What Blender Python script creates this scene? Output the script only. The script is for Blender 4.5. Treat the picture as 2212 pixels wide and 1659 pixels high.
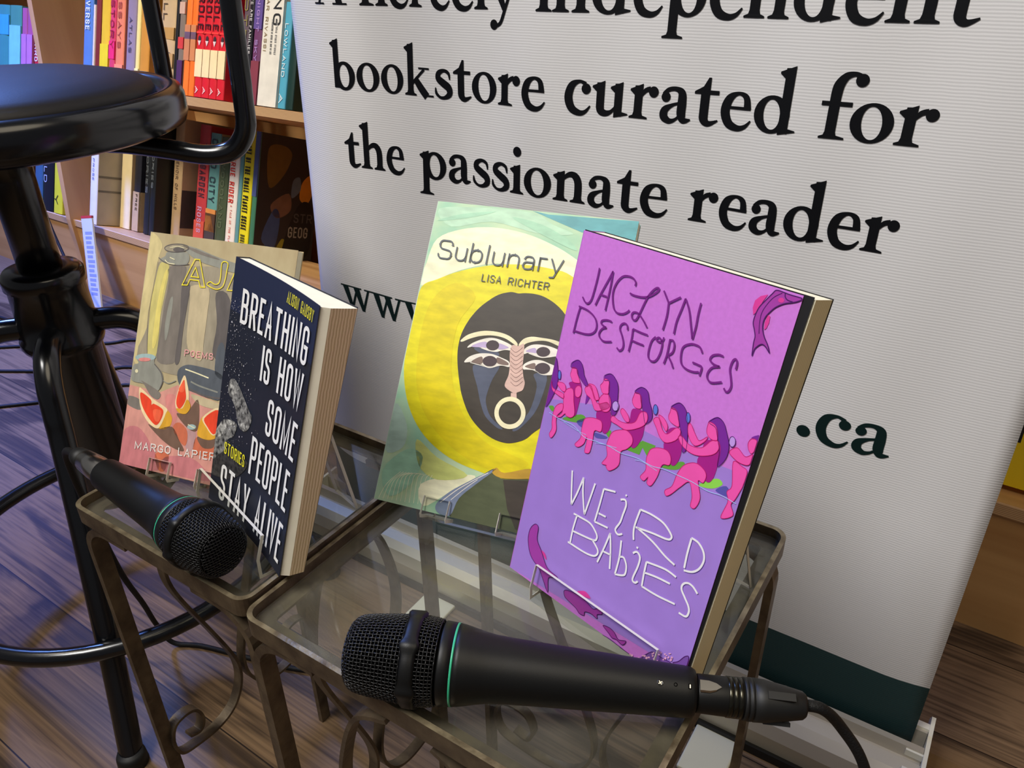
import bpy, bmesh, math, random
from mathutils import Vector, Matrix
from mathutils.geometry import tessellate_polygon
for _o in list(bpy.data.objects):
    bpy.data.objects.remove(_o)
SC = bpy.context.scene
COL = SC.collection

# ------------------------------------------------------------------ camera
cam_d = bpy.data.cameras.new('camera')
cam = bpy.data.objects.new('camera', cam_d)
COL.objects.link(cam)
cam_d.sensor_fit = 'HORIZONTAL'
cam_d.sensor_width = 36.0
cam_d.lens = 1691.58 / 2212.0 * 36.0
cam_d.clip_start = 0.02
cam_d.clip_end = 60
# camera axes in the room (right, down, forward)
CR = Vector((0.8393985, 0.54336167, -0.01297121))
CD = Vector((0.25611473, -0.41647664, -0.87232589))
CF = Vector((-0.47939066, 0.72890692, -0.48875279))
rot = Matrix((CR, -CD, -CF)).transposed()
cam.matrix_world = Matrix.Translation((0, 0, 0.80)) @ rot.to_4x4()
SC.camera = cam

# ------------------------------------------------------------------ world, lamps, exposure
SC.view_settings.view_transform = 'Standard'
SC.view_settings.look = 'None'
SC.view_settings.gamma = 1.0
SC.view_settings.use_curve_mapping = False
SC.view_settings.exposure = -0.12
wd = bpy.data.worlds.new('room_air')
SC.world = wd
wd.use_nodes = True
wd.node_tree.nodes['Background'].inputs[0].default_value = (0.90, 0.91, 0.98, 1)
wd.node_tree.nodes['Background'].inputs[1].default_value = 0.13


def area_lamp(name, loc, aim, size, power, col, shape='DISK', spread=None):
    d = bpy.data.lights.new(name, 'AREA')
    d.energy = power
    d.color = col
    d.shape = shape
    d.size = size
    if spread:
        d.spread = spread
    o = bpy.data.objects.new(name, d)
    COL.objects.link(o)
    o.location = loc
    o.rotation_euler = (Vector(aim) - Vector(loc)).to_track_quat('-Z', 'Y').to_euler()
    return o


def spot_lamp(name, loc, aim, power, col, angle, blend=0.6, size=0.08):
    d = bpy.data.lights.new(name, 'SPOT')
    d.energy = power
    d.color = col
    d.spot_size = math.radians(angle)
    d.spot_blend = blend
    d.shadow_soft_size = size
    o = bpy.data.objects.new(name, d)
    COL.objects.link(o)
    o.location = loc
    o.rotation_euler = (Vector(aim) - Vector(loc)).to_track_quat('-Z', 'Y').to_euler()
    return o


area_lamp('ceiling_lamp_front', (-0.85, -0.70, 2.55), (0.05, 0.62, 0.45), 0.9, 16, (1.0, 0.975, 0.94), spread=math.radians(88))
area_lamp('side_fill_light', (0.9, -0.1, 2.6), (-0.1, 0.5, 0.2), 1.5, 17, (1.0, 0.87, 0.66))  # added warm fill for the right floor and right-hand page edges
area_lamp('shelf_fill_light', (-1.75, -0.25, 2.5), (-1.65, 1.05, 0.55), 0.5, 8, (1.0, 0.89, 0.74), spread=math.radians(62))  # added fill, aimed to brighten the bookcase
spot_lamp('blue_stage_lamp', (-2.5, 0.72, 2.15), (-2.0, 0.66, 0.0), 800, (0.06, 0.17, 1.0), 54, 1.0, 0.12)
spot_lamp('blue_stage_lamp_far', (-2.45, 0.80, 2.0), (-0.62, 0.42, 0.50), 190, (0.16, 0.32, 1.0), 28, 1.0, 0.15)
SC.cycles.transparent_max_bounces = 40
SC.cycles.max_bounces = 10

ART={
'wb':[
('p','water',1,0,[0,118.3,2.9,118.7,33.1,127.1,56.3,124.7,71.9,126.5,96.4,126,120,127.7,133.6,128.7,133.6,126.1,133.6,109.5,133.6,10.7,0,0]),
('c','green',2,0,[2.5,113.8,5.5,115.3,7.3,113.7,5.7,111.8]),
('c','green',2,0,[14.4,110.7,27,118.4,31.3,116.9,25.4,112.6]),
('c','green',2,0,[47.2,115.4,50.2,117.9,50,113.4]),
('p','green',2,0,[62.9,111.7,71.5,120.9,80.1,121.7,77.9,112.9,72.6,117.2,71.8,112.6]),
('c','green',2,0,[86.9,112.3,96.9,119.9,99.6,119.3,95.4,114.4]),
('c','lime',2,0,[110.3,112.8,118.7,120.4,122.7,118.9,117.7,114.2]),
('c','logblue',2,0,[25.2,113.2,31.2,117.5,30.5,111.5]),
('c','logblue',2,0,[39.7,112.2,48.5,113.4,47.5,111.7,41.2,109.7]),
('c','logblue',2,0,[120,114.2,124.9,119.1,128.6,114.5]),
('c','hair',3,0,[27,136.6,30.4,134.2,30.3,129.1,28.6,125.3,27.9,130.7]),
('c','hair',3,0,[12.6,145.2,16.2,148.2,19.2,147.5,21.5,144.9,23.2,141.5,25.5,139.2,27.8,136.3,25.6,135.8,21.9,137.9,18.4,140.4,16.9,142.9,14.2,142.6,12.5,142.7]),
('c','suit',4,0,[13.6,132.9,16,134.8,21.1,136.6,23.7,132.9,24.1,127.4,23.9,117.8,22.8,116,19.8,123.8,15.5,130.5]),
('c','skin',5,0,[13.9,142.8,17.1,143,18.9,139.9,20.8,137.5,21.3,135.8,16.8,134.7,14.7,136.5,13.4,138.2,13.5,140.5]),
('c','skin',6,0,[19.2,131.8,21,134.1,23.4,133.4,24.1,129.9,22.8,127.5,20.3,127.8]),
('sc','rose',7,0.28,[19.2,131.8,21,134.1,23.4,133.4,24.1,129.9,22.8,127.5,20.3,127.8]),
('c','skin',6,0,[12,125.3,13.5,129.1,16.3,130.8,18.4,129.6,20.2,124,22.5,118.5,22.5,115.6,20.2,113.7,16.9,113.7,15.9,114.5,13.4,111.3,10.3,110.3,13.7,114.9]),
('sc','rose',7,0.28,[12,125.3,13.5,129.1,16.3,130.8,18.4,129.6,20.2,124,22.5,118.5,22.5,115.6,20.2,113.7,16.9,113.7,15.9,114.5,13.4,111.3,10.3,110.3,13.7,114.9]),
('c','skin',6,0,[12.4,119.6,8.5,116.8,7.2,112.4,7.7,105.9,8.8,101.8,7.7,97.9,9.9,96.3,12.2,101.9,10.6,107.8,10.5,111.1,13.7,116.3]),
('sc','rose',7,0.28,[12.4,119.6,8.5,116.8,7.2,112.4,7.7,105.9,8.8,101.8,7.7,97.9,9.9,96.3,12.2,101.9,10.6,107.8,10.5,111.1,13.7,116.3]),
('c','skin',6,0,[0.8,129.5,3.1,125.8,11.1,125.6,12.3,122.8,6.7,123.3,2.6,124.7]),
('sc','rose',7,0.28,[0.8,129.5,3.1,125.8,11.1,125.6,12.3,122.8,6.7,123.3,2.6,124.7]),
('c','skin',6,0,[5.9,130.8,10.8,131.3,12.7,127.5,10,126.8,6,128.9]),
('sc','rose',7,0.28,[5.9,130.8,10.8,131.3,12.7,127.5,10,126.8,6,128.9]),
('sc','plum',7,0.25,[12.6,145.2,16.2,148.2,19.2,147.5,21.5,144.9,23.2,141.5,25.5,139.2,27.8,136.3,25.6,135.8,21.9,137.9,18.4,140.4,16.9,142.9,14.2,142.6,12.5,142.7]),
('sc','rose',7,0.22,[13.9,142.8,17.1,143,18.9,139.9,20.8,137.5,21.3,135.8,16.8,134.7,14.7,136.5,13.4,138.2,13.5,140.5]),
('c','hair',3,0,[37.2,146.2,41.3,148.7,45.6,146.5,48,143.2,49.6,136.6,51.1,129.9,48.5,126.4,44.6,133.5,42.1,139.8,41.1,144.3,37.9,143.7]),
('c','suit',4,0,[37.7,124.6,41.7,126.8,46,128.5,48.8,122.8,48.4,116.5,45.2,114.5,39.2,119.5]),
('c','skin',5,0,[37.7,144.5,41,144.2,42.6,138.8,41.8,136.7,38.6,136.3,36.8,138.4,36,140,37.2,142.2]),
('c','skin',6,0,[37.5,130.7,39.1,135.6,43.3,136.6,46.2,131.6,45.2,127.6,41,126.5]),
('sc','rose',7,0.28,[37.5,130.7,39.1,135.6,43.3,136.6,46.2,131.6,45.2,127.6,41,126.5]),
('c','skin',6,0,[26,134.4,29.4,137.5,33,133.3,37.1,129.3,43.1,132.3,45.2,130,40.3,126.2,36,125.1,32,129.8,28,131.4]),
('sc','rose',7,0.28,[26,134.4,29.4,137.5,33,133.3,37.1,129.3,43.1,132.3,45.2,130,40.3,126.2,36,125.1,32,129.8,28,131.4]),
('c','skin',6,0,[27.9,137.6,32.3,138.3,35.6,134.9,37.2,131.8,34.4,130.7,31.4,134.6]),
('sc','rose',7,0.28,[27.9,137.6,32.3,138.3,35.6,134.9,37.2,131.8,34.4,130.7,31.4,134.6]),
('c','skin',6,0,[30.6,116.7,33.1,118.9,37.4,120.4,41.9,120.6,43.7,118.3,43.6,114.5,39.4,113.3,39.8,106.5,39.6,100,37.4,98.4,36,99,35.9,104.8,35.1,107.7,34.1,102.8,30.7,99.3,28.1,100.1,31,105.3,30.3,110.8]),
('sc','rose',7,0.28,[30.6,116.7,33.1,118.9,37.4,120.4,41.9,120.6,43.7,118.3,43.6,114.5,39.4,113.3,39.8,106.5,39.6,100,37.4,98.4,36,99,35.9,104.8,35.1,107.7,34.1,102.8,30.7,99.3,28.1,100.1,31,105.3,30.3,110.8]),
('sc','plum',7,0.25,[37.2,146.2,41.3,148.7,45.6,146.5,48,143.2,49.6,136.6,51.1,129.9,48.5,126.4,44.6,133.5,42.1,139.8,41.1,144.3,37.9,143.7]),
('sc','rose',7,0.22,[37.7,144.5,41,144.2,42.6,138.8,41.8,136.7,38.6,136.3,36.8,138.4,36,140,37.2,142.2]),
('c','hair',3,0,[59.4,145.7,62.6,148.8,67,148,69.7,143.2,72.8,138.6,73.7,134.3,70.7,130.7,67.9,135.5,64.5,141.2,62.8,144.6,59.8,144.4]),
('c','suit',4,0,[60,134.1,62.2,136.1,67.6,136.5,70.4,134.1,70.4,129.4,70.9,123,68.7,116.1,65.6,114.7,59.5,121.2,60.4,127.6]),
('c','skin',5,0,[59.7,144.6,63.2,144.5,65.1,140.3,65.3,137.4,62,136.7,59.8,138.2,58.9,140.2,59.2,142.7]),
('c','skin',6,0,[48.6,123.4,49.1,126.7,53.9,125.6,59.4,126.3,64.2,129.2,65.9,135.2,69.6,136.7,71.3,133.3,69.8,129.1,64.7,124.9,59.1,122.3,53.2,122.8]),
('sc','rose',7,0.28,[48.6,123.4,49.1,126.7,53.9,125.6,59.4,126.3,64.2,129.2,65.9,135.2,69.6,136.7,71.3,133.3,69.8,129.1,64.7,124.9,59.1,122.3,53.2,122.8]),
('c','skin',6,0,[53.4,130.8,54.6,133.1,58.9,130.6,60.4,127.6,57.7,127.1]),
('sc','rose',7,0.28,[53.4,130.8,54.6,133.1,58.9,130.6,60.4,127.6,57.7,127.1]),
('c','skin',6,0,[50.1,112.9,51.7,117.9,56.6,121.2,60.6,122.3,64.7,120.4,65.8,116.6,63.4,112.5,60,109.1,60.8,101.4,55.8,95.6,52.8,97,53,97.8,49.6,97.5,51.9,103,49.9,108.4]),
('sc','rose',7,0.28,[50.1,112.9,51.7,117.9,56.6,121.2,60.6,122.3,64.7,120.4,65.8,116.6,63.4,112.5,60,109.1,60.8,101.4,55.8,95.6,52.8,97,53,97.8,49.6,97.5,51.9,103,49.9,108.4]),
('sc','plum',7,0.25,[59.4,145.7,62.6,148.8,67,148,69.7,143.2,72.8,138.6,73.7,134.3,70.7,130.7,67.9,135.5,64.5,141.2,62.8,144.6,59.8,144.4]),
('sc','rose',7,0.22,[59.7,144.6,63.2,144.5,65.1,140.3,65.3,137.4,62,136.7,59.8,138.2,58.9,140.2,59.2,142.7]),
('c','hair',3,0,[83.6,146.3,87.4,149.4,91.8,147.3,94.7,141.8,97,134.2,98.2,127.3,96.5,125.4,94.5,132,90.9,137.9,87.1,144.3,83.7,144.9]),
('c','suit',4,0,[84.5,131.2,86.7,135,91.5,135.9,94.7,130.4,96,122.9,94.6,117,91.6,116.2,85.3,122.2]),
('c','skin',5,0,[83.6,145.2,86.9,144.8,89.4,140.7,90.5,137.2,86.6,137.3,84,138.5,83.1,140.4,83.4,142.8]),
('c','skin',6,0,[74.9,134.8,77.6,137,81.8,131.8,85.3,130.9,89.5,136.2,92.4,135.1,91.3,130.1,86.1,126.1,81.8,127.1,77.9,131.3]),
('sc','rose',7,0.28,[74.9,134.8,77.6,137,81.8,131.8,85.3,130.9,89.5,136.2,92.4,135.1,91.3,130.1,86.1,126.1,81.8,127.1,77.9,131.3]),
('c','skin',6,0,[77.3,138.1,80.5,138.2,84.1,135.1,83.7,132]),
('sc','rose',7,0.28,[77.3,138.1,80.5,138.2,84.1,135.1,83.7,132]),
('c','skin',6,0,[76.9,114.3,78.2,119,82.8,121.7,87.9,122.2,91,119.5,91.2,115.4,87.2,113.6,86.1,105.9,83.9,99.7,81.1,99.9,80.8,103.4,78.9,100.3,76.1,101.5,78.2,106.4,77.2,110.8]),
('sc','rose',7,0.28,[76.9,114.3,78.2,119,82.8,121.7,87.9,122.2,91,119.5,91.2,115.4,87.2,113.6,86.1,105.9,83.9,99.7,81.1,99.9,80.8,103.4,78.9,100.3,76.1,101.5,78.2,106.4,77.2,110.8]),
('sc','plum',7,0.25,[83.6,146.3,87.4,149.4,91.8,147.3,94.7,141.8,97,134.2,98.2,127.3,96.5,125.4,94.5,132,90.9,137.9,87.1,144.3,83.7,144.9]),
('sc','rose',7,0.22,[83.6,145.2,86.9,144.8,89.4,140.7,90.5,137.2,86.6,137.3,84,138.5,83.1,140.4,83.4,142.8]),
('c','hair',3,0,[106.5,147.1,110.1,150.5,114,149.2,116.8,145.5,120.2,139.3,120.7,133,118.8,127.9,117.3,127,116.2,134.3,113.1,140.6,110.6,145,106.8,145.9]),
('c','suit',4,0,[106.9,135.7,109.3,137.8,113.6,139.2,116.5,135.5,117.4,124.8,116.5,118.1,113.3,116.6,106.1,123.5,106.9,130.1]),
('c','skin',5,0,[106.6,146.6,110.3,146,112.5,142.6,113.1,138.9,109.7,138.6,107.5,139.8,106.4,141.6,106.1,144.3]),
('c','skin',6,0,[92,132.1,94.2,133.1,99.3,130.7,106.3,132.1,110.5,137.8,114.2,138.9,115.4,135,113.1,131.2,106.9,127.8,101.1,126.9,94.9,128.8]),
('sc','rose',7,0.28,[92,132.1,94.2,133.1,99.3,130.7,106.3,132.1,110.5,137.8,114.2,138.9,115.4,135,113.1,131.2,106.9,127.8,101.1,126.9,94.9,128.8]),
('c','skin',6,0,[95.7,138.8,96.7,141.5,101.1,137.1,104.1,135.1,107.8,138.9,106.9,135.7,102.7,131.6,98.4,133.7]),
('sc','rose',7,0.28,[95.7,138.8,96.7,141.5,101.1,137.1,104.1,135.1,107.8,138.9,106.9,135.7,102.7,131.6,98.4,133.7]),
('c','skin',6,0,[97.1,112.9,99.6,119.3,105.3,123.1,110.5,122.1,113.1,119.4,112.6,115.1,109.6,114.8,113.3,106.8,112.2,100.4,109.4,100.2,108.7,105.7,105,112,100.8,107,96.8,100.9,94.2,98.7,92.8,101.3,96.1,105.4]),
('sc','rose',7,0.28,[97.1,112.9,99.6,119.3,105.3,123.1,110.5,122.1,113.1,119.4,112.6,115.1,109.6,114.8,113.3,106.8,112.2,100.4,109.4,100.2,108.7,105.7,105,112,100.8,107,96.8,100.9,94.2,98.7,92.8,101.3,96.1,105.4]),
('sc','plum',7,0.25,[106.5,147.1,110.1,150.5,114,149.2,116.8,145.5,120.2,139.3,120.7,133,118.8,127.9,117.3,127,116.2,134.3,113.1,140.6,110.6,145,106.8,145.9]),
('sc','rose',7,0.22,[106.6,146.6,110.3,146,112.5,142.6,113.1,138.9,109.7,138.6,107.5,139.8,106.4,141.6,106.1,144.3]),
('c','hair',3,0,[130,147.9,132.1,149.9,133.6,150.3,133.6,146.4,130.9,146.7]),
('c','suit',4,0,[130.9,127.3,133.1,131,133.6,124.5,131.7,122.8]),
('c','skin',5,0,[130.4,147.5,133.1,147.6,133.6,143.1,132.3,140.4,130.2,142.1,129.3,144.9]),
('c','skin',6,0,[121.3,136.5,124.7,140.2,129.9,137.7,133.4,140.3,133,134.8,129,133.5,124.8,134.3]),
('sc','rose',7,0.28,[121.3,136.5,124.7,140.2,129.9,137.7,133.4,140.3,133,134.8,129,133.5,124.8,134.3]),
('c','skin',6,0,[124.8,132.6,129.9,132.3,133.1,131,133.2,123.5,132.6,119.9,131.4,114.8,130.2,111.4,132.8,106.6,127.1,102.5,128.2,112.1,126.2,116.7,127.8,120.8]),
('sc','rose',7,0.28,[124.8,132.6,129.9,132.3,133.1,131,133.2,123.5,132.6,119.9,131.4,114.8,130.2,111.4,132.8,106.6,127.1,102.5,128.2,112.1,126.2,116.7,127.8,120.8]),
('sc','rose',7,0.22,[130.4,147.5,133.1,147.6,133.6,143.1,132.3,140.4,130.2,142.1,129.3,144.9]),
('c','hair',3,0,[0,144,3.8,137.1,5.5,129.3,4.2,121.7,1.6,114.1,0,113.5,0.1,122.7,0,132.5]),
('c','suit',4,0,[0,111.4,0,113.5,0.2,109.6]),
('c','skin',5,0,[0,115.3,0,121.9,0,117.4]),
('sc','plum',7,0.25,[0,144,3.8,137.1,5.5,129.3,4.2,121.7,1.6,114.1,0,113.5,0.1,122.7,0,132.5]),
('sc','rose',7,0.22,[0,115.3,0,121.9,0,117.4]),
('p','lav',7,0,[51.4,133.4,51.5,132.7,51.5,132.1,51.4,131.5,51.2,130.9,50.9,130.4,50.5,130.1,50.1,129.8,49.6,129.7,49.1,129.7,48.6,129.9,48.1,130.2,47.7,130.6,47.4,131.1,47.2,131.7,47.1,132.3,47,133,47.2,133.6,47.4,134.2,47.7,134.6,48.1,135,48.5,135.3,49,135.4,49.5,135.4,50,135.2,50.4,134.9,50.8,134.5,51.2,134]),
('Sc','plum',8,0.3,[51.4,133.4,51.5,132.7,51.5,132.1,51.4,131.5,51.2,130.9,50.9,130.4,50.5,130.1,50.1,129.8,49.6,129.7,49.1,129.7,48.6,129.9,48.1,130.2,47.7,130.6,47.4,131.1,47.2,131.7,47.1,132.3,47,133,47.2,133.6,47.4,134.2,47.7,134.6,48.1,135,48.5,135.3,49,135.4,49.5,135.4,50,135.2,50.4,134.9,50.8,134.5,51.2,134]),
('p','blue',7,0,[75.9,141,76,140.4,76.1,139.8,76.1,139.3,76,138.8,75.8,138.3,75.6,138,75.3,137.9,75,137.8,74.7,137.9,74.3,138.1,74,138.4,73.7,138.9,73.4,139.4,73.2,139.9,73.1,140.5,73,141.1,73,141.7,73.1,142.2,73.3,142.6,73.5,142.9,73.8,143.1,74.1,143.1,74.4,143,74.8,142.8,75.1,142.5,75.4,142.1,75.7,141.5]),
('Sc','plum',8,0.3,[75.9,141,76,140.4,76.1,139.8,76.1,139.3,76,138.8,75.8,138.3,75.6,138,75.3,137.9,75,137.8,74.7,137.9,74.3,138.1,74,138.4,73.7,138.9,73.4,139.4,73.2,139.9,73.1,140.5,73,141.1,73,141.7,73.1,142.2,73.3,142.6,73.5,142.9,73.8,143.1,74.1,143.1,74.4,143,74.8,142.8,75.1,142.5,75.4,142.1,75.7,141.5]),
('p','blue',7,0,[95.5,144.3,95.7,143.7,95.8,143.2,95.8,142.6,95.7,142.1,95.6,141.7,95.4,141.4,95.2,141.3,94.9,141.2,94.6,141.3,94.3,141.6,94,141.9,93.8,142.3,93.5,142.9,93.3,143.4,93.2,144,93.1,144.6,93.1,145.2,93.1,145.6,93.2,146,93.4,146.3,93.6,146.5,93.9,146.5,94.2,146.4,94.5,146.2,94.8,145.9,95.1,145.4,95.3,144.9]),
('Sc','plum',8,0.3,[95.5,144.3,95.7,143.7,95.8,143.2,95.8,142.6,95.7,142.1,95.6,141.7,95.4,141.4,95.2,141.3,94.9,141.2,94.6,141.3,94.3,141.6,94,141.9,93.8,142.3,93.5,142.9,93.3,143.4,93.2,144,93.1,144.6,93.1,145.2,93.1,145.6,93.2,146,93.4,146.3,93.6,146.5,93.9,146.5,94.2,146.4,94.5,146.2,94.8,145.9,95.1,145.4,95.3,144.9]),
('p','lav',7,0,[122.9,142.7,123,142.1,123.1,141.5,123,141,122.9,140.5,122.7,140,122.4,139.7,122.1,139.5,121.7,139.4,121.3,139.4,120.9,139.6,120.6,139.9,120.2,140.3,119.9,140.7,119.7,141.3,119.6,141.8,119.6,142.4,119.6,143,119.7,143.5,119.9,143.9,120.2,144.2,120.6,144.5,120.9,144.5,121.3,144.5,121.7,144.3,122.1,144.1,122.4,143.7,122.7,143.2]),
('Sc','plum',8,0.3,[122.9,142.7,123,142.1,123.1,141.5,123,141,122.9,140.5,122.7,140,122.4,139.7,122.1,139.5,121.7,139.4,121.3,139.4,120.9,139.6,120.6,139.9,120.2,140.3,119.9,140.7,119.7,141.3,119.6,141.8,119.6,142.4,119.6,143,119.7,143.5,119.9,143.9,120.2,144.2,120.6,144.5,120.9,144.5,121.3,144.5,121.7,144.3,122.1,144.1,122.4,143.7,122.7,143.2]),
('p','blue',7,0,[6.6,135.5,6.8,134.9,6.8,134.3,6.9,133.8,6.8,133.3,6.7,132.9,6.5,132.7,6.3,132.5,6,132.5,5.8,132.6,5.5,132.8,5.2,133.2,4.9,133.6,4.7,134.2,4.5,134.7,4.4,135.3,4.3,135.9,4.3,136.5,4.3,136.9,4.5,137.3,4.6,137.6,4.9,137.7,5.1,137.8,5.4,137.7,5.7,137.4,6,137.1,6.2,136.6,6.5,136.1]),
('Sc','plum',8,0.3,[6.6,135.5,6.8,134.9,6.8,134.3,6.9,133.8,6.8,133.3,6.7,132.9,6.5,132.7,6.3,132.5,6,132.5,5.8,132.6,5.5,132.8,5.2,133.2,4.9,133.6,4.7,134.2,4.5,134.7,4.4,135.3,4.3,135.9,4.3,136.5,4.3,136.9,4.5,137.3,4.6,137.6,4.9,137.7,5.1,137.8,5.4,137.7,5.7,137.4,6,137.1,6.2,136.6,6.5,136.1]),
('so','sky',8,0.35,[4.3,110.5,13.8,109.8,24.4,110.2,33.4,106.9,41,107.7,51.3,109,60.2,108.6,71.1,110.4,81.4,110.3,88.4,111.8,97.3,112.4,106.6,112.8,115.9,112.2,124.3,113.5,132.5,113.1]),
('so','sky',8,0.25,[16.4,109.5,26.5,108.5,34.5,108.7]),
('so','sky',8,0.25,[42,106.8,46.9,108.3,56.8,110.2]),
('so','sky',8,0.25,[70.2,108.8,75.4,110,85.2,109.1]),
('so','ink',9,1,[16.9,202.6,17,195.3,16.5,186.4,15.7,183,14.1,181.4,11.9,181.9,9.7,184]),
('so','ink',9,1,[19.7,182.1,21.9,189.7,24.6,197.5,26.5,203.3]),
('so','ink',9,1,[26.5,203.3,27.2,192.9,27.3,181.2]),
('so','ink',9,1,[22.2,188.7,26.4,188.8]),
('so','ink',9,1,[42.9,199.5,42.7,201.5,40.4,203.1,36.9,203.3,33.5,202.1,30.8,198.4,29.6,193.5,30.3,189.2,32.6,184.2,35.7,182.3,39.6,183,42.2,184.9,43,186.2]),
('so','ink',9,1,[40.7,194.9,43.8,194.5,49.7,195.2,53.9,197.1,57.5,200.5,57.9,202.3,56,201.8,53.5,198.5,51.8,194.1,49.9,186.1,48.6,182.3,46.5,182.1,45.2,184.3,46.3,185.9,49.3,186,53.1,183.6,56.7,180.5]),
('so','ink',9,1,[61.2,202,65.8,196.8]),
('so','ink',9,1,[72,201.6,66.1,196.9]),
('so','ink',9,1,[65.8,196.8,66.7,190.1,66.4,182.3]),
('so','ink',9,1,[73.5,182.4,73.2,189.1,74.2,196.1,74.9,201.7]),
('so','ink',9,1,[74.9,201.7,78.7,196.5,82.1,189,84.7,183.2]),
('so','ink',9,1,[84.7,183.2,84.8,189.8,84.2,196.2,84.1,202.1]),
('so','ink',9,1,[8.8,162.1,9,171,9.6,177.8]),
('so','ink',9,1,[8.5,178.1,15.5,177.7,20.9,175.6,23.7,172.2,23.9,168.5,21.6,165.8,17.2,164.3,9.3,163.6]),
('so','ink',9,1,[33.7,176.5,30.6,176.6,27,175.3,26.7,173.6,28.7,172.7,30.8,172.3]),
('so','ink',9,1,[30.8,172.3,28.2,170.9,26.8,167.9,28.1,165.6,31.4,164.5,36.5,166]),
('so','ink',9,1,[45,175.4,44,177.8,41.9,178.3,40.1,176.9,39.9,174.5,42.4,171.2,44.4,167.7,44.6,164.7,42.9,163,40.8,164]),
('so','ink',9,1,[48.2,177.1,48.9,171.7,48.9,164.5]),
('so','ink',9,1,[48.2,177.1,53.8,176.8,58.4,176.8]),
('so','ink',9,1,[49.4,170.9,53.1,170.8,57.4,170.8]),
('so','ink',9,1,[63.4,177.6,61.6,174.8,61.2,170.2,61.8,166.3,63.8,164.5,66.3,164.9,67.9,167.4,68.6,172.1,67.9,176.3,65.4,177.8,64.1,176.3,66.6,175.7,68.2,177.2,68.3,178.9]),
('so','ink',9,1,[72.2,165.6,72.7,171,72.2,179.2]),
('so','ink',9,1,[72.4,178.7,74.3,178.9,75.7,176.4,75.5,172.9,73.3,170.7]),
('so','ink',9,1,[73.3,170.7,76.4,167.8,78.3,165.3]),
('so','ink',9,1,[92.3,178.3,90.2,180.7,86.9,181.1,83.9,180.3,80.8,177.6,80.9,172.8,82.6,169,86.1,167.5,90.4,167.6,93.3,168.6]),
('so','ink',9,1,[88.3,172,91.8,171.9,94.1,171.3,94.1,166.8]),
('so','ink',9,1,[104,180.6,101.2,180.6,98.1,179,97.5,176.5,100.3,175.1,103.6,175.1]),
('so','ink',9,1,[103.6,175.1,99.8,173.3,98.2,170.1,98.7,167.4,101.5,165.9,107,168.2]),
('so','ink',9,1,[112.2,176.7,111.9,180,110.7,181.5,109.4,180.1,109.2,175.9,110.9,171.9,112.3,168.2,111.9,165.4,110.5,164.4,108.9,165.7]),
('so','white',9,1.15,[30.9,84.2,33.1,74.8,35.9,64.1]),
('so','white',9,1.15,[35.9,64.1,38.1,73,40,83.9]),
('so','white',9,1.15,[40,83.9,42,74.9,46.6,62.9]),
('so','white',9,1.15,[46.6,62.9,47.7,73.1,48.8,84.2]),
('so','white',9,1.15,[63.4,85.9,55.4,83.9]),
('so','white',9,1.15,[55.4,83.9,55.2,73.6,54.7,62.4]),
('so','white',9,1.15,[54.7,62.4,64.4,63.4]),
('so','white',9,1.15,[56,68.5,61.3,68.9]),
('so','white',9,1.15,[67.9,83.3,70.8,84.5,72.3,81.8,71.8,75.8,71.3,70.6,69.5,65.2,71.9,63.2,74.6,65]),
('so','white',9,1.15,[70.3,87.5,71.2,87.1]),
('so','white',9,1.15,[82.5,65.4,80.8,72.5,81.7,84]),
('so','white',9,1.15,[81.7,84,89.1,84.7,97.4,83.8,103.3,80.3,104.1,78,101.6,76.3,92.6,75.1,81.7,73]),
('so','white',9,1.15,[82.7,73.2,93.9,70.7,103.7,66.9,110.4,65.3]),
('so','white',9,1.15,[115.3,84.2,115.4,75.5,116.1,66.7]),
('so','white',9,1.15,[115.2,84.4,119.7,83.9,123.7,80.8,125.3,76.4,124.2,71,121,67.2,116.2,65.4]),
('so','white',9,1.15,[41.8,60,41.2,50.4,41.6,40.9]),
('so','white',9,1.15,[39.1,59.7,44.3,59.9,52.3,59.8,58,56.1,58.9,53.2,56.3,51.2,41.6,49.2]),
('so','white',9,1.15,[56.3,51.2,61.2,47.8,62,44.9,59.6,42.3,52.8,41,39.8,40.9]),
('so','white',9,1.15,[63.3,40.2,65.5,51.6,66.9,61.3]),
('so','white',9,1.15,[66.9,61.3,69.9,52.1,72.5,40.9]),
('so','white',9,1.15,[65.6,48.6,70.7,49.2]),
('so','white',9,1.15,[75.1,61,76.7,50.7,76.7,40.1]),
('so','white',9,1.15,[76.5,51.2,79.5,52.3,82.4,48.7,83,43.8,81.1,41.7,76.6,39.9]),
('so','white',9,1.15,[85.5,62.4,86.7,62.5]),
('so','white',9,1.15,[84.3,58,86.6,60,89.3,58,89.5,52.3,88.4,45.1,88.8,42.7,90.6,42.5,91.9,44.2]),
('so','white',9,1.15,[113.2,59.4,105.8,60,93.9,57.8]),
('so','white',9,1.15,[93.9,57.8,94.3,50.6,95.1,42.9]),
('so','white',9,1.15,[95.1,42.9,105.4,43.2,116.9,44.8]),
('so','white',9,1.15,[94.4,51.3,102.5,53,110.9,53.9]),
('so','white',9,1.15,[127.3,57.6,123.9,59.8,120.6,60.1,118.1,58,118.1,54.9,121.4,51.4,124.5,48.3,125.7,45.4,124.8,42,120.4,41.6]),
('c','fish',5,0,[12.2,38.3,15.4,37.9,16.7,29.9,21.7,24.7,29.2,16.7,38.4,15.2,33.9,12.5,31.9,10.2,33.8,1.8,28.3,7.3,23.3,12.4,14.7,17,9.9,25.4,9.4,33.2]),
('sc','plum',6,0.4,[12.2,38.3,15.4,37.9,16.7,29.9,21.7,24.7,29.2,16.7,38.4,15.2,33.9,12.5,31.9,10.2,33.8,1.8,28.3,7.3,23.3,12.4,14.7,17,9.9,25.4,9.4,33.2]),
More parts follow.
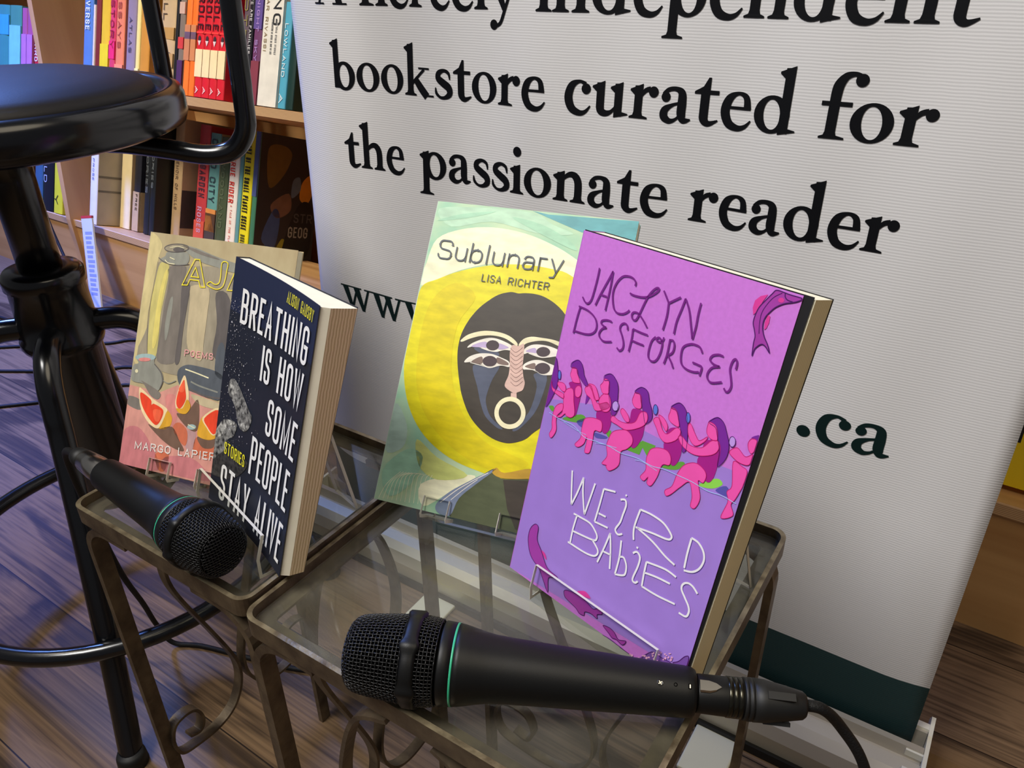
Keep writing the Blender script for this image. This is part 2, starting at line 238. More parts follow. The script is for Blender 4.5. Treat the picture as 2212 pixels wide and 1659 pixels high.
('c','fish',5,0,[45.7,10.3,51,12.5,59,13.3,64.2,12.3,68.5,11.2,71.7,13.6,74.8,13.5,75,11.6,72.1,9.6,72.7,7.2,67.9,7.6,63.5,6.1,63.4,3.6,59.9,2.8,56.6,4.5,49.5,5.8,46.7,6.9]),
('sc','plum',6,0.4,[45.7,10.3,51,12.5,59,13.3,64.2,12.3,68.5,11.2,71.7,13.6,74.8,13.5,75,11.6,72.1,9.6,72.7,7.2,67.9,7.6,63.5,6.1,63.4,3.6,59.9,2.8,56.6,4.5,49.5,5.8,46.7,6.9]),
('c','fish',5,0,[77.8,5.7,82.1,7.1,86.1,6.4,89.8,4,94.7,6.1,93.2,2.5,88.5,3.1,85.7,2.3,82.3,3.8]),
('sc','plum',6,0.4,[77.8,5.7,82.1,7.1,86.1,6.4,89.8,4,94.7,6.1,93.2,2.5,88.5,3.1,85.7,2.3,82.3,3.8]),
('c','fishpink',4,0,[54.5,14.7,59.3,18,62.6,17.7,64.7,16.1,60.2,14.7]),
('c','fishpink',4,0,[21.7,24.7,24.9,24.4,27.1,21.3,25.2,21.6]),
('c','rock',5,0,[79.1,0,83.9,0.7,90.8,0.5,102,0,108.2,0,91.9,0]),
('so','plum',6,0.4,[79.1,0,83.9,0.7,90.8,0.5,102,0,108.2,0,91.9,0]),
('c','rock',5,0,[105.6,0,111.6,10.4,118.3,11.1,125.6,11.1,119.2,1]),
('so','plum',6,0.4,[105.6,0,111.6,10.4,118.3,11.1,125.6,11.1,119.2,1]),
('c','rock',5,0,[125.2,12.7,128.2,15.6,130.7,20.3,132.9,21.6,132.9,15.1,126.8,9.3]),
('so','plum',6,0.4,[125.2,12.7,128.2,15.6,130.7,20.3,132.9,21.6,132.9,15.1,126.8,9.3]),
('p','blush',8,0,[100.5,0.8,100.3,0.2,99.7,0,99.1,0,99,0.1,99.4,0.8,100,1.1]),
('p','blush',8,0,[100.9,0,100.7,0,100.3,0,99.8,0,99.7,0,100,0,100.6,0]),
('p','blush',8,0,[117.7,14,117.7,13.4,117.3,13,116.8,13,116.7,13.5,117,14.1,117.4,14.3]),
('p','blush',8,0,[110.6,5.7,110.5,4.9,109.9,4.3,109.3,4.4,109.2,5.1,109.5,5.8,110.1,6.1]),
('p','blush',8,0,[106.6,2.4,106.5,1.9,105.9,1.4,105.4,1.3,105.3,1.7,105.7,2.3,106.3,2.6]),
('p','blush',8,0,[99.1,0,99,0,98.6,0,98.1,0,98,0,98.3,0,98.8,0]),
('p','blush',8,0,[122.6,14.3,122.6,13.7,122.2,13.2,121.7,13.3,121.5,13.9,121.8,14.5,122.3,14.7]),
('p','blush',8,0,[99.5,0,99.4,0,98.9,0,98.5,0,98.4,0,98.7,0,99.2,0]),
('p','blush',8,0,[117,8,117,7.4,116.7,7,116.3,7.1,116.1,7.7,116.3,8.2,116.7,8.4]),
('p','blush',8,0,[107.2,2.2,107,1.7,106.5,1.1,105.9,1,105.8,1.4,106.2,2,106.8,2.3]),
('p','blush',8,0,[121.2,12.8,121.2,12.1,120.7,11.6,120.1,11.7,119.9,12.3,120.3,13,120.8,13.2]),
('p','blush',8,0,[110.9,4.7,110.7,4.2,110,3.7,109.5,3.5,109.4,3.8,109.8,4.4,110.5,4.8]),
('p','blush',8,0,[121.2,14.6,121.1,14.1,120.7,13.7,120.3,13.7,120.2,14,120.5,14.5,120.9,14.8]),
('p','blush',8,0,[117.3,12.5,117.1,11.9,116.5,11.4,116,11.3,115.8,11.7,116.3,12.3,116.9,12.6]),
('p','blush',8,0,[113.7,9.2,113.6,8.7,113.1,8.2,112.6,8.2,112.5,8.5,112.8,9.1,113.4,9.4]),
('p','blush',8,0,[103.9,0,103.8,0,103.2,0,102.7,0,102.5,0,102.9,0,103.5,0.1]),
('p','blush',8,0,[122.9,17,122.8,16.5,122.2,16,121.6,15.9,121.5,16.3,122,16.8,122.6,17.2]),
('p','blush',8,0,[124.6,15.5,124.6,14.7,124.1,14.2,123.6,14.4,123.4,15,123.7,15.7,124.2,15.9]),
('p','blush',8,0,[120.1,11.1,120,10.6,119.8,10.3,119.4,10.4,119.3,10.8,119.5,11.3,119.8,11.4]),
('p','blush',8,0,[100.1,0.9,100.1,0.2,99.7,0,99.3,0,99.1,0.6,99.3,1.2,99.7,1.3]),
('p','blush',8,0,[101.6,1.2,101.5,0.5,101,0,100.5,0.1,100.3,0.7,100.6,1.4,101.2,1.6]),
('p','blush',8,0,[124.6,14.9,124.6,14.4,124.2,14,123.9,14.1,123.7,14.6,123.9,15.1,124.3,15.3]),
('p','blush',8,0,[117,13.9,116.9,13.3,116.4,12.8,115.9,12.8,115.7,13.2,116.1,13.8,116.7,14.1]),
('p','blush',8,0,[114.9,8.2,114.8,7.6,114.3,7.1,113.8,7.1,113.6,7.6,114,8.2,114.6,8.5]),
('p','blush',8,0,[113.2,10.1,113,9.7,112.6,9.3,112.1,9.2,112,9.5,112.3,10,112.9,10.3]),
('p','blush',8,0,[111.8,6.9,111.7,6.3,111.1,5.8,110.6,5.7,110.4,6.2,110.8,6.8,111.5,7.1]),
('p','blush',8,0,[98.8,0,98.8,0,98.4,0,98,0,97.8,0,98,0,98.4,0]),
('p','blush',8,0,[109.2,6.1,109,5.4,108.4,4.9,107.8,4.8,107.6,5.2,108.1,5.9,108.8,6.3]),
('p','blush',8,0,[107.8,5.3,107.7,4.9,107.2,4.4,106.8,4.4,106.7,4.7,107,5.2,107.5,5.5]),
('p','blush',8,0,[114.2,6,114.1,5.3,113.6,4.8,113.1,4.9,112.9,5.4,113.2,6.1,113.8,6.3]),
('p','blush',8,0,[124.6,14,124.5,13.3,124,12.8,123.4,12.8,123.3,13.4,123.6,14.1,124.2,14.4]),
('p','blush',8,0,[120.2,14.8,120.1,14.3,119.7,13.9,119.3,13.9,119.1,14.3,119.4,14.8,119.9,15]),
('p','blush',8,0,[105.7,2.3,105.7,1.7,105.3,1.2,104.8,1.3,104.7,1.9,104.9,2.5,105.4,2.6]),
('p','blush',8,0,[113.7,11.2,113.6,10.6,113.2,10.2,112.7,10.2,112.6,10.7,112.9,11.2,113.4,11.4]),
('p','fishpink',4,0,[117,215.8,113.6,214,111.5,211.3,111.4,207.7,112.7,204.5,114.1,206.6,115.4,211.8]),
('p','fishpink',4,0,[119.9,206.6,121.1,206.4,121.5,203.3,121,200.4,120.2,199.4,119.4,202.7]),
('c','fish',5,0,[120.5,218.8,119,216.8,116.8,213,114.6,208.9,113.8,204.8,113.9,201,115.5,197.9,116.8,195,117,192,118.1,186,118.5,189.5,120.9,192.5,123.3,192.1,126,190,124.1,193.2,121.4,196.2,119.6,199.2,118.7,202.5,119.1,205.6,120.7,208.7,122.7,211.4,126.1,214,130.4,215.9,133.3,217.8,133.3,218.6,127.4,218.6,124.5,218.8]),
('sc','plum',6,0.5,[120.5,218.8,119,216.8,116.8,213,114.6,208.9,113.8,204.8,113.9,201,115.5,197.9,116.8,195,117,192,118.1,186,118.5,189.5,120.9,192.5,123.3,192.1,126,190,124.1,193.2,121.4,196.2,119.6,199.2,118.7,202.5,119.1,205.6,120.7,208.7,122.7,211.4,126.1,214,130.4,215.9,133.3,217.8,133.3,218.6,127.4,218.6,124.5,218.8]),
('so','plum',6,0.35,[123.6,218.3,120.1,215.2,117.6,210.3,116.6,206,117.2,201.2,118.3,196.9]),
('so','plum',6,0.5,[125,218.7,125.5,217,127.1,215.9,129.6,215.8]),
('p','fishpink',6,0,[125.5,215.4,125.5,215.2,125.5,214.9,125.4,214.6,125.2,214.4,125,214.2,124.7,214,124.4,213.9,124.1,213.9,123.8,213.9,123.4,213.9,123.2,214,122.9,214.2,122.8,214.4,122.6,214.6,122.6,214.9,122.6,215.1,122.7,215.4,122.9,215.6,123.1,215.8,123.4,216,123.7,216.1,124,216.2,124.4,216.2,124.7,216.1,124.9,216,125.2,215.8,125.4,215.6])],
'br':[
('c','ash',3,0,[10.4,99.7,16.1,102.8,24,99.6,38.4,89.5,44.9,85.1,42.7,75.7,35.8,70.6,28.4,72.9,20.1,84.3,10.3,90.5]),
('c','ash2',4,0,[12.6,99.6,19.6,96.1,31.3,85.5,34.5,80.4,24.1,85.1,12.9,93.4]),
('c','ash2',4,0,[30.1,72.7,37.1,77.9,40.9,74.9,35.7,70.8]),
('c','ash',3,0,[0,55.1,5.5,65.4,12.3,70.4,26,72.3,23.9,62.1,16.5,55.5,14.4,44.1,1.2,33.2,0,45.2]),
('c','ash2',4,0,[0,56.7,11.4,69.5,24,71.6,14.4,65.5,5.6,53.3]),
('c','ash3',3,0,[1.2,33.2,23.7,53,47.6,51.1,32.6,32.7,2.4,20.6]),
('p','ash2',5,0,[25.69,140.31,25.68,140.05,25.86,140.03,25.87,140.29]),
('p','ash2',5,0,[22.42,57.38,22.34,57.68,22.12,57.57,22.2,57.27]),
('p','white',5,0,[33.3,150.39,32.97,150.6,32.81,150.13,33.15,149.92]),
('p','ash2',5,0,[7.8,81.78,7.85,82.34,7.45,82.41,7.4,81.85]),
('p','white',5,0,[4.71,147.6,4.77,147.28,5,147.36,4.94,147.69]),
('p','ash',5,0,[22.39,87.59,22.6,87.94,22.35,88.24,22.14,87.89]),
('p','ash',5,0,[11.82,78.21,11.59,78.47,11.41,78.16,11.63,77.9]),
('p','white',5,0,[31.4,61.83,31.65,61.6,31.81,61.95,31.57,62.18]),
('p','ash2',5,0,[52.89,78.5,53.18,78.47,53.2,78.87,52.91,78.9]),
('p','ash',5,0,[4.18,128.17,4.18,127.62,4.57,127.61,4.58,128.17]),
('p','ash2',5,0,[3.84,139.27,3.66,139.79,3.29,139.54,3.47,139.01]),
('p','white',5,0,[8,140.5,8.4,140.2,8.7,140.7,8.3,141]),
('p','ash2',5,0,[12.03,104.84,12.06,104.59,12.23,104.64,12.2,104.88]),
('p','ash2',5,0,[10.4,153.8,10.7,154.4,10.3,154.9,10,154.2]),
('p','white',5,0,[16.48,69.66,16.75,69.29,17.02,69.67,16.74,70.04]),
('p','ash',5,0,[8.88,106.26,9.01,105.71,9.4,105.89,9.27,106.44]),
('p','ash2',5,0,[3.6,58.9,3.8,58.2,4.3,58.6,4.1,59.3]),
('p','ash2',5,0,[35.3,125,35.7,124.7,35.9,125.3,35.5,125.6]),
('p','white',5,0,[2.06,132.88,1.85,133.06,1.72,132.76,1.93,132.58]),
('p','ash',5,0,[10.55,76.15,10.45,75.6,10.84,75.45,10.94,76]),
('p','ash',5,0,[14.9,91.9,15.5,92.1,15.3,93,14.7,92.7]),
('p','ash2',5,0,[21.41,142.21,21.69,141.87,21.94,142.26,21.65,142.61]),
('p','white',5,0,[30.11,86.64,30.27,87.05,29.98,87.27,29.82,86.86]),
('p','ash',5,0,[12.73,113.08,13.02,112.84,13.2,113.24,12.91,113.49]),
('p','ash',5,0,[31.86,106.41,31.51,106.23,31.64,105.75,31.99,105.93]),
('p','white',5,0,[11.01,133.86,10.83,134,10.73,133.74,10.91,133.6]),
('p','ash2',5,0,[38.1,54.47,37.83,54.63,37.72,54.25,37.99,54.1]),
('p','ash',5,0,[1.75,126.4,1.91,126.05,2.16,126.28,2,126.62]),
('p','white',5,0,[6.29,153.14,6.2,152.88,6.39,152.77,6.47,153.03]),
('p','ash',5,0,[39.5,154.54,39.34,154.41,39.43,154.18,39.59,154.31]),
('p','ash2',5,0,[25.43,97.83,25.42,98.19,25.17,98.18,25.18,97.82]),
('p','ash',5,0,[4.24,145.53,4.41,145.25,4.61,145.48,4.44,145.76]),
('p','ash',5,0,[9.84,64.14,9.81,63.73,10.1,63.68,10.14,64.1]),
('p','white',5,0,[46.03,98.18,45.84,98.3,45.76,98.03,45.95,97.92]),
('p','white',5,0,[13.65,111.71,13.35,111.7,13.36,111.29,13.65,111.29]),
('p','ash2',5,0,[25.77,156.17,25.45,156.36,25.32,155.9,25.64,155.72]),
('p','ash',5,0,[12.82,153.54,12.86,153.94,12.57,154,12.53,153.6]),
('p','white',5,0,[10.4,60.61,10.05,60.43,10.18,59.94,10.53,60.12]),
('p','ash',5,0,[13.2,88.9,13.3,88.3,13.7,88.5,13.6,89.1]),
('p','ash',5,0,[28.52,92.13,28.73,92.51,28.46,92.82,28.24,92.44]),
('p','ash2',5,0,[13.2,80.3,13.6,80.8,13.2,81.3,12.8,80.8]),
('p','ash2',5,0,[0.94,104.38,0.86,103.99,1.13,103.87,1.22,104.26]),
('p','ash',5,0,[8.11,141.35,8.04,141.77,7.74,141.67,7.82,141.25]),
('p','white',5,0,[16.9,74.12,16.71,74.08,16.74,73.82,16.93,73.86]),
('p','ash2',5,0,[28.07,72.41,27.9,72.51,27.82,72.28,27.99,72.17]),
('p','white',5,0,[5.7,141.43,5.89,141.31,5.98,141.58,5.79,141.7]),
('p','white',5,0,[31.89,74.55,32.15,74.75,32.02,75.11,31.75,74.92]),
('p','white',5,0,[20.97,117.15,21.3,117.15,21.3,117.62,20.97,117.62]),
('p','white',5,0,[24.67,81.27,24.46,81.01,24.65,80.72,24.86,80.98]),
('p','white',5,0,[26.3,115.7,26.8,116.6,26.2,117.3,25.7,116.5]),
('p','ash2',5,0,[23.04,88.75,23.27,88.41,23.52,88.74,23.28,89.08]),
('p','white',5,0,[28.23,61.15,28.15,60.92,28.31,60.8,28.4,61.03]),
('p','white',5,0,[7.99,113.36,8.12,113.56,7.98,113.75,7.84,113.55]),
('p','white',5,0,[12.35,152.39,12.33,152.04,12.57,152.02,12.59,152.36]),
('p','ash2',5,0,[52.33,131.92,52.34,132.33,52.05,132.34,52.04,131.94]),
('p','white',5,0,[35.8,66.8,35.3,66.6,35.5,65.9,35.9,66.1]),
('p','ash',5,0,[15.91,98.39,16.2,98.38,16.21,98.79,15.92,98.8]),
('p','ash2',5,0,[13.68,155.57,13.76,155.28,13.97,155.39,13.89,155.68]),
('p','ash2',5,0,[31.38,71.57,31.2,71.12,31.52,70.87,31.7,71.31]),
('p','ash2',5,0,[37.97,98.7,38.11,98.5,38.25,98.69,38.11,98.89]),
('p','white',5,0,[23.02,68.92,23.02,68.53,23.3,68.53,23.3,68.91]),
('p','ash2',5,0,[9.2,63.9,9.8,63.4,10.2,64.3,9.5,64.8]),
('p','ash2',5,0,[9.69,150.1,9.45,150.06,9.48,149.73,9.71,149.77]),
('p','ash',5,0,[1.45,132.77,1.34,133.07,1.12,132.91,1.23,132.61]),
('p','white',5,0,[22.69,71.14,22.36,71.22,22.3,70.76,22.63,70.68]),
('p','ash2',5,0,[23.36,160.21,23.15,160.49,22.95,160.19,23.17,159.92]),
('p','ash',5,0,[28.66,74.29,28.85,74.06,29.02,74.33,28.83,74.56]),
('p','ash2',5,0,[21.46,62.02,21.65,62.06,21.62,62.33,21.43,62.28]),
('p','white',5,0,[8.56,149.5,8.76,149.71,8.61,149.98,8.41,149.77]),
('p','ash',5,0,[28.6,104.2,28.5,104.9,28.1,104.8,28.2,104.1]),
('p','white',5,0,[19.92,96.3,19.93,95.98,20.16,96,20.15,96.32]),
('p','ash',5,0,[10.05,98.37,10.12,97.86,10.49,97.95,10.42,98.46]),
('p','ash',5,0,[19.23,102.84,19.08,102.48,19.34,102.27,19.48,102.63]),
('p','ash',5,0,[10.61,94.01,10.59,94.36,10.34,94.34,10.35,93.99]),
('p','ash2',5,0,[22.6,103,22.2,103.1,22.1,102.5,22.5,102.4]),
('p','ash2',5,0,[30.83,104.98,31.18,105.21,31.01,105.7,30.66,105.47]),
('p','ash2',5,0,[39.15,98.91,39.22,98.47,39.54,98.56,39.47,99.01]),
('p','ash',5,0,[24.96,53.6,25.18,53.64,25.16,53.95,24.93,53.91]),
('p','white',5,0,[5.39,141.52,5.53,141.8,5.33,141.99,5.19,141.72]),
('p','ash2',5,0,[7.4,139.5,8.1,139.2,8.3,140.1,7.6,140.4]),
('p','ash',5,0,[9.26,80.5,9.47,80.72,9.31,81,9.11,80.78]),
('p','ash2',5,0,[56.28,78.33,55.98,78.02,56.2,77.6,56.5,77.91]),
('p','ash',5,0,[9.6,145.4,9.2,144.9,9.6,144.4,10,144.9]),
('p','ash2',5,0,[6.16,56.44,6.29,56.77,6.05,56.96,5.92,56.62]),
('p','ash',5,0,[45.33,105.78,45.36,105.39,45.64,105.43,45.61,105.82]),
('p','ash2',5,0,[9.31,65.94,9.59,66.22,9.4,66.61,9.11,66.34]),
('p','white',5,0,[14.07,96.21,14.31,96.21,14.31,96.54,14.07,96.54]),
('p','ash2',5,0,[4.48,63.83,4.6,63.61,4.76,63.79,4.63,64.01]),
('p','ash2',5,0,[18.28,155.36,18.48,155.08,18.69,155.36,18.49,155.64]),
('p','white',5,0,[22.43,146.38,22.76,146.62,22.59,147.09,22.25,146.85]),
('p','white',5,0,[9.38,57.77,9.16,57.59,9.29,57.29,9.51,57.47]),
('p','ash2',5,0,[15.28,151.05,15.13,150.49,15.53,150.29,15.68,150.84]),
('p','white',5,0,[43.66,64.72,43.28,64.79,43.22,64.26,43.6,64.18]),
('p','ash',5,0,[18.2,91.63,18.44,91.53,18.51,91.86,18.28,91.97]),
('p','ash2',5,0,[25.75,89.42,25.56,89.15,25.74,88.88,25.94,89.15]),
('p','ash',5,0,[33.45,59.01,33.08,58.87,33.18,58.34,33.56,58.49]),
('p','ash2',5,0,[21.85,90.89,21.7,91.03,21.6,90.81,21.75,90.67]),
('p','white',5,0,[8.35,149.65,8.63,149.76,8.55,150.14,8.27,150.03]),
('p','ash2',5,0,[22.6,104.7,22.2,104.1,22.6,103.5,23,104.1]),
('p','white',5,0,[7.21,115.27,7.14,115.52,6.96,115.42,7.03,115.17]),
('p','ash2',5,0,[9.47,128.97,9.65,128.86,9.73,129.11,9.55,129.23]),
('p','ash',5,0,[34.04,55.4,33.97,55.81,33.68,55.72,33.74,55.31]),
('p','ash',5,0,[24.35,84.74,24.47,84.93,24.34,85.09,24.22,84.91]),
('p','ash2',5,0,[11.2,126.9,10.8,127,10.7,126.4,11.1,126.3]),
('p','white',5,0,[6.48,125.13,6.69,125.27,6.59,125.56,6.38,125.43]),
('p','white',5,0,[5.5,157.9,5.3,157,5.9,156.8,6.1,157.6]),
('p','ash2',5,0,[32.14,55.34,32.33,55.54,32.18,55.79,32,55.59]),
('p','ash2',5,0,[7.38,129.75,7.3,129.28,7.64,129.16,7.72,129.63]),
('p','ash',5,0,[3.2,121.4,3.9,121.2,4.1,122.2,3.3,122.5]),
('p','white',5,0,[35.02,154.51,35.02,154.88,34.76,154.88,34.76,154.51]),
('p','ash',5,0,[14.48,58.69,14.7,58.72,14.69,59.03,14.46,59]),
('p','ash2',5,0,[16.26,142.67,16.27,143.04,16.01,143.06,16,142.69]),
('p','ash2',5,0,[9.43,67.58,9.38,67.16,9.68,67.1,9.73,67.52]),
('p','white',5,0,[16.66,114.57,16.59,114.83,16.41,114.72,16.48,114.47]),
('p','ash',5,0,[11.96,70.09,12.14,69.88,12.29,70.14,12.11,70.35]),
('p','white',5,0,[35.1,161.1,35,161.7,34.5,161.5,34.7,160.9]),
('p','ash2',5,0,[7.04,149.89,7.1,149.54,7.35,149.62,7.29,149.97]),
('p','white',5,0,[29.9,73.8,29.3,73.8,29.3,73.1,29.9,73.1]),
('p','ash',5,0,[20.22,122.87,20,123.02,19.89,122.71,20.11,122.56]),
('p','ash2',5,0,[8.29,71.92,8.43,72.36,8.12,72.55,7.98,72.12]),
('p','white',5,0,[19.44,142.06,19.45,141.68,19.73,141.7,19.72,142.08]),
('p','ash',5,0,[11.66,110.63,11.39,110.26,11.65,109.88,11.92,110.25]),
('p','ash2',5,0,[26.27,125.23,26.04,125.15,26.09,124.83,26.32,124.9]),
('p','ash2',5,0,[12.29,82.49,12.58,82.49,12.58,82.91,12.29,82.91]),
('p','ash',5,0,[6.33,114,5.94,114.17,5.82,113.62,6.21,113.45]),
('p','ash2',5,0,[12.99,92.6,13.37,92.49,13.45,93.03,13.06,93.14]),
('p','ash',5,0,[19.98,78.68,19.8,78.93,19.62,78.67,19.8,78.42]),
('p','ash',5,0,[24.61,99.6,24.9,99.8,24.76,100.21,24.46,100.01]),
('p','ash',5,0,[12.3,73.7,11.9,72.8,12.5,72.2,12.9,73.1]),
('p','white',5,0,[36,141.3,35.4,141.1,35.6,140.3,36.1,140.5]),
('p','white',5,0,[32.52,112.8,32.76,112.61,32.9,112.94,32.67,113.14]),
('p','ash2',5,0,[15.33,117.27,15.22,117.54,15.02,117.39,15.13,117.12]),
('p','white',5,0,[16.03,143.9,16.2,143.36,16.58,143.6,16.41,144.13]),
('p','ash2',5,0,[28.22,135.85,28.4,136.02,28.28,136.28,28.1,136.12]),
('p','ash2',5,0,[12.8,116.1,12.4,115.3,13,114.8,13.3,115.5]),
('p','ash',5,0,[22.2,60.4,21.8,60.2,22,59.6,22.4,59.8]),
('p','ash',5,0,[6.18,110.58,6.44,111.04,6.12,111.41,5.85,110.95]),
('p','ash',5,0,[27.91,71.25,27.66,71.56,27.44,71.21,27.69,70.9]),
('p','ash',5,0,[21.8,100,21.2,100.7,20.7,99.8,21.3,99.1]),
('p','ash',5,0,[35.61,73.78,35.4,74,35.24,73.7,35.46,73.48]),
('p','ash2',5,0,[8.8,70.2,9,70.9,8.5,71.2,8.3,70.5]),
('p','white',5,0,[10.98,108.15,11.36,108.22,11.31,108.74,10.94,108.68]),
('p','white',5,0,[12,138,12.2,138.7,11.7,138.9,11.5,138.2]),
('p','ash',5,0,[3.75,109.51,3.61,109.32,3.74,109.11,3.89,109.3]),
('p','ash',5,0,[10.7,61,10.2,60.5,10.6,59.8,11.1,60.4]),
('p','ash',5,0,[13.06,141.23,13.15,140.99,13.32,141.11,13.23,141.36]),
('p','ash2',5,0,[4.46,150.66,4.76,150.78,4.67,151.2,4.37,151.08]),
('p','white',5,0,[3.76,75.29,3.86,75.64,3.6,75.78,3.51,75.42]),
('p','ash',5,0,[15.14,125.07,15.12,124.7,15.39,124.67,15.41,125.04]),
('p','white',5,0,[6.34,73.53,6.38,73.95,6.08,74,6.05,73.58]),
('p','ash',5,0,[4.3,139.49,4.57,139.48,4.58,139.86,4.31,139.87]),
('p','ash2',5,0,[5.19,147.62,4.79,147.66,4.76,147.1,5.16,147.06]),
('p','ash2',5,0,[27.5,75.22,27.57,74.84,27.85,74.94,27.77,75.33]),
('p','ash',5,0,[33.63,59.32,33.44,59.37,33.4,59.11,33.59,59.05]),
('p','ash',5,0,[31.52,98.91,31.25,99.07,31.13,98.68,31.41,98.52]),
('p','ash',5,0,[1.97,133.79,2.04,134.18,1.76,134.29,1.69,133.89]),
('p','ash2',5,0,[25.08,57.07,25.09,57.62,24.7,57.63,24.69,57.09]),
('p','white',5,0,[19.6,83.1,19.1,82.9,19.2,82.3,19.7,82.4]),
('p','ash2',5,0,[37.79,93.23,37.75,93.55,37.53,93.5,37.56,93.19]),
('p','ash2',5,0,[35.91,81.73,36.01,81.96,35.85,82.1,35.75,81.88]),
('p','white',5,0,[13.35,124.14,13.15,123.85,13.35,123.57,13.56,123.85]),
('p','ash2',5,0,[12.3,63.6,12.2,62.9,12.7,62.8,12.8,63.5]),
('p','ash2',5,0,[24.98,155.94,25.15,156.17,24.98,156.41,24.81,156.18]),
('p','white',5,0,[31.48,139.74,31.76,139.94,31.62,140.32,31.35,140.12]),
('p','ash2',5,0,[38.72,95.57,38.43,95.5,38.48,95.09,38.77,95.16]),
('p','white',5,0,[19.55,112.38,19.63,112.09,19.83,112.22,19.75,112.5]),
('p','ash2',5,0,[10.15,57.49,10.44,57.41,10.5,57.83,10.2,57.9]),
('p','white',5,0,[10.11,57.21,10.16,56.93,10.36,56.99,10.31,57.27]),
('p','ash2',5,0,[6.5,87.2,6.7,87.9,6.2,88.2,6,87.5]),
('p','white',5,0,[5.14,148.84,5.37,148.59,5.55,148.92,5.32,149.17]),
('p','white',5,0,[24.89,153.11,24.93,152.54,25.34,152.59,25.3,153.16]),
('p','white',5,0,[8.8,95.5,8.2,95.3,8.4,94.6,8.9,94.7]),
('p','ash',5,0,[25.8,54.8,25.7,54,26.3,53.8,26.4,54.6]),
('p','ash2',5,0,[34.5,96.61,34.54,96.05,34.94,96.1,34.9,96.66]),
('p','ash',5,0,[26.7,89.36,26.98,89.48,26.89,89.88,26.61,89.76]),
('p','ash',5,0,[17.25,140.4,17.13,139.97,17.44,139.81,17.56,140.24]),
('p','ash2',5,0,[21.63,149.22,21.82,149.67,21.5,149.94,21.31,149.48]),
('p','ash2',5,0,[30.64,92.99,30.22,92.9,30.29,92.31,30.71,92.41]),
('p','white',5,0,[11.13,134.72,11.39,134.63,11.45,134.99,11.19,135.08]),
('p','ash2',5,0,[18.64,153.76,18.87,153.74,18.88,154.05,18.66,154.07]),
('p','ash2',5,0,[7.4,141.4,7.6,140.6,8.1,140.8,8,141.6]),
('p','ash2',5,0,[27.73,104.54,27.85,104.02,28.22,104.19,28.1,104.71]),
('p','white',5,0,[8.83,126.03,8.6,126.23,8.45,125.91,8.68,125.71]),
('p','ash2',5,0,[26.56,121.39,26.65,121.63,26.48,121.75,26.39,121.52]),
('p','ash2',5,0,[18.19,149.47,18.44,149.43,18.47,149.78,18.22,149.82]),
('p','ash2',5,0,[13.1,97.9,13.5,98.1,13.3,98.7,12.9,98.4]),
('p','ash',5,0,[4.54,158.42,4.23,158.28,4.32,157.85,4.63,157.99]),
('p','ash',5,0,[19.43,135.85,19.68,135.79,19.72,136.14,19.47,136.21]),
('p','white',5,0,[23.59,138.7,23.68,139.05,23.43,139.17,23.34,138.82]),
('p','ash2',5,0,[2.51,104.94,2.63,105.23,2.42,105.41,2.3,105.12]),
('p','ash',5,0,[7,93.79,6.65,93.9,6.57,93.4,6.93,93.29]),
('p','ash2',5,0,[11.67,100.44,11.89,100.54,11.82,100.84,11.6,100.74]),
('p','ash',5,0,[35.2,95.5,35.4,95,35.8,95.4,35.5,95.9]),
('p','ash2',5,0,[5.32,62.63,5.2,63.14,4.84,62.97,4.96,62.47]),
('p','ash2',5,0,[9.76,133.95,9.76,134.24,9.55,134.25,9.54,133.95]),
('p','ash2',5,0,[5.32,109.68,5.57,109.65,5.59,109.99,5.35,110.03]),
('p','ash2',5,0,[16.91,77.92,16.78,77.68,16.95,77.5,17.08,77.73]),
('p','white',5,0,[2.58,108.82,2.7,108.49,2.93,108.65,2.82,108.98]),
('p','ash2',5,0,[34.66,113.91,34.38,113.81,34.45,113.41,34.73,113.51]),
('p','ash2',5,0,[29.78,152.76,29.48,152.47,29.69,152.06,29.99,152.35]),
('p','ash',5,0,[20.8,97.5,20.6,98.1,20.1,97.8,20.4,97.2]),
('p','ash2',5,0,[26.1,138.78,25.92,138.94,25.8,138.69,25.99,138.53]),
('p','ash2',5,0,[9.1,112,8.6,111.5,9,110.9,9.4,111.4]),
('p','ash',5,0,[34.7,74.7,34.7,73.8,35.4,73.8,35.4,74.8]),
('p','white',5,0,[5.31,155.92,5.2,155.57,5.45,155.42,5.56,155.77]),
('p','ash',5,0,[22.92,156.36,22.9,156.06,23.12,156.03,23.14,156.34]),
('p','ash2',5,0,[18.8,97,19,96.3,19.5,96.6,19.2,97.3]),
('p','ash',5,0,[6.19,158.64,5.91,158.46,6.04,158.07,6.32,158.25]),
('p','ash',5,0,[9.34,130.62,9.34,131.04,9.04,131.04,9.04,130.63]),
('p','ash2',5,0,[5.64,152.44,5.61,152.17,5.81,152.12,5.84,152.39]),
('p','white',5,0,[1.08,156.09,1.28,155.98,1.35,156.25,1.16,156.36]),
('p','ash',5,0,[31.5,135,31.4,135.6,31,135.5,31.1,134.9]),
('p','white',5,0,[8.46,102.63,8.72,102.3,8.96,102.68,8.69,103.01]),
('p','ash2',5,0,[18.51,61.97,18.69,62.22,18.52,62.48,18.33,62.23]),
('p','ash',5,0,[42.48,134.52,42.63,134.2,42.86,134.41,42.71,134.73]),
('p','ash2',5,0,[39.6,100.6,40.3,100.1,40.6,101,40,101.5]),
('p','white',5,0,[4.4,123.33,4.37,123.62,4.16,123.57,4.19,123.28]),
('p','white',5,0,[16.75,65.7,16.45,65.6,16.52,65.18,16.82,65.28]),
('p','white',5,0,[27.63,81.17,27.32,81.15,27.34,80.73,27.64,80.74]),
('p','white',5,0,[5.79,153.93,5.89,154.45,5.52,154.58,5.43,154.07]),
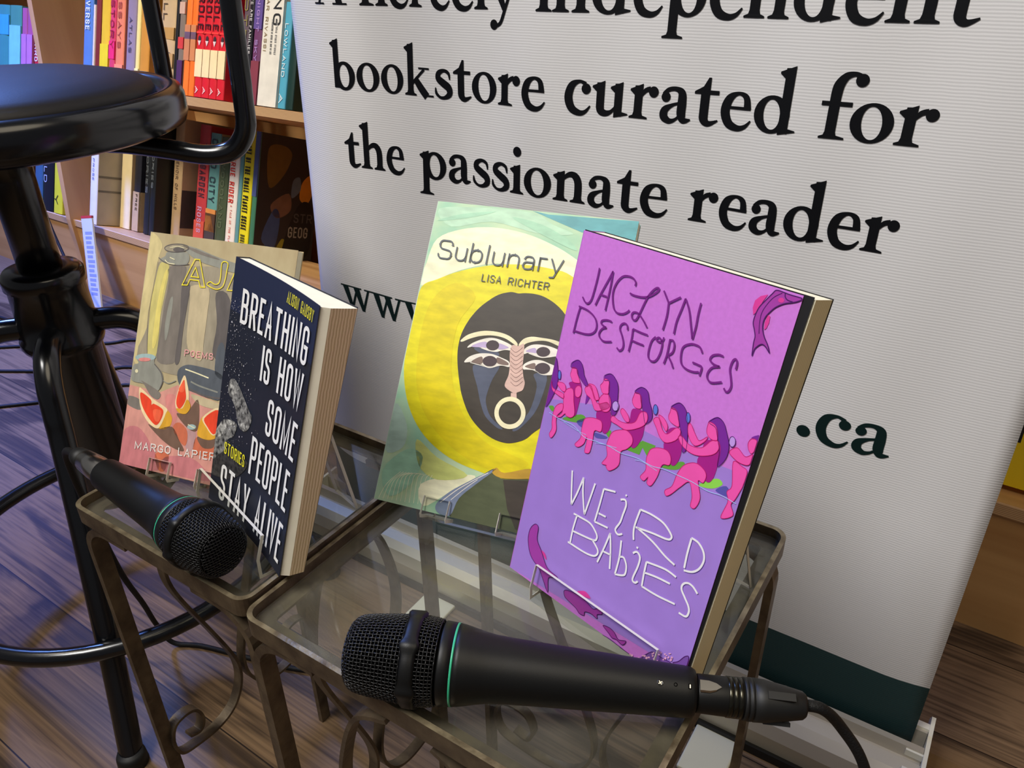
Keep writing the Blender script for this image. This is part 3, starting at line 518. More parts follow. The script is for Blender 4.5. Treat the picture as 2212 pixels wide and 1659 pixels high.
('p','ash',5,0,[8,93.8,8.1,94.6,7.6,94.8,7.5,94]),
('p','ash',5,0,[22.64,78.5,22.45,78.44,22.49,78.16,22.69,78.23]),
('p','ash2',5,0,[2.15,107.35,1.92,107.63,1.72,107.32,1.94,107.04]),
('p','ash',5,0,[19.6,133.6,20.1,133.3,20.3,134,19.8,134.3]),
('p','ash2',5,0,[6.82,144.28,6.76,143.88,7.04,143.8,7.1,144.2]),
('p','ash',5,0,[38.29,61.73,38.48,62.23,38.13,62.5,37.93,62]),
('p','ash',5,0,[11.92,119.63,12.24,119.87,12.08,120.32,11.75,120.09]),
('p','white',5,0,[5.37,129.37,5.25,129.08,5.46,128.91,5.58,129.2]),
('p','ash',5,0,[3.57,104.13,3.32,104.01,3.41,103.66,3.66,103.78]),
('p','ash2',5,0,[9.76,123.92,10.01,124.14,9.85,124.5,9.6,124.28]),
('p','ash2',5,0,[13.31,66.04,12.98,66.09,12.94,65.63,13.28,65.58]),
('p','ash',5,0,[21.06,148.48,21.32,148.26,21.47,148.61,21.22,148.84]),
('p','white',5,0,[2.96,82.33,2.88,82.61,2.67,82.5,2.75,82.21]),
('p','ash2',5,0,[22.72,97.98,22.75,97.55,23.06,97.6,23.03,98.03]),
('p','ash2',5,0,[14.71,146.42,14.96,146.19,15.13,146.54,14.88,146.78]),
('p','white',5,0,[22.5,97.44,22.79,97.15,23,97.55,22.71,97.84]),
('p','ash',5,0,[12.88,113.41,13.15,113.65,12.99,114.03,12.71,113.8]),
('p','ash2',5,0,[14.05,94.44,14.27,94.18,14.46,94.5,14.24,94.76]),
('p','ash',5,0,[4.37,83.19,4.56,83.34,4.45,83.6,4.26,83.46]),
('p','ash',5,0,[21.17,152.7,21.39,153.2,21.03,153.51,20.81,153]),
('p','ash',5,0,[25.78,91.85,25.55,92.02,25.43,91.69,25.66,91.52]),
('p','ash',5,0,[8.79,135.75,8.68,136.04,8.47,135.89,8.58,135.6]),
('p','white',5,0,[23.36,85.75,23.3,85.41,23.54,85.33,23.6,85.66]),
('p','ash',5,0,[25.65,151.41,25.4,151.55,25.3,151.2,25.55,151.06]),
('p','white',5,0,[19.96,67.98,20.15,67.73,20.32,67.99,20.14,68.23]),
('p','white',5,0,[23,68.9,23.7,68.6,24,69.6,23.3,69.9]),
('p','white',5,0,[10.56,62.04,10.88,62.16,10.79,62.61,10.47,62.49]),
('p','ash2',5,0,[43.93,97.96,44.13,97.88,44.19,98.17,43.99,98.25]),
('p','ash',5,0,[6.32,118.47,6.44,118.84,6.18,119.01,6.06,118.64]),
('p','white',5,0,[52.7,72.9,52.4,72.4,52.7,72,53,72.5]),
('p','ash',5,0,[19.9,54.5,19.5,54.3,19.6,53.7,20,53.9]),
('p','ash2',5,0,[11.51,126.81,11.19,126.68,11.28,126.23,11.6,126.36]),
('p','white',5,0,[11.41,62.89,11.26,62.7,11.39,62.49,11.54,62.68]),
('p','ash',5,0,[38.62,121.38,38.94,121.34,38.97,121.79,38.65,121.84]),
('p','white',5,0,[4.27,135.11,4.5,134.66,4.83,134.99,4.59,135.45]),
('p','ash2',5,0,[8.69,75.33,8.53,75.15,8.66,74.92,8.82,75.1]),
('p','ash',5,0,[12.7,53.58,12.54,53.42,12.66,53.19,12.82,53.35]),
('p','ash',5,0,[17,53.4,17.4,53,17.7,53.6,17.3,54]),
('p','white',5,0,[10.3,137.1,9.7,137.5,9.4,136.6,10,136.2]),
('p','ash',5,0,[17.51,92.92,17.91,92.94,17.9,93.5,17.5,93.49]),
('p','ash2',5,0,[40.07,153.5,40.16,153.2,40.38,153.33,40.29,153.64]),
('p','ash',5,0,[3.39,146.66,3.17,146.79,3.08,146.47,3.3,146.35]),
('p','ash2',5,0,[34.98,53.53,35.21,53.24,35.42,53.56,35.19,53.85]),
('p','ash2',5,0,[25.73,136.18,25.59,135.76,25.89,135.56,26.03,135.98]),
('p','ash2',5,0,[24,116.7,23.5,116.2,23.8,115.6,24.3,116]),
('p','ash',5,0,[24.51,111.13,24.28,111.43,24.07,111.1,24.3,110.8]),
('p','white',5,0,[21.4,107.4,22.1,107.6,21.9,108.6,21.2,108.4]),
('p','ash2',5,0,[17.86,106.4,17.48,106.4,17.48,105.87,17.86,105.87]),
('p','ash2',5,0,[11.84,132.74,11.68,132.63,11.76,132.4,11.93,132.51]),
('p','white',5,0,[28.33,118.7,28.08,118.9,27.94,118.55,28.18,118.35]),
('p','white',5,0,[9.63,55.2,9.88,55.12,9.93,55.47,9.68,55.55]),
('p','ash2',5,0,[18.2,87.4,17.7,88.2,17.1,87.4,17.7,86.6]),
('p','ash2',5,0,[4.23,108.22,4.64,108.24,4.62,108.81,4.21,108.79]),
('p','white',5,0,[9.13,66.35,8.91,65.93,9.21,65.63,9.43,66.04]),
('p','ash',5,0,[3.84,138.08,3.66,137.86,3.82,137.61,4,137.84]),
('p','white',5,0,[2.76,152.49,2.84,153.03,2.46,153.16,2.37,152.61]),
('p','white',5,0,[22.66,105.63,22.88,105.41,23.04,105.71,22.82,105.93]),
('p','ash2',5,0,[24.91,94.63,24.61,94.39,24.78,93.97,25.08,94.21]),
('p','white',5,0,[17.21,128.01,17.4,128.11,17.33,128.38,17.14,128.28]),
('p','ash',5,0,[25.26,60.04,25.18,59.8,25.35,59.69,25.43,59.93]),
('p','ash2',5,0,[10.2,88.28,9.97,88.14,10.07,87.81,10.3,87.95]),
('p','white',5,0,[8.01,59.27,8.03,58.77,8.39,58.81,8.37,59.31]),
('p','ash',5,0,[32.5,145.6,32.3,146.3,31.8,146.1,31.9,145.4]),
('p','ash',5,0,[2.09,114.83,1.74,114.6,1.9,114.11,2.25,114.33]),
('p','white',5,0,[2.12,104.35,2.53,104.23,2.62,104.81,2.21,104.93]),
('p','white',5,0,[32.5,61.23,32.71,61.24,32.71,61.54,32.49,61.53]),
('p','white',5,0,[33.34,98.98,33.15,99.13,33.05,98.86,33.24,98.71]),
('p','ash',5,0,[1.82,143.55,1.48,143.54,1.49,143.07,1.83,143.08]),
('p','ash2',5,0,[34.66,85.78,34.37,85.84,34.33,85.44,34.62,85.38]),
('p','ash',5,0,[7.02,160.3,6.66,160.46,6.55,159.95,6.91,159.79]),
('p','ash2',5,0,[25.19,135.61,25.52,135.46,25.62,135.92,25.3,136.07]),
('p','white',5,0,[33.1,84,32.7,83.6,33,83.1,33.4,83.5]),
('p','white',5,0,[4.52,135.08,4.77,134.8,4.97,135.14,4.72,135.42]),
('p','white',5,0,[16.69,135.43,16.35,135.69,16.16,135.2,16.51,134.94]),
('p','white',5,0,[16.46,115.13,16.53,115.37,16.36,115.46,16.29,115.22]),
('p','ash',5,0,[16.18,81.3,16.17,81.61,15.95,81.6,15.96,81.29]),
('p','white',5,0,[17.94,100.85,17.83,100.59,18.01,100.43,18.13,100.69]),
('p','white',5,0,[14.1,128.5,13.6,128.3,13.8,127.6,14.3,127.9]),
('p','ash2',5,0,[12.39,100.29,12.01,100.45,11.9,99.91,12.28,99.76]),
('p','ash2',5,0,[5.74,105.82,5.99,105.99,5.87,106.34,5.62,106.17]),
('p','ash2',5,0,[14.08,137.82,13.9,137.29,14.27,137.04,14.45,137.56]),
('p','ash',5,0,[33.78,131.09,34.12,131.37,33.92,131.85,33.58,131.56]),
('p','ash',5,0,[23.86,103.58,23.63,103.82,23.46,103.49,23.69,103.25]),
('p','ash',5,0,[24.12,62.46,24.28,61.98,24.62,62.21,24.46,62.68]),
('p','white',5,0,[23.14,110.86,22.87,110.79,22.92,110.42,23.19,110.48]),
('p','ash2',5,0,[5.4,115.72,5.47,116.09,5.2,116.19,5.13,115.82]),
('p','ash2',5,0,[22.19,102.71,22.46,102.79,22.4,103.16,22.13,103.08]),
('p','ash2',5,0,[17.45,72.55,17.39,73.07,17.01,72.97,17.08,72.45]),
('p','ash',5,0,[2.16,143.51,2.29,143.11,2.57,143.29,2.44,143.69]),
('p','ash',5,0,[13.99,81.16,13.93,80.81,14.18,80.73,14.24,81.08]),
('p','ash',5,0,[20.54,121.7,20.42,122.1,20.14,121.93,20.26,121.53]),
('p','ash2',5,0,[26.25,67.53,26.58,67.31,26.74,67.76,26.41,67.98]),
('p','ash2',5,0,[16.81,119.17,17.21,119.08,17.27,119.64,16.87,119.73]),
('p','ash',5,0,[1.4,88.2,1,87.7,1.3,87.1,1.8,87.6]),
('p','ash',5,0,[13.34,128.19,13.02,128.48,12.81,128.03,13.13,127.73]),
('p','white',5,0,[25.43,76.68,25.13,76.61,25.18,76.2,25.48,76.26]),
('p','ash',5,0,[18.35,76.46,18.15,76.25,18.3,75.99,18.49,76.19]),
('p','ash2',5,0,[29.53,118.93,29.54,119.28,29.29,119.3,29.28,118.95]),
('p','ash',5,0,[9.33,61.22,9.2,60.97,9.38,60.78,9.52,61.03]),
('p','ash2',5,0,[10.59,82.63,10.83,82.55,10.89,82.89,10.64,82.97]),
('p','white',5,0,[9.22,61.96,9.02,62.13,8.9,61.85,9.1,61.69]),
('p','ash',5,0,[10.6,132.7,11.1,132.4,11.3,133.1,10.8,133.4]),
('p','white',5,0,[32.4,64.2,32.4,65.3,31.6,65.4,31.6,64.3]),
('p','ash2',5,0,[3.8,110.6,3.8,109.9,4.3,109.9,4.3,110.6]),
('p','ash',5,0,[14.51,106.97,14.2,106.59,14.47,106.16,14.78,106.53]),
('p','ash',5,0,[16.3,107.6,16.7,107.9,16.5,108.5,16,108.1]),
('p','white',5,0,[20.4,78.59,20.01,78.68,19.95,78.13,20.34,78.05]),
('p','ash2',5,0,[22.59,161.42,22.29,161.47,22.26,161.06,22.55,161.01]),
('p','ash',5,0,[21.92,79.63,21.84,79.25,22.12,79.14,22.19,79.52]),
('p','ash2',5,0,[8.27,119.88,8.1,120.07,7.97,119.83,8.14,119.64]),
('p','ash2',5,0,[15.19,55.54,15.1,55.86,14.87,55.72,14.97,55.41]),
('p','white',5,0,[24.37,133.03,24.27,133.33,24.06,133.19,24.16,132.9]),
('p','ash2',5,0,[19.47,91.45,19.26,91.37,19.32,91.06,19.53,91.15]),
('p','ash2',5,0,[4.49,65.02,4.25,64.82,4.39,64.47,4.64,64.67]),
('p','white',5,0,[5.97,77.54,6.13,77.97,5.82,78.2,5.65,77.77]),
('p','white',5,0,[27.76,132.05,27.72,132.41,27.47,132.36,27.5,132]),
('p','ash',5,0,[20.1,117.2,20.9,116.8,21.2,117.9,20.4,118.3]),
('p','ash',5,0,[6.6,121.9,6.8,121.3,7.3,121.6,7.1,122.3]),
('p','white',5,0,[3.97,155.64,3.63,155.81,3.5,155.34,3.84,155.17]),
('p','white',5,0,[21.81,101.49,22.05,101.26,22.22,101.6,21.97,101.83]),
('p','ash',5,0,[40.17,105.17,40.43,105.12,40.47,105.5,40.2,105.55]),
('p','ash2',5,0,[21.41,78.39,21.56,78.94,21.17,79.14,21.02,78.6]),
('p','ash2',5,0,[2.22,104.14,2.14,103.74,2.43,103.64,2.5,104.04]),
('p','white',5,0,[4.9,107.7,5.1,108.5,4.5,108.7,4.4,107.9]),
('p','ash',5,0,[6.1,126.7,6.6,127.6,5.9,128.2,5.5,127.3]),
('p','ash',5,0,[19.1,125.8,18.6,125.8,18.6,125.2,19.1,125.1]),
('p','ash',5,0,[26.2,70.62,25.84,70.88,25.64,70.38,26.01,70.11]),
('p','ash',5,0,[10.13,72.74,9.77,72.6,9.86,72.09,10.23,72.22]),
('p','white',5,0,[8.34,103.14,8.69,103.11,8.71,103.61,8.36,103.63]),
('p','white',5,0,[29.5,73.48,29.31,73.15,29.55,72.88,29.74,73.21]),
('p','ash',5,0,[6.02,115.56,5.95,115.12,6.26,115.01,6.34,115.45]),
('p','ash',5,0,[21.37,90.36,21.55,89.97,21.82,90.22,21.65,90.6]),
('p','ash',5,0,[8.2,96.6,8.5,97,8.3,97.5,7.9,97.1]),
('p','ash2',5,0,[18.61,64.51,18.81,64.96,18.49,65.25,18.29,64.8]),
('p','ash',5,0,[3.52,61.72,3.22,61.81,3.16,61.4,3.45,61.31]),
('p','white',5,0,[30.92,78.35,30.65,78.41,30.61,78.03,30.88,77.97]),
('p','white',5,0,[7.28,121.95,7.43,122.14,7.29,122.35,7.14,122.15]),
('p','white',5,0,[5.89,54.43,6.13,54.68,5.95,55.01,5.72,54.77]),
('p','white',5,0,[4,152.37,3.83,152.58,3.68,152.34,3.85,152.13]),
('p','ash',5,0,[24,116.41,23.98,115.98,24.29,115.94,24.31,116.38]),
('p','white',5,0,[29.8,119.71,30.01,119.96,29.83,120.25,29.62,120.01]),
('p','ash',5,0,[28.21,151.96,28.01,152.47,27.65,152.2,27.84,151.69]),
('p','ash',5,0,[26.63,59.48,26.43,59.37,26.5,59.08,26.71,59.19]),
('p','ash2',5,0,[63.4,68.37,63.64,68.16,63.8,68.5,63.55,68.72]),
('p','ash2',5,0,[18.23,66.55,17.96,66.4,18.07,66.02,18.34,66.17]),
('p','ash',5,0,[12.62,136.63,12.6,137,12.34,136.98,12.36,136.62]),
('p','white',5,0,[20.13,120.73,19.83,120.49,20.01,120.07,20.31,120.31]),
('p','ash2',5,0,[9.13,65.29,8.87,65.21,8.92,64.85,9.18,64.92]),
('p','ash',5,0,[16.99,78.44,16.77,78.61,16.65,78.3,16.87,78.13]),
('p','ash2',5,0,[26.65,74.76,26.91,74.96,26.77,75.33,26.5,75.13]),
('p','ash2',5,0,[7.34,122.71,7,122.84,6.91,122.37,7.25,122.24]),
('p','ash',5,0,[2.86,151.22,3.02,151.09,3.12,151.32,2.95,151.45]),
('p','white',5,0,[24.23,87.51,24.16,87.92,23.86,87.82,23.94,87.41]),
('p','ash',5,0,[33.99,91.66,33.9,91.38,34.11,91.25,34.19,91.54]),
('p','ash2',5,0,[10.91,88.2,10.91,87.91,11.12,87.9,11.12,88.19]),
('p','ash2',5,0,[50.45,123.06,50.1,122.92,50.2,122.43,50.55,122.57]),
('p','white',5,0,[50.2,72.2,49.8,71.7,50.2,71.2,50.5,71.7]),
('p','white',5,0,[15.72,61.19,15.54,61.26,15.49,61,15.67,60.93]),
('p','ash2',5,0,[24.88,125.29,25.21,124.99,25.43,125.46,25.1,125.77]),
('p','ash',5,0,[7.7,155.88,7.8,155.58,8.02,155.73,7.91,156.02]),
('p','white',5,0,[20.06,87.48,20.04,87.97,19.69,87.94,19.71,87.46]),
('p','white',5,0,[14.7,108.5,15.1,108,15.4,108.6,15,109.1]),
('p','ash2',5,0,[42.55,112.04,42.92,112.3,42.73,112.82,42.36,112.56]),
('p','white',5,0,[29.22,95.18,29.41,94.9,29.61,95.16,29.42,95.44]),
('p','ash',5,0,[21.58,96.2,21.36,96.05,21.47,95.73,21.69,95.89]),
('p','white',5,0,[12.4,64.3,12.5,65.3,11.8,65.5,11.6,64.5]),
('p','ash',5,0,[12.62,106.13,12.83,106.11,12.84,106.41,12.63,106.42]),
('p','white',5,0,[3.28,146.71,3.39,146.48,3.55,146.62,3.45,146.86]),
('p','ash',5,0,[10.45,62.89,10.67,63.27,10.4,63.58,10.18,63.21]),
('p','white',5,0,[4.6,142.7,4,141.9,4.5,141,5.2,141.7]),
('p','ash2',5,0,[21.35,62.7,21.42,63.03,21.18,63.12,21.12,62.79]),
('p','ash',5,0,[14.4,129.4,14,129.7,13.7,129.2,14.1,128.8]),
('p','white',5,0,[24.55,58.71,24.25,58.65,24.29,58.23,24.59,58.29]),
('p','ash2',5,0,[19.83,97.15,19.85,96.7,20.17,96.73,20.15,97.18]),
('p','ash2',5,0,[2.3,105.3,2.2,105.9,1.8,105.9,1.8,105.3]),
('p','white',5,0,[30.88,78.47,30.63,78.34,30.73,78,30.97,78.13]),
('p','ash',5,0,[10.08,122.81,10.35,123.12,10.13,123.5,9.86,123.19]),
('p','ash2',5,0,[29.39,130.72,29.45,131.08,29.19,131.17,29.13,130.81]),
('p','ash2',5,0,[31.4,103.6,31.1,104.7,30.4,104.3,30.7,103.3]),
('p','ash',5,0,[1.04,110.42,0.77,110.29,0.87,109.92,1.13,110.05]),
('p','ash',5,0,[14.8,156.48,14.99,156.92,14.68,157.2,14.48,156.76]),
('p','ash',5,0,[12,159.5,11.9,158.7,12.5,158.5,12.6,159.3]),
('p','white',5,0,[31.11,97.84,30.89,97.83,30.9,97.52,31.12,97.54]),
('p','white',5,0,[30.18,55.79,30.43,55.79,30.43,56.15,30.17,56.14]),
('p','white',5,0,[29.72,88.05,29.65,87.49,30.04,87.39,30.12,87.94]),
('p','ash2',5,0,[8.67,115.12,8.58,115.36,8.41,115.24,8.49,114.99]),
('p','white',5,0,[7.4,132.7,7.9,132.8,7.8,133.4,7.4,133.3]),
('p','white',5,0,[16.29,139.02,16.46,138.88,16.56,139.12,16.39,139.26]),
('p','white',5,0,[9.82,90.04,10.23,90.14,10.16,90.72,9.74,90.62]),
('p','white',5,0,[22.54,62.34,22.29,62.07,22.47,61.72,22.72,61.98]),
('p','ash',5,0,[12.43,141.15,12.24,141.09,12.28,140.84,12.47,140.89]),
('p','white',5,0,[8.68,130.96,8.82,131.15,8.69,131.34,8.55,131.16]),
('p','white',5,0,[28.8,158.7,28.5,159,28.2,158.5,28.6,158.1]),
('p','ash',5,0,[11.27,64.5,11.54,64.8,11.32,65.19,11.05,64.88]),
('p','ash2',5,0,[20.6,89.8,21.1,89.7,21.1,90.5,20.6,90.5]),
('p','white',5,0,[41.07,98.02,40.91,97.49,41.29,97.25,41.45,97.78]),
('p','white',5,0,[47.9,75,48.3,74.3,48.8,74.8,48.4,75.6]),
('p','ash2',5,0,[34.5,97.3,35.1,97.2,35.2,98,34.7,98.1]),
('p','ash',5,0,[20.89,134.11,20.76,133.57,21.14,133.39,21.28,133.93]),
('p','ash',5,0,[2.23,118.51,2.42,118.5,2.42,118.76,2.24,118.77]),
('p','white',5,0,[13.36,60.36,13.56,60.05,13.79,60.33,13.58,60.65]),
('p','ash2',5,0,[1.65,156.12,1.78,156.46,1.54,156.65,1.41,156.31]),
('p','white',5,0,[8.96,110.63,8.67,110.99,8.41,110.59,8.7,110.22]),
('p','ash2',5,0,[13.38,64.38,13.56,64.14,13.74,64.4,13.55,64.64]),
('p','ash',5,0,[19.85,88.81,20.11,89.17,19.84,89.54,19.59,89.17]),
('p','white',5,0,[4.84,151.61,5.04,151.94,4.81,152.21,4.61,151.89]),
('p','ash',5,0,[37.39,122.29,37.32,121.94,37.57,121.84,37.64,122.19]),
('p','ash2',5,0,[10.39,60.26,10.24,59.84,10.54,59.63,10.69,60.05]),
('p','ash2',5,0,[3.84,135.51,3.98,135.16,4.23,135.36,4.09,135.71]),
('p','ash2',5,0,[2.46,144.8,2.66,144.55,2.84,144.83,2.64,145.08]),
('p','ash2',5,0,[9.21,159.27,9.15,159.66,8.87,159.58,8.93,159.19]),
('p','white',5,0,[14.73,54.97,14.63,54.6,14.89,54.47,14.99,54.83]),
('p','ash2',5,0,[31.28,76.91,31.47,76.64,31.65,76.9,31.47,77.16]),
('p','ash',5,0,[12.71,104.88,12.92,104.6,13.12,104.9,12.91,105.17]),
('p','ash',5,0,[23.87,127.39,23.61,127.36,23.63,127,23.89,127.03]),
('p','ash',5,0,[19.34,91.77,19.55,92.08,19.33,92.37,19.12,92.07]),
('p','ash2',5,0,[9.29,146.56,9.49,146.53,9.5,146.81,9.31,146.83]),
('p','ash2',5,0,[25.8,66.4,26.2,66.6,26.1,67.2,25.7,67.1]),
('p','ash',5,0,[1.18,158.82,0.91,158.63,1.04,158.26,1.31,158.44]),
('p','ash',5,0,[11.81,90.35,11.96,90.16,12.1,90.37,11.94,90.56]),
('p','ash2',5,0,[9.57,79.12,9.56,78.76,9.81,78.74,9.83,79.09]),
('p','ash',5,0,[23.1,116.2,23.9,116.6,23.5,117.7,22.8,117.2]),
('p','white',5,0,[13.3,152.74,13.11,152.87,13.02,152.62,13.2,152.49]),
('p','ash2',5,0,[15.8,109.9,16.4,110.1,16.2,110.9,15.6,110.6]),
('p','ash2',5,0,[17.5,55,17.7,54.5,18.1,54.8,17.9,55.4]),
('p','ash',5,0,[28.77,102.89,29.14,103.02,29.04,103.54,28.67,103.41]),
('p','white',5,0,[19.82,54.91,19.58,55.09,19.45,54.76,19.69,54.57]),
('p','ash2',5,0,[28.13,82.79,28.26,82.59,28.4,82.77,28.27,82.97]),
('p','ash',5,0,[9.11,56.72,8.88,56.77,8.85,56.44,9.08,56.39]),
('p','ash',5,0,[8.32,152.52,8.33,152,8.7,152.01,8.69,152.53]),
('p','ash2',5,0,[21.7,112,21.6,111.3,22.1,111.1,22.3,111.9]),
('p','white',5,0,[16.79,102.64,16.99,102.92,16.79,103.21,16.58,102.92]),
('p','white',5,0,[17.8,65,17.2,65,17.2,64.1,17.9,64.1]),
('p','white',5,0,[6.12,52.97,6.14,52.53,6.46,52.56,6.44,53]),
('p','ash',5,0,[58.06,127.28,57.91,127.43,57.81,127.23,57.96,127.08]),
('p','ash2',5,0,[8.96,114.44,9.08,114.25,9.22,114.41,9.1,114.6]),
('p','ash',5,0,[4.29,80.39,4.15,80.08,4.37,79.89,4.51,80.19]),
('p','white',5,0,[34.68,137.4,34.46,137.26,34.56,136.95,34.78,137.09]),
('p','ash',5,0,[10.85,92.07,10.75,91.73,10.99,91.59,11.09,91.93]),
('p','ash2',5,0,[4.58,125.57,4.51,125.32,4.69,125.22,4.76,125.47]),
('p','ash2',5,0,[31.91,137.54,31.61,137.35,31.75,136.93,32.05,137.12]),
('p','ash',5,0,[28.5,110.4,28.8,110.1,29,110.6,28.7,111]),
('p','ash',5,0,[8,151.1,8.6,151.4,8.4,152.2,7.8,151.9]),
('p','ash',5,0,[21.4,106.6,21.2,106,21.7,105.7,21.9,106.3]),
('p','ash2',5,0,[12,155.6,12.4,155.1,12.8,155.6,12.4,156.2]),
('p','ash2',5,0,[22.61,98.82,22.78,98.92,22.71,99.17,22.54,99.07]),
('p','ash',5,0,[30.89,62.53,31.1,62.61,31.05,62.91,30.83,62.84]),
('p','ash',5,0,[25.28,114.19,25.04,113.88,25.26,113.54,25.5,113.85]),
('p','white',5,0,[27.4,147.9,27.4,147.3,27.8,147.3,27.8,147.9]),
('p','white',5,0,[28.33,78.17,28.56,78.34,28.44,78.66,28.21,78.49]),
('p','ash',5,0,[16.26,76.84,16.22,76.51,16.45,76.46,16.49,76.79]),
('p','white',5,0,[44.87,148.63,44.49,148.69,44.45,148.16,44.83,148.09]),
('p','ash2',5,0,[4.2,107.94,4.55,107.98,4.52,108.47,4.17,108.42]),
('p','ash',5,0,[21.11,89.45,20.87,89.52,20.82,89.18,21.06,89.1]),
('p','white',5,0,[42.73,115.18,42.51,115.23,42.47,114.93,42.69,114.88]),
('p','ash',5,0,[14.45,85.31,14.07,85.34,14.06,84.81,14.43,84.78]),
('p','white',5,0,[12.77,81.19,12.54,81.19,12.54,80.87,12.77,80.87]),
('p','ash',5,0,[36.93,63.49,36.74,63.21,36.94,62.94,37.13,63.22]),
('p','ash',5,0,[12.03,98.77,12.12,98.54,12.29,98.67,12.19,98.9]),
('p','white',5,0,[41.52,141.83,41.71,141.6,41.87,141.87,41.68,142.1]),
('p','ash2',5,0,[16.9,78.62,16.66,78.93,16.44,78.61,16.67,78.29]),
('p','white',5,0,[17.11,53.1,17.37,53.19,17.31,53.55,17.04,53.47]),
('p','ash',5,0,[14.3,69.5,14.4,70.5,13.7,70.7,13.5,69.7]),
('p','ash',5,0,[8.31,94.91,8.6,94.9,8.61,95.31,8.31,95.32]),
('p','ash',5,0,[10.7,98.51,11.01,98.52,11,98.96,10.69,98.94]),
('p','white',5,0,[10.39,101.48,10.58,101.67,10.45,101.95,10.25,101.76]),
('p','ash',5,0,[15.79,142.09,15.87,142.49,15.59,142.6,15.51,142.2]),
('p','white',5,0,[15.2,125,15.3,124.2,15.9,124.4,15.8,125.2]),
('p','ash2',5,0,[10.87,160.05,10.87,160.48,10.56,160.48,10.56,160.05]),
('p','ash',5,0,[18.91,76.06,19.17,75.66,19.45,76.03,19.19,76.42]),
('p','ash2',5,0,[7.36,146.16,7.24,145.71,7.56,145.55,7.68,145.99]),
('p','ash2',5,0,[12,124,11.9,124.7,11.4,124.5,11.6,123.8]),
('p','ash',5,0,[22.89,108.88,22.98,109.12,22.81,109.25,22.72,109.01]),
('p','ash',5,0,[45.8,107.5,45.2,106.9,45.7,106,46.3,106.7]),
('p','white',5,0,[26.58,131.8,26.68,131.55,26.86,131.69,26.76,131.94]),
('p','ash',5,0,[24.51,121.8,24.32,121.71,24.39,121.45,24.57,121.54]),
('p','white',5,0,[11.12,141.03,11.46,140.71,11.68,141.18,11.35,141.5]),
('p','ash',5,0,[4.85,153.42,4.48,153.37,4.52,152.86,4.89,152.9]),
('p','white',5,0,[3.03,113.21,2.7,113.47,2.52,113.02,2.84,112.76]),
('p','white',5,0,[49.99,159.06,50.19,159.18,50.11,159.46,49.91,159.34]),
('p','ash2',5,0,[35.94,143.32,36.08,143,36.31,143.2,36.17,143.52]),
('p','ash2',5,0,[19.6,116.73,19.75,116.53,19.9,116.75,19.74,116.96]),
('p','ash',5,0,[12.54,85.47,12.21,85.6,12.12,85.14,12.45,85.01]),
('p','ash2',5,0,[28.97,94.12,29.04,94.53,28.75,94.62,28.68,94.21]),
('p','ash2',5,0,[3.91,149.36,3.77,149.55,3.64,149.35,3.78,149.17]),
('p','ash2',5,0,[15.52,79.58,15.21,79.36,15.37,78.92,15.68,79.15]),
('p','ash',5,0,[17.61,119.47,17.79,119.2,17.98,119.45,17.8,119.72]),
('p','white',5,0,[25,55,24.5,55.2,24.4,54.6,24.8,54.4]),
('p','ash2',5,0,[36.36,89.89,36.22,89.57,36.45,89.38,36.58,89.7]),
('p','white',5,0,[29.89,72.92,29.89,72.52,30.17,72.52,30.18,72.92]),
('p','ash',5,0,[7.15,64.85,6.89,65.21,6.63,64.84,6.89,64.48]),
('p','ash',5,0,[19.88,103.38,19.94,103.01,20.2,103.08,20.15,103.46]),
('p','white',5,0,[36.2,101.9,36.9,102.2,36.7,103.1,36,102.8]),
('p','ash',5,0,[34.39,83.47,34.45,83.84,34.19,83.92,34.13,83.55]),
('p','white',5,0,[18.39,72.72,18.17,72.63,18.23,72.32,18.45,72.4]),
('p','ash2',5,0,[14.32,114.09,14.09,113.87,14.24,113.55,14.47,113.77]),
('p','ash2',5,0,[29.4,94,28.9,94.2,28.7,93.5,29.3,93.3]),
('p','ash2',5,0,[14.14,76.23,14.09,75.91,14.32,75.85,14.37,76.17]),
('p','ash2',5,0,[1.99,157.35,2.28,157.38,2.26,157.79,1.96,157.76]),
('p','ash2',5,0,[8.76,118.09,8.96,117.93,9.07,118.2,8.88,118.36])],
'sub':[
('p','teal',1,0,[74.4,223.6,87,222.1,151.4,223.8,151.4,206.8,113.2,211.9,95.6,217.1]),
('c','cream',1,0,[5.5,195.3,23.1,204.4,46.3,208.4,71.8,206.7,94.5,200.6,112.6,192.7,143.9,175.3,130.6,169.1,67.6,182.9,29.8,174.6,0.6,159,1.3,177.7]),
('c','mint',1,0,[1.9,218.2,36.9,222.2,74.7,222.1,91.5,215.1,107.6,209.7,80.8,207.8,45.4,212.5,14.6,205.7]),
('c','mint2',2,0,[2.4,208.9,20.5,215.7,46.9,220.3,26,213.3]),
('c','mint2',2,0,[60.1,217.3,84,214.2,105.6,205,111.4,198.4,85.6,206.9]),
('c','yellow',2,0,[1,157.6,12.4,165.3,29.9,173.9,52.4,180.8,76.6,184.1,98.1,183.4,113.8,179.7,151.4,158.3,151.4,77.2,141.1,46.4,110.9,37.3,90.7,33.7,76.7,35,55.7,38.6,36.5,46.4,20.9,58.1,8.7,75.2,1.2,96.5,0,115.9,0.2,136]),
('c','yellow2',3,0,[11.4,148.4,27.2,164.4,45.1,156.4,35.7,133.9,38.3,101.4,52.3,74.4,73.4,56.7,96,51.1,108.9,46.7,89.9,37.1,59.3,43.7,31.7,60.2,14.9,83.9,8.7,117.5]),
('c','mint2',2,0,[1.7,21.6,17.1,39.6,30.8,36.5,25.8,16.4,10.8,4.3]),
('c','lime2',2,0,[23.2,48.2,41.5,38.6,66.8,30.8,45,23.3,29,30.2]),
('c','cream',1,0,[33.5,18,59.4,29.3,73,30.7,54.7,15.3,38.6,3.1]),
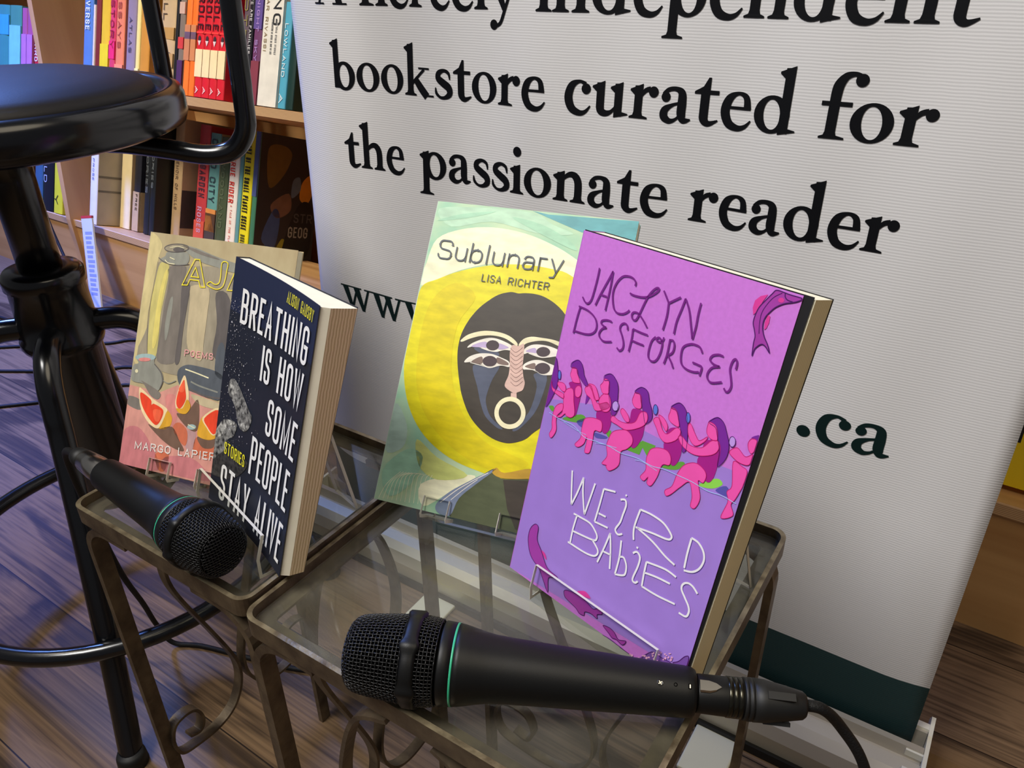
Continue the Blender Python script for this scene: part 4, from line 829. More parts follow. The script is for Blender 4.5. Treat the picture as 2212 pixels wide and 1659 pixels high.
('c','bluemint',1,0,[0,70.3,13.1,56.6,13.7,40.4,0,36.1]),
('so','cream',3,0.35,[3.3,1.2,7.2,12.4,16.1,23.1]),
('so','cream',3,0.35,[6.8,1.5,9.9,14.3,18.4,23.4]),
('so','cream',3,0.35,[10.3,1.8,12.6,16.1,20.6,23.6]),
('so','cream',3,0.35,[13.8,2,15.4,17.8,22.9,23.8]),
('so','cream',3,0.35,[17.3,2.3,18.1,19.2,25.1,24]),
('so','cream',3,0.35,[20.7,2.6,21,20.3,27.3,24.2]),
('so','cream',3,0.35,[24.2,2.8,23.9,21.1,29.6,24.5]),
('so','cream',3,0.35,[27.6,3.1,26.9,21.5,31.8,24.7]),
('so','cream',3,0.35,[31,3.4,30,21.6,34,24.9]),
('so','cream',3,0.35,[34.4,3.6,33.1,21.4,36.2,25.1]),
('so','cream',3,0.35,[37.9,3.9,36.3,20.9,38.5,25.4]),
('so','cream',3,0.35,[41.2,4.2,39.5,20.2,40.7,25.6]),
('c','dark',4,0,[62.1,160.2,70.6,163.3,76.7,163.1,81.1,163.9,87.8,164.3,95.5,163.3,104.4,159.6,112.6,153.6,120.1,144.1,124.7,132.1,126.8,118.3,124.7,103.9,117,81.5,112.1,73.5,107.9,69.2,102.6,63.2,94.5,59.2,88,58.2,79.5,59.4,69.4,63.8,59.2,71.9,51.2,83.4,46.6,93.5,41.9,107.3,39.9,118,40.3,128.4,43.5,138.5,48.6,147.4,54.8,154.3]),
('c','tear',5,0,[54,107.2,65.8,107.8,73.8,109.9,70.6,100,68.9,90.3,69.3,83.2,74.8,74.1,85.2,67.6,80.8,67.5,71.1,73.5,65.3,82.4,60.8,92.4]),
('c','tear',5,0,[99.6,108.6,109.1,108.9,108.6,93.9,105.3,81.4,96.9,69.2,92.6,68.3,101.5,82,103.6,100.1]),
('c','tear',5,0,[52.3,120.1,69.3,120,70.8,116.6,58.5,116.7]),
('c','bone',6,0,[40.9,123.7,45.7,128.6,55,132.5,64,133.7,72.5,133.2,79.1,131,83.5,127.8,83.2,125.9,79.8,127.5,73.2,130.1,64.6,130.7,55.7,129.1,47.9,126,42.3,122.8]),
('c','bone',6,0,[84.5,126.9,87.2,131.6,92.7,134.1,100.1,134.4,108.2,134.3,115.8,132.7,116.1,129.9,105.6,132.5,98.3,132,90.7,129.3,87.2,126.6]),
('c','bone2',6,0,[47,119.2,49.4,122.5,56.3,126.6,63.5,128.9,71.3,128.3,80.3,125.4,79.4,122.4,74.9,122.4,69.3,120,63.2,119.7,57.6,120.6,51.4,120.7]),
('c','bone2',6,0,[46.9,108.6,50,113.1,57,116.5,66,117.6,74,116.1,80,114.2,80.9,110.4,74.4,110.7,67.4,107.7,61.8,108.6,56.2,109.8,51.6,109.4]),
('c','bone2',6,0,[89.4,124.8,93.9,128.4,100.3,129.6,107.8,129.3,115.6,127,114.7,124,104.4,121,99.1,121.4,92.9,122.5,89.8,121.3]),
('c','bone2',6,0,[91,113.9,96.2,117.7,102.6,118.9,108.7,117.7,115.4,115.7,114.5,111.2,106.8,109.2,101.4,110.4,96,111.6,91.7,110.5]),
('c','lilac',7,0,[49.9,120.4,54.6,123.8,60.4,125.4,62.8,121.8,58.3,121.1]),
('c','lilac',7,0,[69.5,125.8,77.5,124.3,75.5,122.8,70.5,121.6]),
('c','brown',7,0,[52.3,109.8,58.9,114.6,60.8,111.3,59.4,109.2]),
('c','brown',7,0,[70.9,115.9,79,113.7,79.5,111.6,71.9,111.7]),
('c','lilac',7,0,[90.5,123.5,96.5,126.7,98.7,123.5,94.3,123.1]),
('c','brown',7,0,[92.3,113.1,98.7,116.3,99.6,112.2,95.1,112.1]),
('p','iris',8,0,[70.4,124.5,70.5,123.7,70.3,122.9,69.9,122.2,69.2,121.5,68.4,120.9,67.5,120.5,66.4,120.2,65.3,120.1,64.2,120.2,63.2,120.5,62.3,120.9,61.6,121.5,61.1,122.2,60.8,122.9,60.8,123.8,61,124.6,61.4,125.3,62,126,62.8,126.6,63.8,127,64.9,127.3,66,127.3,67,127.3,68,127,68.9,126.6,69.6,126,70.1,125.3]),
('p','iris',8,0,[71.3,113.2,71.3,112.4,71.1,111.6,70.6,110.8,69.9,110,69,109.4,68,109,66.8,108.7,65.6,108.6,64.4,108.6,63.3,108.9,62.3,109.3,61.5,109.9,61,110.6,60.7,111.4,60.6,112.2,60.8,113.1,61.3,113.9,62,114.6,63,115.2,64,115.7,65.2,116,66.4,116.1,67.6,116,68.7,115.7,69.6,115.3,70.4,114.7,71,114]),
('p','iris',8,0,[108,125.8,108,125,107.8,124.2,107.4,123.5,106.7,122.9,105.9,122.3,104.9,121.9,103.9,121.6,102.8,121.5,101.7,121.6,100.7,121.8,99.8,122.2,99.1,122.8,98.6,123.4,98.3,124.1,98.3,124.9,98.5,125.6,98.9,126.4,99.6,127,100.4,127.6,101.4,128,102.5,128.3,103.6,128.3,104.6,128.3,105.6,128,106.5,127.6,107.2,127.1,107.7,126.5]),
('p','iris',8,0,[110.4,114.4,110.4,113.6,110.2,112.7,109.7,111.9,109,111.1,108.1,110.5,107,110,105.8,109.7,104.6,109.6,103.4,109.7,102.3,110,101.4,110.4,100.6,111,100,111.8,99.7,112.6,99.7,113.4,99.9,114.3,100.4,115.1,101.1,115.9,102,116.5,103.1,117,104.3,117.3,105.5,117.4,106.6,117.3,107.7,117,108.7,116.6,109.5,116,110.1,115.2]),
('so','bone2',8,0.5,[57.6,120.6,63.2,119.6,69.3,119.8,74.9,122,79.4,122.3]),
('so','bone2',8,0.5,[51.7,109,61.9,108.2,67.4,107.8,74.4,110.7,80.8,110.7]),
('so','bone2',8,0.5,[93,122.3,99.2,121.1,104.4,121,112,123.2]),
('so','bone2',8,0.5,[91.7,110.8,99,111.4,105.3,109.3,111.8,110.1]),
('c','nose',7,0,[80.1,126.1,84.6,126.2,88.3,128.2,89.9,119.1,90.7,112.1,92.8,105.3,94.6,101.3,94,96.3,90.7,94.2,89.2,92.9,85.5,94,81.3,96.1,80.4,98.8,81.7,104.8,81.1,111.9,79.3,120.9]),
('so','nosedark',8,0.3,[79.1,123.8,83.7,121.5,87.9,125.6]),
('so','nosedark',8,0.3,[79.7,120.9,84.4,118.6,88.5,122.7]),
('so','nosedark',8,0.3,[80.4,117.9,85,115.7,89.2,119.8]),
('so','nosedark',8,0.3,[81,115,85.6,112.8,89.8,116.9]),
('so','nosedark',8,0.3,[81.6,112.1,86.2,109.9,90.4,114]),
('so','nosedark',8,0.3,[82.3,109.2,86.9,107,91,111.1]),
('so','nosedark',8,0.3,[82.9,106.3,87.5,104.1,91.6,108.2]),
('so','nosedark',8,0.3,[83.5,103.4,88.1,101.2,92.3,105.3]),
('so','nosedark',8,0.3,[84.1,100.5,88.7,98.3,92.9,102.4]),
('p','nose',7,0,[86.1,93,90.2,93.4,91.1,89.7,86.7,88.9]),
('Sc','bone',8,3.2,[97.9,81,98.1,79.4,98,77.7,97.6,76.1,97,74.6,96,73.2,94.9,72,93.5,71,92,70.3,90.4,69.8,88.7,69.6,87,69.7,85.3,70.1,83.8,70.8,82.3,71.8,81.1,72.9,80,74.3,79.2,75.8,78.7,77.4,78.5,79.1,78.6,80.7,79,82.4,79.7,83.9,80.6,85.3,81.8,86.5,83.2,87.5,84.7,88.2,86.3,88.7,88,88.8,89.7,88.7,91.4,88.3,92.9,87.6,94.4,86.6,95.6,85.5,96.6,84.1,97.4,82.6]),
('c','moss',5,0,[77.2,32.8,86.7,39.9,91,33.8,112.8,37.5,126.3,37.6,128.1,1.5,61.2,0.1,62.8,15.6]),
('p','dark',6,0,[93.1,33.2,126.1,38.5,128.1,1.5,108.6,2.5,100.2,14.4]),
('c','slate',6,0,[48.3,6.7,56.3,17,69.3,27.4,77.1,33.2,86.8,39.5,73.8,25.5,64.2,14,60,0.8,50.6,1.1]),
('so','bone2',7,0.5,[51.1,8.3,61,19,71.3,27.8,81.6,35.6]),
('so','bone2',7,0.4,[58.5,11.8,66.6,21.1,74.9,29.5]),
('c','ochre',6,0,[84.5,36.2,86.6,40.4,93.1,38,110.4,44.4,112.6,38.4,92.9,34.2])],
'aj':[
('c','tan2',1,0,[0,187.2,12.5,179.6,10.7,166.5,9.6,140.6,8.5,114.6,12.7,85.5,0,84.6,0,119.8,0,165.2]),
('c','grey1',2,0,[12.5,165.5,23.3,163.6,71.7,167.7,81.7,162.7,121.5,161.7,133.9,89.5,11.8,81.4,9.7,114.8,10.2,137.5,10.8,156.9]),
('c','yel1',3,0,[13.5,164.3,22.6,162.9,22.2,142.3,20.8,122.8,21.9,106.9,21.5,90.7,13.7,89.4,9.8,127.7,10.9,147.2]),
('c','yel2',4,0,[19.2,157.3,21.9,157.6,20.1,135.6,21.4,110,18.9,96.7,16.2,102.8,16.2,135]),
('c','grey2',3,0,[22.7,162.2,39,164.3,38.1,150.8,39.8,131.9,41.6,113,42.4,90.1,23.7,87.2,22.9,110.2,22.8,129.5,24.2,149]),
('c','grey3',4,0,[37.6,149.4,45.3,150.5,45.2,132.6,44.6,113.4,45.4,90.6,40.8,89.9,40.5,119.2]),
('c','tan3',4,0,[46.2,149.9,63.2,150.3,65.3,129.1,65.5,110.1,65.2,93.7,51.4,101.7,48.1,120.3,47.2,139.3]),
('c','grey4',4,0,[27.9,136.6,31,137.1,30.7,111.4,28.7,104.6,26.5,117.2]),
('c','grey3',4,0,[70.6,147.5,84.1,144.3,91.5,101.5,75.9,99.1,75.4,124.2]),
('c','grey4',3,0,[31.4,180.6,46.5,179.8,66.6,175.3,97.8,169.8,106,165.9,81.3,165.2,68,167.3,52.1,169.7,39.5,174.5]),
('c','grey2',4,0,[33,180.4,47.4,178.6,70.7,173.3,51.1,175.3]),
('c','grey4',3,0,[19.8,174.1,37,175.5,41.1,170.3,37.2,165.3,23.1,164.2,12.3,166.7,17.3,170.5]),
('p','grey1',4,0,[38.7,179.2,38.6,178.4,37.8,177.7,36.6,176.9,34.8,176.1,32.7,175.5,30.3,175,27.7,174.6,25.1,174.3,22.6,174.3,20.3,174.4,18.4,174.7,16.9,175.1,15.9,175.7,15.4,176.4,15.6,177.2,16.4,178,17.7,178.8,19.4,179.5,21.6,180.1,24,180.7,26.6,181.1,29.2,181.3,31.7,181.3,33.9,181.2,35.9,180.9,37.3,180.5,38.3,179.9]),
('Sc','grey3',5,0.7,[39.1,179.2,38.9,178.5,38.2,177.8,36.9,177,35.2,176.3,33.1,175.6,30.6,175.1,28.1,174.7,25.5,174.5,23,174.4,20.7,174.5,18.7,174.8,17.2,175.2,16.3,175.8,15.8,176.5,16,177.2,16.8,178,18.1,178.7,19.8,179.4,22,180.1,24.4,180.6,27,181,29.6,181.2,32.1,181.3,34.3,181.2,36.3,180.9,37.7,180.5,38.7,179.9]),
('p','grey3',5,0,[35.1,177.5,35,177.1,34.7,176.6,34.1,176.2,33.3,175.8,32.3,175.4,31.2,175.2,30,175,28.8,174.9,27.6,174.9,26.6,175,25.6,175.2,24.9,175.4,24.5,175.8,24.3,176.2,24.3,176.6,24.6,177.1,25.2,177.5,26,177.9,27,178.3,28.2,178.5,29.4,178.7,30.6,178.8,31.7,178.8,32.8,178.7,33.7,178.5,34.4,178.2,34.9,177.9]),
('so','bone',6,0.5,[20.9,177.4,28.5,179.2,34.9,178.4]),
('so','bone',6,0.7,[17.8,167.4,21.4,165.3,27.8,165.1]),
('so','grey3',5,0.6,[11.2,168.5,18.1,165.5,29.5,164.4,41.7,166.5]),
('so','bone',6,0.6,[22.2,169.9,27.2,168.6]),
('so','grey2',5,0.3,[11,165.3,10.3,150.4,8.9,130.8,9.3,114.7,12.8,91.9]),
('p','pink1',4,0,[0,64.3,30.7,63.2,46.8,71.6,91,63.5,138.1,63.2,138.1,0.6,0,0.1]),
('c','pink2',5,0,[0,25.9,13.7,32.4,29.2,20.8,39.5,2,0.3,0.3]),
('c','pink3',5,0,[36.5,59.9,46.5,63,50.6,49.6,47.3,38.4]),
('c','orange1',6,0,[48.1,38.5,53.5,43,62.2,37.5,62.4,26.2,53.9,30.3]),
('c','orange1',5,0,[69.8,28.3,72.9,35.2,89.3,34,90.6,21.7,72.7,21.8]),
('c','orange1',5,0,[34.7,14.7,47.6,16.4,46.3,3.4,39.4,2.7]),
('c','mauve',5,0,[58.1,36.1,69.9,38.2,69.6,24.7,63.8,23.7]),
('c','pink2',5,0,[44.5,13.7,69.1,17.6,83,11.8,92.8,3.9,46.6,2]),
('c','brown2',6,0,[23.8,36.3,33.9,34.5,47.3,38.4,55.8,29.3,61.5,21.8,50,22.5,36.8,27.9]),
('c','brown2',6,0,[49.7,49.4,59,51,68,63.8,71.9,46.2,69.7,38.8,60.8,40.8]),
('c','brown2',6,0,[72.1,35.1,83.3,34.3,88.9,36.7,88.4,29.6,78.5,27.8]),
('c','grey2',6,0,[11.8,69.4,30.7,63.2,29.9,57.4,22.5,59,15,66.3]),
('c','grey2',5,0,[0,55.2,11.7,54.3,14,46.1,0,48.6]),
('c','grey4',5,0,[4.2,86.8,19.9,89.3,21.5,85.2,29.6,79.4,32.5,72.8,30.2,66,25.5,62.4,15.7,67.2,1.1,68.4,0.9,79.9,5.8,82.8]),
('p','teal2',6,0,[22,90,21.9,89.3,21.3,88.6,20.2,87.9,18.7,87.2,16.8,86.6,14.7,86,12.5,85.6,10.3,85.3,8.1,85.2,6.2,85.3,4.5,85.5,3.2,85.8,2.3,86.3,2,86.9,2.1,87.5,2.8,88.2,3.9,88.9,5.4,89.6,7.3,90.3,9.3,90.8,11.6,91.2,13.8,91.5,16,91.6,17.9,91.6,19.6,91.4,20.8,91,21.7,90.5]),
('p','pink3',7,0,[17.6,87.5,17.5,87.1,17.1,86.7,16.4,86.3,15.5,85.9,14.4,85.6,13.1,85.3,11.7,85,10.4,84.8,9.1,84.7,7.9,84.7,6.9,84.8,6.1,85,5.6,85.3,5.4,85.6,5.5,86,5.9,86.3,6.5,86.8,7.5,87.1,8.6,87.5,9.9,87.8,11.2,88.1,12.6,88.2,13.9,88.3,15.1,88.3,16.1,88.2,16.8,88.1,17.4,87.8]),
('so','grey3',6,0.8,[21.6,84.6,29.3,78.6,31.8,71.9,30.2,66]),
('p','bone',7,0,[6.8,76.5,6.6,75.4,5.7,74.8,4.6,74.8,3.8,75.5,3.6,76.5,4.2,77.4,5.2,77.8,6.2,77.4]),
('c','slate2',5,0,[45,81.9,50.1,87.6,61,89.3,87.1,85.8,88.6,67.3,73.3,67.5,58.4,69.2,48.3,72.5]),
('so','bone',6,1,[52.2,85.1,61.9,83.9,75.1,81.8]),
('so','grey4',6,1.2,[58.9,76.4,67.9,74.3,85.3,72.3]),
('so','grey3',6,1.4,[58.2,70.6,73.3,67.5,88.5,68]),
('c','slate2',5,0,[79.4,106.2,84.8,109.1,90.8,84.3,80.3,86.1]),
('so','grey4',6,0.8,[32.5,72.8,38,71.5,44.5,74.7]),
('c','tan3',6,0,[61.4,66.9,88.4,63.8,87.5,59.4,70.4,60]),
('c','peel',7,0,[10.2,63,13.9,62.6,24.6,57.2,39.7,51.9,39.5,47.6,36.7,38.6,33,34.5,24.5,37.2,17.1,43.8,12.6,51.6]),
('c','flesh',8,0,[12.5,60.2,23,56.2,24.6,52.2,27.1,53.3,36.5,50,36,42.8,32.1,37.1,25.9,39.6,18.5,46.1,13.7,53.2]),
('c','rind',6,0,[39.9,50.6,46.1,45.2,44,37.1,34.7,34.7,37.9,41.7]),
('c','flesh2',9,0,[27,48.3,34.9,49,34.5,41.1,30.2,40.3]),
('c','peel',7,0,[51.8,80.1,56.5,73.1,59.4,63.8,58.9,51.7,52.2,50.5,47.9,54.8,47.4,63.2]),
('c','flesh',8,0,[52.4,76.7,54.8,70.1,56.7,61.9,52.5,53.8,48.4,57,48.6,66.2]),
('c','rind',9,0,[49,53.5,54.9,54.6,58,62.1,62.3,57.2,59,51,52.2,50.5]),
('c','flesh2',9,0,[48.9,69.1,52.9,76.1,54.2,68.5,51.1,66.6]),
('c','rind',7,0,[71.8,39.2,73.2,48.6,76.9,52,81.9,42.4,90.3,38.3,83.3,34.6,73.8,35.4]),
('c','peel',8,0,[74.9,51,88.9,60.7,91,44,86.8,38.8,80.1,43.5]),
('c','flesh',9,0,[76.7,50.6,88.4,58.9,89.7,43.8,86.6,39.8,80.8,44.3]),
('so','bone',8,0.6,[62.1,43.1,66.6,41.8,69.3,41.6]),
('p','teal2',7,0,[70,42.4,70,41.9,69.7,41.4,69.3,41,68.7,40.5,67.9,40.1,67.1,39.8,66.2,39.6,65.2,39.5,64.3,39.5,63.5,39.6,62.8,39.8,62.2,40.1,61.8,40.5,61.6,40.9,61.7,41.4,61.9,41.9,62.3,42.4,62.9,42.8,63.7,43.2,64.5,43.5,65.5,43.7,66.4,43.8,67.3,43.8,68.1,43.7,68.9,43.5,69.4,43.2,69.8,42.8]),
('Sc','gold',9,0.75,[37.9,149.8,46.8,171.1,51.4,171.3,59.7,150.6,55.5,150.2,53.1,155,44.5,154.8,43,150.3]),
('Sc','gold',9,0.75,[48.6,164.9,52.7,157.4,45.3,157.3]),
('sc','gold',9,0.75,[72.6,171.3,77.9,171.5,77.9,164.8,77.5,158.4,75.8,152.9,70.1,150.4,61.6,152.9,64.2,155.5,68.7,154,72.3,155.6,73,161]),
('Sc','gold',9,0.75,[80.7,151,87.7,171.6,92.3,171.7,101.1,150.9,97,150.7,94.7,155.4,86.8,155.4,85.6,151.2]),
('Sc','gold',9,0.75,[90,165.4,93.5,158,87.8,157.9]),
('Sc','gold',9,0.75,[104.8,151.1,102.7,171.6,112.4,171.6,115.3,167.7,114.1,162,120.2,151.7,115.1,151.6,109.9,160.2,109.6,151.5])],
}
# ------------------------------------------------------------------ materials
MATS = {}


def lin(c):
    return tuple(((v / 255.0) / 12.92 if v / 255.0 <= 0.04045 else ((v / 255.0 + 0.055) / 1.055) ** 2.4) for v in c[:3]) + (1.0,)


def material(name, rgb, rough=0.5, metal=0.0, spec=0.5, vary=0.0, scale=30.0, stretch=(1, 1, 1), bump=0.0, bscale=200.0, coat=0.0, rgb2=None):
    """procedural Principled material; colour wanders between rgb and rgb2 by noise"""
    if name in MATS:
        return MATS[name]
    m = bpy.data.materials.new(name)
    m.use_nodes = True
    nt = m.node_tree
    b = nt.nodes['Principled BSDF']
    b.inputs['Roughness'].default_value = rough
    b.inputs['Metallic'].default_value = metal
    b.inputs['Specular IOR Level'].default_value = spec
    b.inputs['Coat Weight'].default_value = coat
    b.inputs['Coat Roughness'].default_value = 0.15
    c1 = lin(rgb)
    b.inputs['Base Color'].default_value = c1
    if vary > 0 or rgb2 or bump > 0:
        tc = nt.nodes.new('ShaderNodeTexCoord')
        mp = nt.nodes.new('ShaderNodeMapping')
        mp.inputs['Scale'].default_value = stretch
        nt.links.new(tc.outputs['Object'], mp.inputs['Vector'])
    if vary > 0 or rgb2:
        nz = nt.nodes.new('ShaderNodeTexNoise')
        nz.inputs['Scale'].default_value = scale
        nz.inputs['Detail'].default_value = 6
        nt.links.new(mp.outputs['Vector'], nz.inputs['Vector'])
        rp = nt.nodes.new('ShaderNodeValToRGB')
        rp.color_ramp.elements[0].position = 0.34
        rp.color_ramp.elements[1].position = 0.66
        if rgb2:
            a, z = c1, lin(rgb2)
        else:
            a = tuple(v * (1 - vary) for v in c1[:3]) + (1,)
            z = tuple(min(1, v * (1 + vary)) for v in c1[:3]) + (1,)
        rp.color_ramp.elements[0].color = a
        rp.color_ramp.elements[1].color = z
        nt.links.new(nz.outputs['Fac'], rp.inputs['Fac'])
        nt.links.new(rp.outputs['Color'], b.inputs['Base Color'])
    if bump > 0:
        nb = nt.nodes.new('ShaderNodeTexNoise')
        nb.inputs['Scale'].default_value = bscale
        nb.inputs['Detail'].default_value = 3
        nt.links.new(mp.outputs['Vector'], nb.inputs['Vector'])
        bp = nt.nodes.new('ShaderNodeBump')
        bp.inputs['Strength'].default_value = bump
        bp.inputs['Distance'].default_value = 0.001
        nt.links.new(nb.outputs['Fac'], bp.inputs['Height'])
        nt.links.new(bp.outputs['Normal'], b.inputs['Normal'])
    MATS[name] = m
    return m


def stripes_material(name, rgb, rgb2, axis, scale, rough=0.6, warp=0.6, spec=0.3):
    """fine parallel lines across one axis (page edges, plywood edge, woven cloth)"""
    if name in MATS:
        return MATS[name]
    m = material(name, rgb, rough, spec=spec)
    nt = m.node_tree
    b = nt.nodes['Principled BSDF']
    tc = nt.nodes.new('ShaderNodeTexCoord')
    wv = nt.nodes.new('ShaderNodeTexWave')
    wv.bands_direction = axis
    wv.inputs['Scale'].default_value = scale
    wv.inputs['Distortion'].default_value = warp
    wv.inputs['Detail'].default_value = 3
    nt.links.new(tc.outputs['Object'], wv.inputs['Vector'])
    rp = nt.nodes.new('ShaderNodeValToRGB')
    rp.color_ramp.elements[0].color = lin(rgb2)
    rp.color_ramp.elements[1].color = lin(rgb)
    nt.links.new(wv.outputs['Fac'], rp.inputs['Fac'])
    nt.links.new(rp.outputs['Color'], b.inputs['Base Color'])
    return m


def clear_material(name, tint=(235, 238, 236), gloss=0.10, rough=0.02, dirt=0.0):
    """thin clear sheet: see-through with a Fresnel sheen and a little dust"""
    if name in MATS:
        return MATS[name]
    m = bpy.data.materials.new(name)
    m.use_nodes = True
    nt = m.node_tree
    for n in list(nt.nodes):
        nt.nodes.remove(n)
    out = nt.nodes.new('ShaderNodeOutputMaterial')
    tr = nt.nodes.new('ShaderNodeBsdfTransparent')
    tr.inputs[0].default_value = lin(tint)
    gl = nt.nodes.new('ShaderNodeBsdfGlossy')
    gl.inputs['Roughness'].default_value = rough
    lw = nt.nodes.new('ShaderNodeLayerWeight')
    lw.inputs['Blend'].default_value = 0.5
    pw = nt.nodes.new('ShaderNodeMath')
    pw.operation = 'POWER'
    pw.inputs[1].default_value = 4.5
    nt.links.new(lw.outputs['Facing'], pw.inputs[0])
    fr = nt.nodes.new('ShaderNodeMath')
    fr.operation = 'MULTIPLY_ADD'
    fr.inputs[1].default_value = 0.75
    fr.inputs[2].default_value = 0.035
    nt.links.new(pw.outputs[0], fr.inputs[0])
    mx = nt.nodes.new('ShaderNodeMixShader')
    nt.links.new(fr.outputs[0], mx.inputs[0])
    nt.links.new(tr.outputs[0], mx.inputs[1])
    nt.links.new(gl.outputs[0], mx.inputs[2])
    last = mx
    if dirt > 0:
        df = nt.nodes.new('ShaderNodeBsdfDiffuse')
        df.inputs[0].default_value = lin((205, 196, 180))
        tc = nt.nodes.new('ShaderNodeTexCoord')
        nz = nt.nodes.new('ShaderNodeTexNoise')
        nz.inputs['Scale'].default_value = 9
        nz.inputs['Detail'].default_value = 8
        nt.links.new(tc.outputs['Object'], nz.inputs['Vector'])
        mr = nt.nodes.new('ShaderNodeMapRange')
        mr.inputs['From Min'].default_value = 0.4
        mr.inputs['From Max'].default_value = 0.75
        mr.inputs['To Min'].default_value = dirt * 0.4
        mr.inputs['To Max'].default_value = dirt * 2.0
        nt.links.new(nz.outputs['Fac'], mr.inputs['Value'])
        m2 = nt.nodes.new('ShaderNodeMixShader')
        nt.links.new(mr.outputs[0], m2.inputs[0])
        nt.links.new(mx.outputs[0], m2.inputs[1])
        nt.links.new(df.outputs[0], m2.inputs[2])
        last = m2
    nt.links.new(last.outputs[0], out.inputs[0])
    MATS[name] = m
    return m


def wood_floor():
    m = bpy.data.materials.new('vinyl_wood_planks')
    m.use_nodes = True
    nt = m.node_tree
    b = nt.nodes['Principled BSDF']
    tc = nt.nodes.new('ShaderNodeTexCoord')
    br = nt.nodes.new('ShaderNodeTexBrick')
    br.offset = 0.37
    br.inputs['Scale'].default_value = 1.0
    br.inputs['Brick Width'].default_value = 1.15
    br.inputs['Row Height'].default_value = 0.152
    br.inputs['Mortar Size'].default_value = 0.0009
    br.inputs['Mortar Smooth'].default_value = 0.2
    br.inputs['Color1'].default_value = (0.15, 0.15, 0.15, 1)
    br.inputs['Color2'].default_value = (0.85, 0.85, 0.85, 1)
    br.inputs['Mortar'].default_value = (0.5, 0.5, 0.5, 1)
    nt.links.new(tc.outputs['Object'], br.inputs['Vector'])
    # grain: long streaks plus swirling figure, shifted per plank
    add = nt.nodes.new('ShaderNodeVectorMath')
    add.operation = 'MULTIPLY_ADD'
    add.inputs[1].default_value = (3.1, 0.0, 7.7)
    nt.links.new(br.outputs['Color'], add.inputs[0])
    nt.links.new(tc.outputs['Object'], add.inputs[2])
    mp = nt.nodes.new('ShaderNodeMapping')
    mp.inputs['Scale'].default_value = (1.5, 6.0, 1.0)
    nt.links.new(add.outputs[0], mp.inputs['Vector'])
    n1 = nt.nodes.new('ShaderNodeTexNoise')
    n1.inputs['Scale'].default_value = 1.5
    n1.inputs['Detail'].default_value = 3
    n1.inputs['Distortion'].default_value = 1.2
    nt.links.new(mp.outputs[0], n1.inputs['Vector'])
    # rings: wave of the figure noise
    ml = nt.nodes.new('ShaderNodeMath')
    ml.operation = 'MULTIPLY'
    ml.inputs[1].default_value = 30.0
    nt.links.new(n1.outputs['Fac'], ml.inputs[0])
    sn = nt.nodes.new('ShaderNodeMath')
    sn.operation = 'SINE'
    nt.links.new(ml.outputs[0], sn.inputs[0])
    mp2 = nt.nodes.new('ShaderNodeMapping')
    mp2.inputs['Scale'].default_value = (4.0, 230.0, 1.0)
    nt.links.new(add.outputs[0], mp2.inputs['Vector'])
    n2 = nt.nodes.new('ShaderNodeTexNoise')
    n2.inputs['Scale'].default_value = 1.0
    n2.inputs['Detail'].default_value = 5
    nt.links.new(mp2.outputs[0], n2.inputs['Vector'])
    s1 = nt.nodes.new('ShaderNodeMath')
    s1.operation = 'MULTIPLY_ADD'
    s1.inputs[1].default_value = 0.05
    sh_ = nt.nodes.new('ShaderNodeMath')
    sh_.operation = 'MULTIPLY_ADD'
    sh_.inputs[1].default_value = 0.55
    sh_.inputs[2].default_value = 0.225
    nt.links.new(n2.outputs['Fac'], sh_.inputs[0])
    nt.links.new(sn.outputs[0], s1.inputs[0])
    nt.links.new(sh_.outputs[0], s1.inputs[2])
    s2 = nt.nodes.new('ShaderNodeMath')
    s2.operation = 'MULTIPLY_ADD'
    s2.inputs[1].default_value = 0.75
    nt.links.new(n1.outputs['Fac'], s2.inputs[0])
    nt.links.new(s1.outputs[0], s2.inputs[2])
    s3 = nt.nodes.new('ShaderNodeMath')
    s3.operation = 'MULTIPLY_ADD'
    s3.inputs[1].default_value = 0.10
    sx = nt.nodes.new('ShaderNodeSeparateColor')
    nt.links.new(br.outputs['Color'], sx.inputs[0])
    nt.links.new(sx.outputs[0], s3.inputs[0])
    nt.links.new(s2.outputs[0], s3.inputs[2])
    rp = nt.nodes.new('ShaderNodeValToRGB')
    e = rp.color_ramp.elements
    e[0].position = 0.62
    e[0].color = lin((50, 38, 28))
    e[1].position = 1.22
    e[1].color = lin((124, 99, 72))
    k = e.new(0.82)
    k.color = lin((72, 56, 40))
    k = e.new(1.0)
    k.color = lin((95, 75, 53))
    mr = nt.nodes.new('ShaderNodeMapRange')
    mr.inputs['From Min'].default_value = 0.55
    mr.inputs['From Max'].default_value = 1.3
    nt.links.new(s3.outputs[0], mr.inputs['Value'])
    for q, pos in zip(e, (0.12, 0.34, 0.60, 0.92)):
        q.position = pos
    nt.links.new(mr.outputs[0], rp.inputs['Fac'])
    # dark seams
    mx = nt.nodes.new('ShaderNodeMix')
    mx.data_type = 'RGBA'
    mx.inputs['B'].default_value = lin((34, 25, 18))
    nt.links.new(br.outputs['Fac'], mx.inputs['Factor'])
    nt.links.new(rp.outputs['Color'], mx.inputs['A'])
    nt.links.new(mx.outputs['Result'], b.inputs['Base Color'])
    b.inputs['Roughness'].default_value = 0.42
    b.inputs['Specular IOR Level'].default_value = 0.35
    bp = nt.nodes.new('ShaderNodeBump')
    bp.inputs['Strength'].default_value = 0.12
    bp.inputs['Distance'].default_value = 0.002
    nt.links.new(n2.outputs['Fac'], bp.inputs['Height'])
    nt.links.new(bp.outputs['Normal'], b.inputs['Normal'])
    return m


def shelf_wood(name, rgb, rgb2, along=(1.2, 22, 22)):
    m = material(name, rgb, 0.45, spec=0.35, rgb2=rgb2, scale=1.0, stretch=along)
    return m


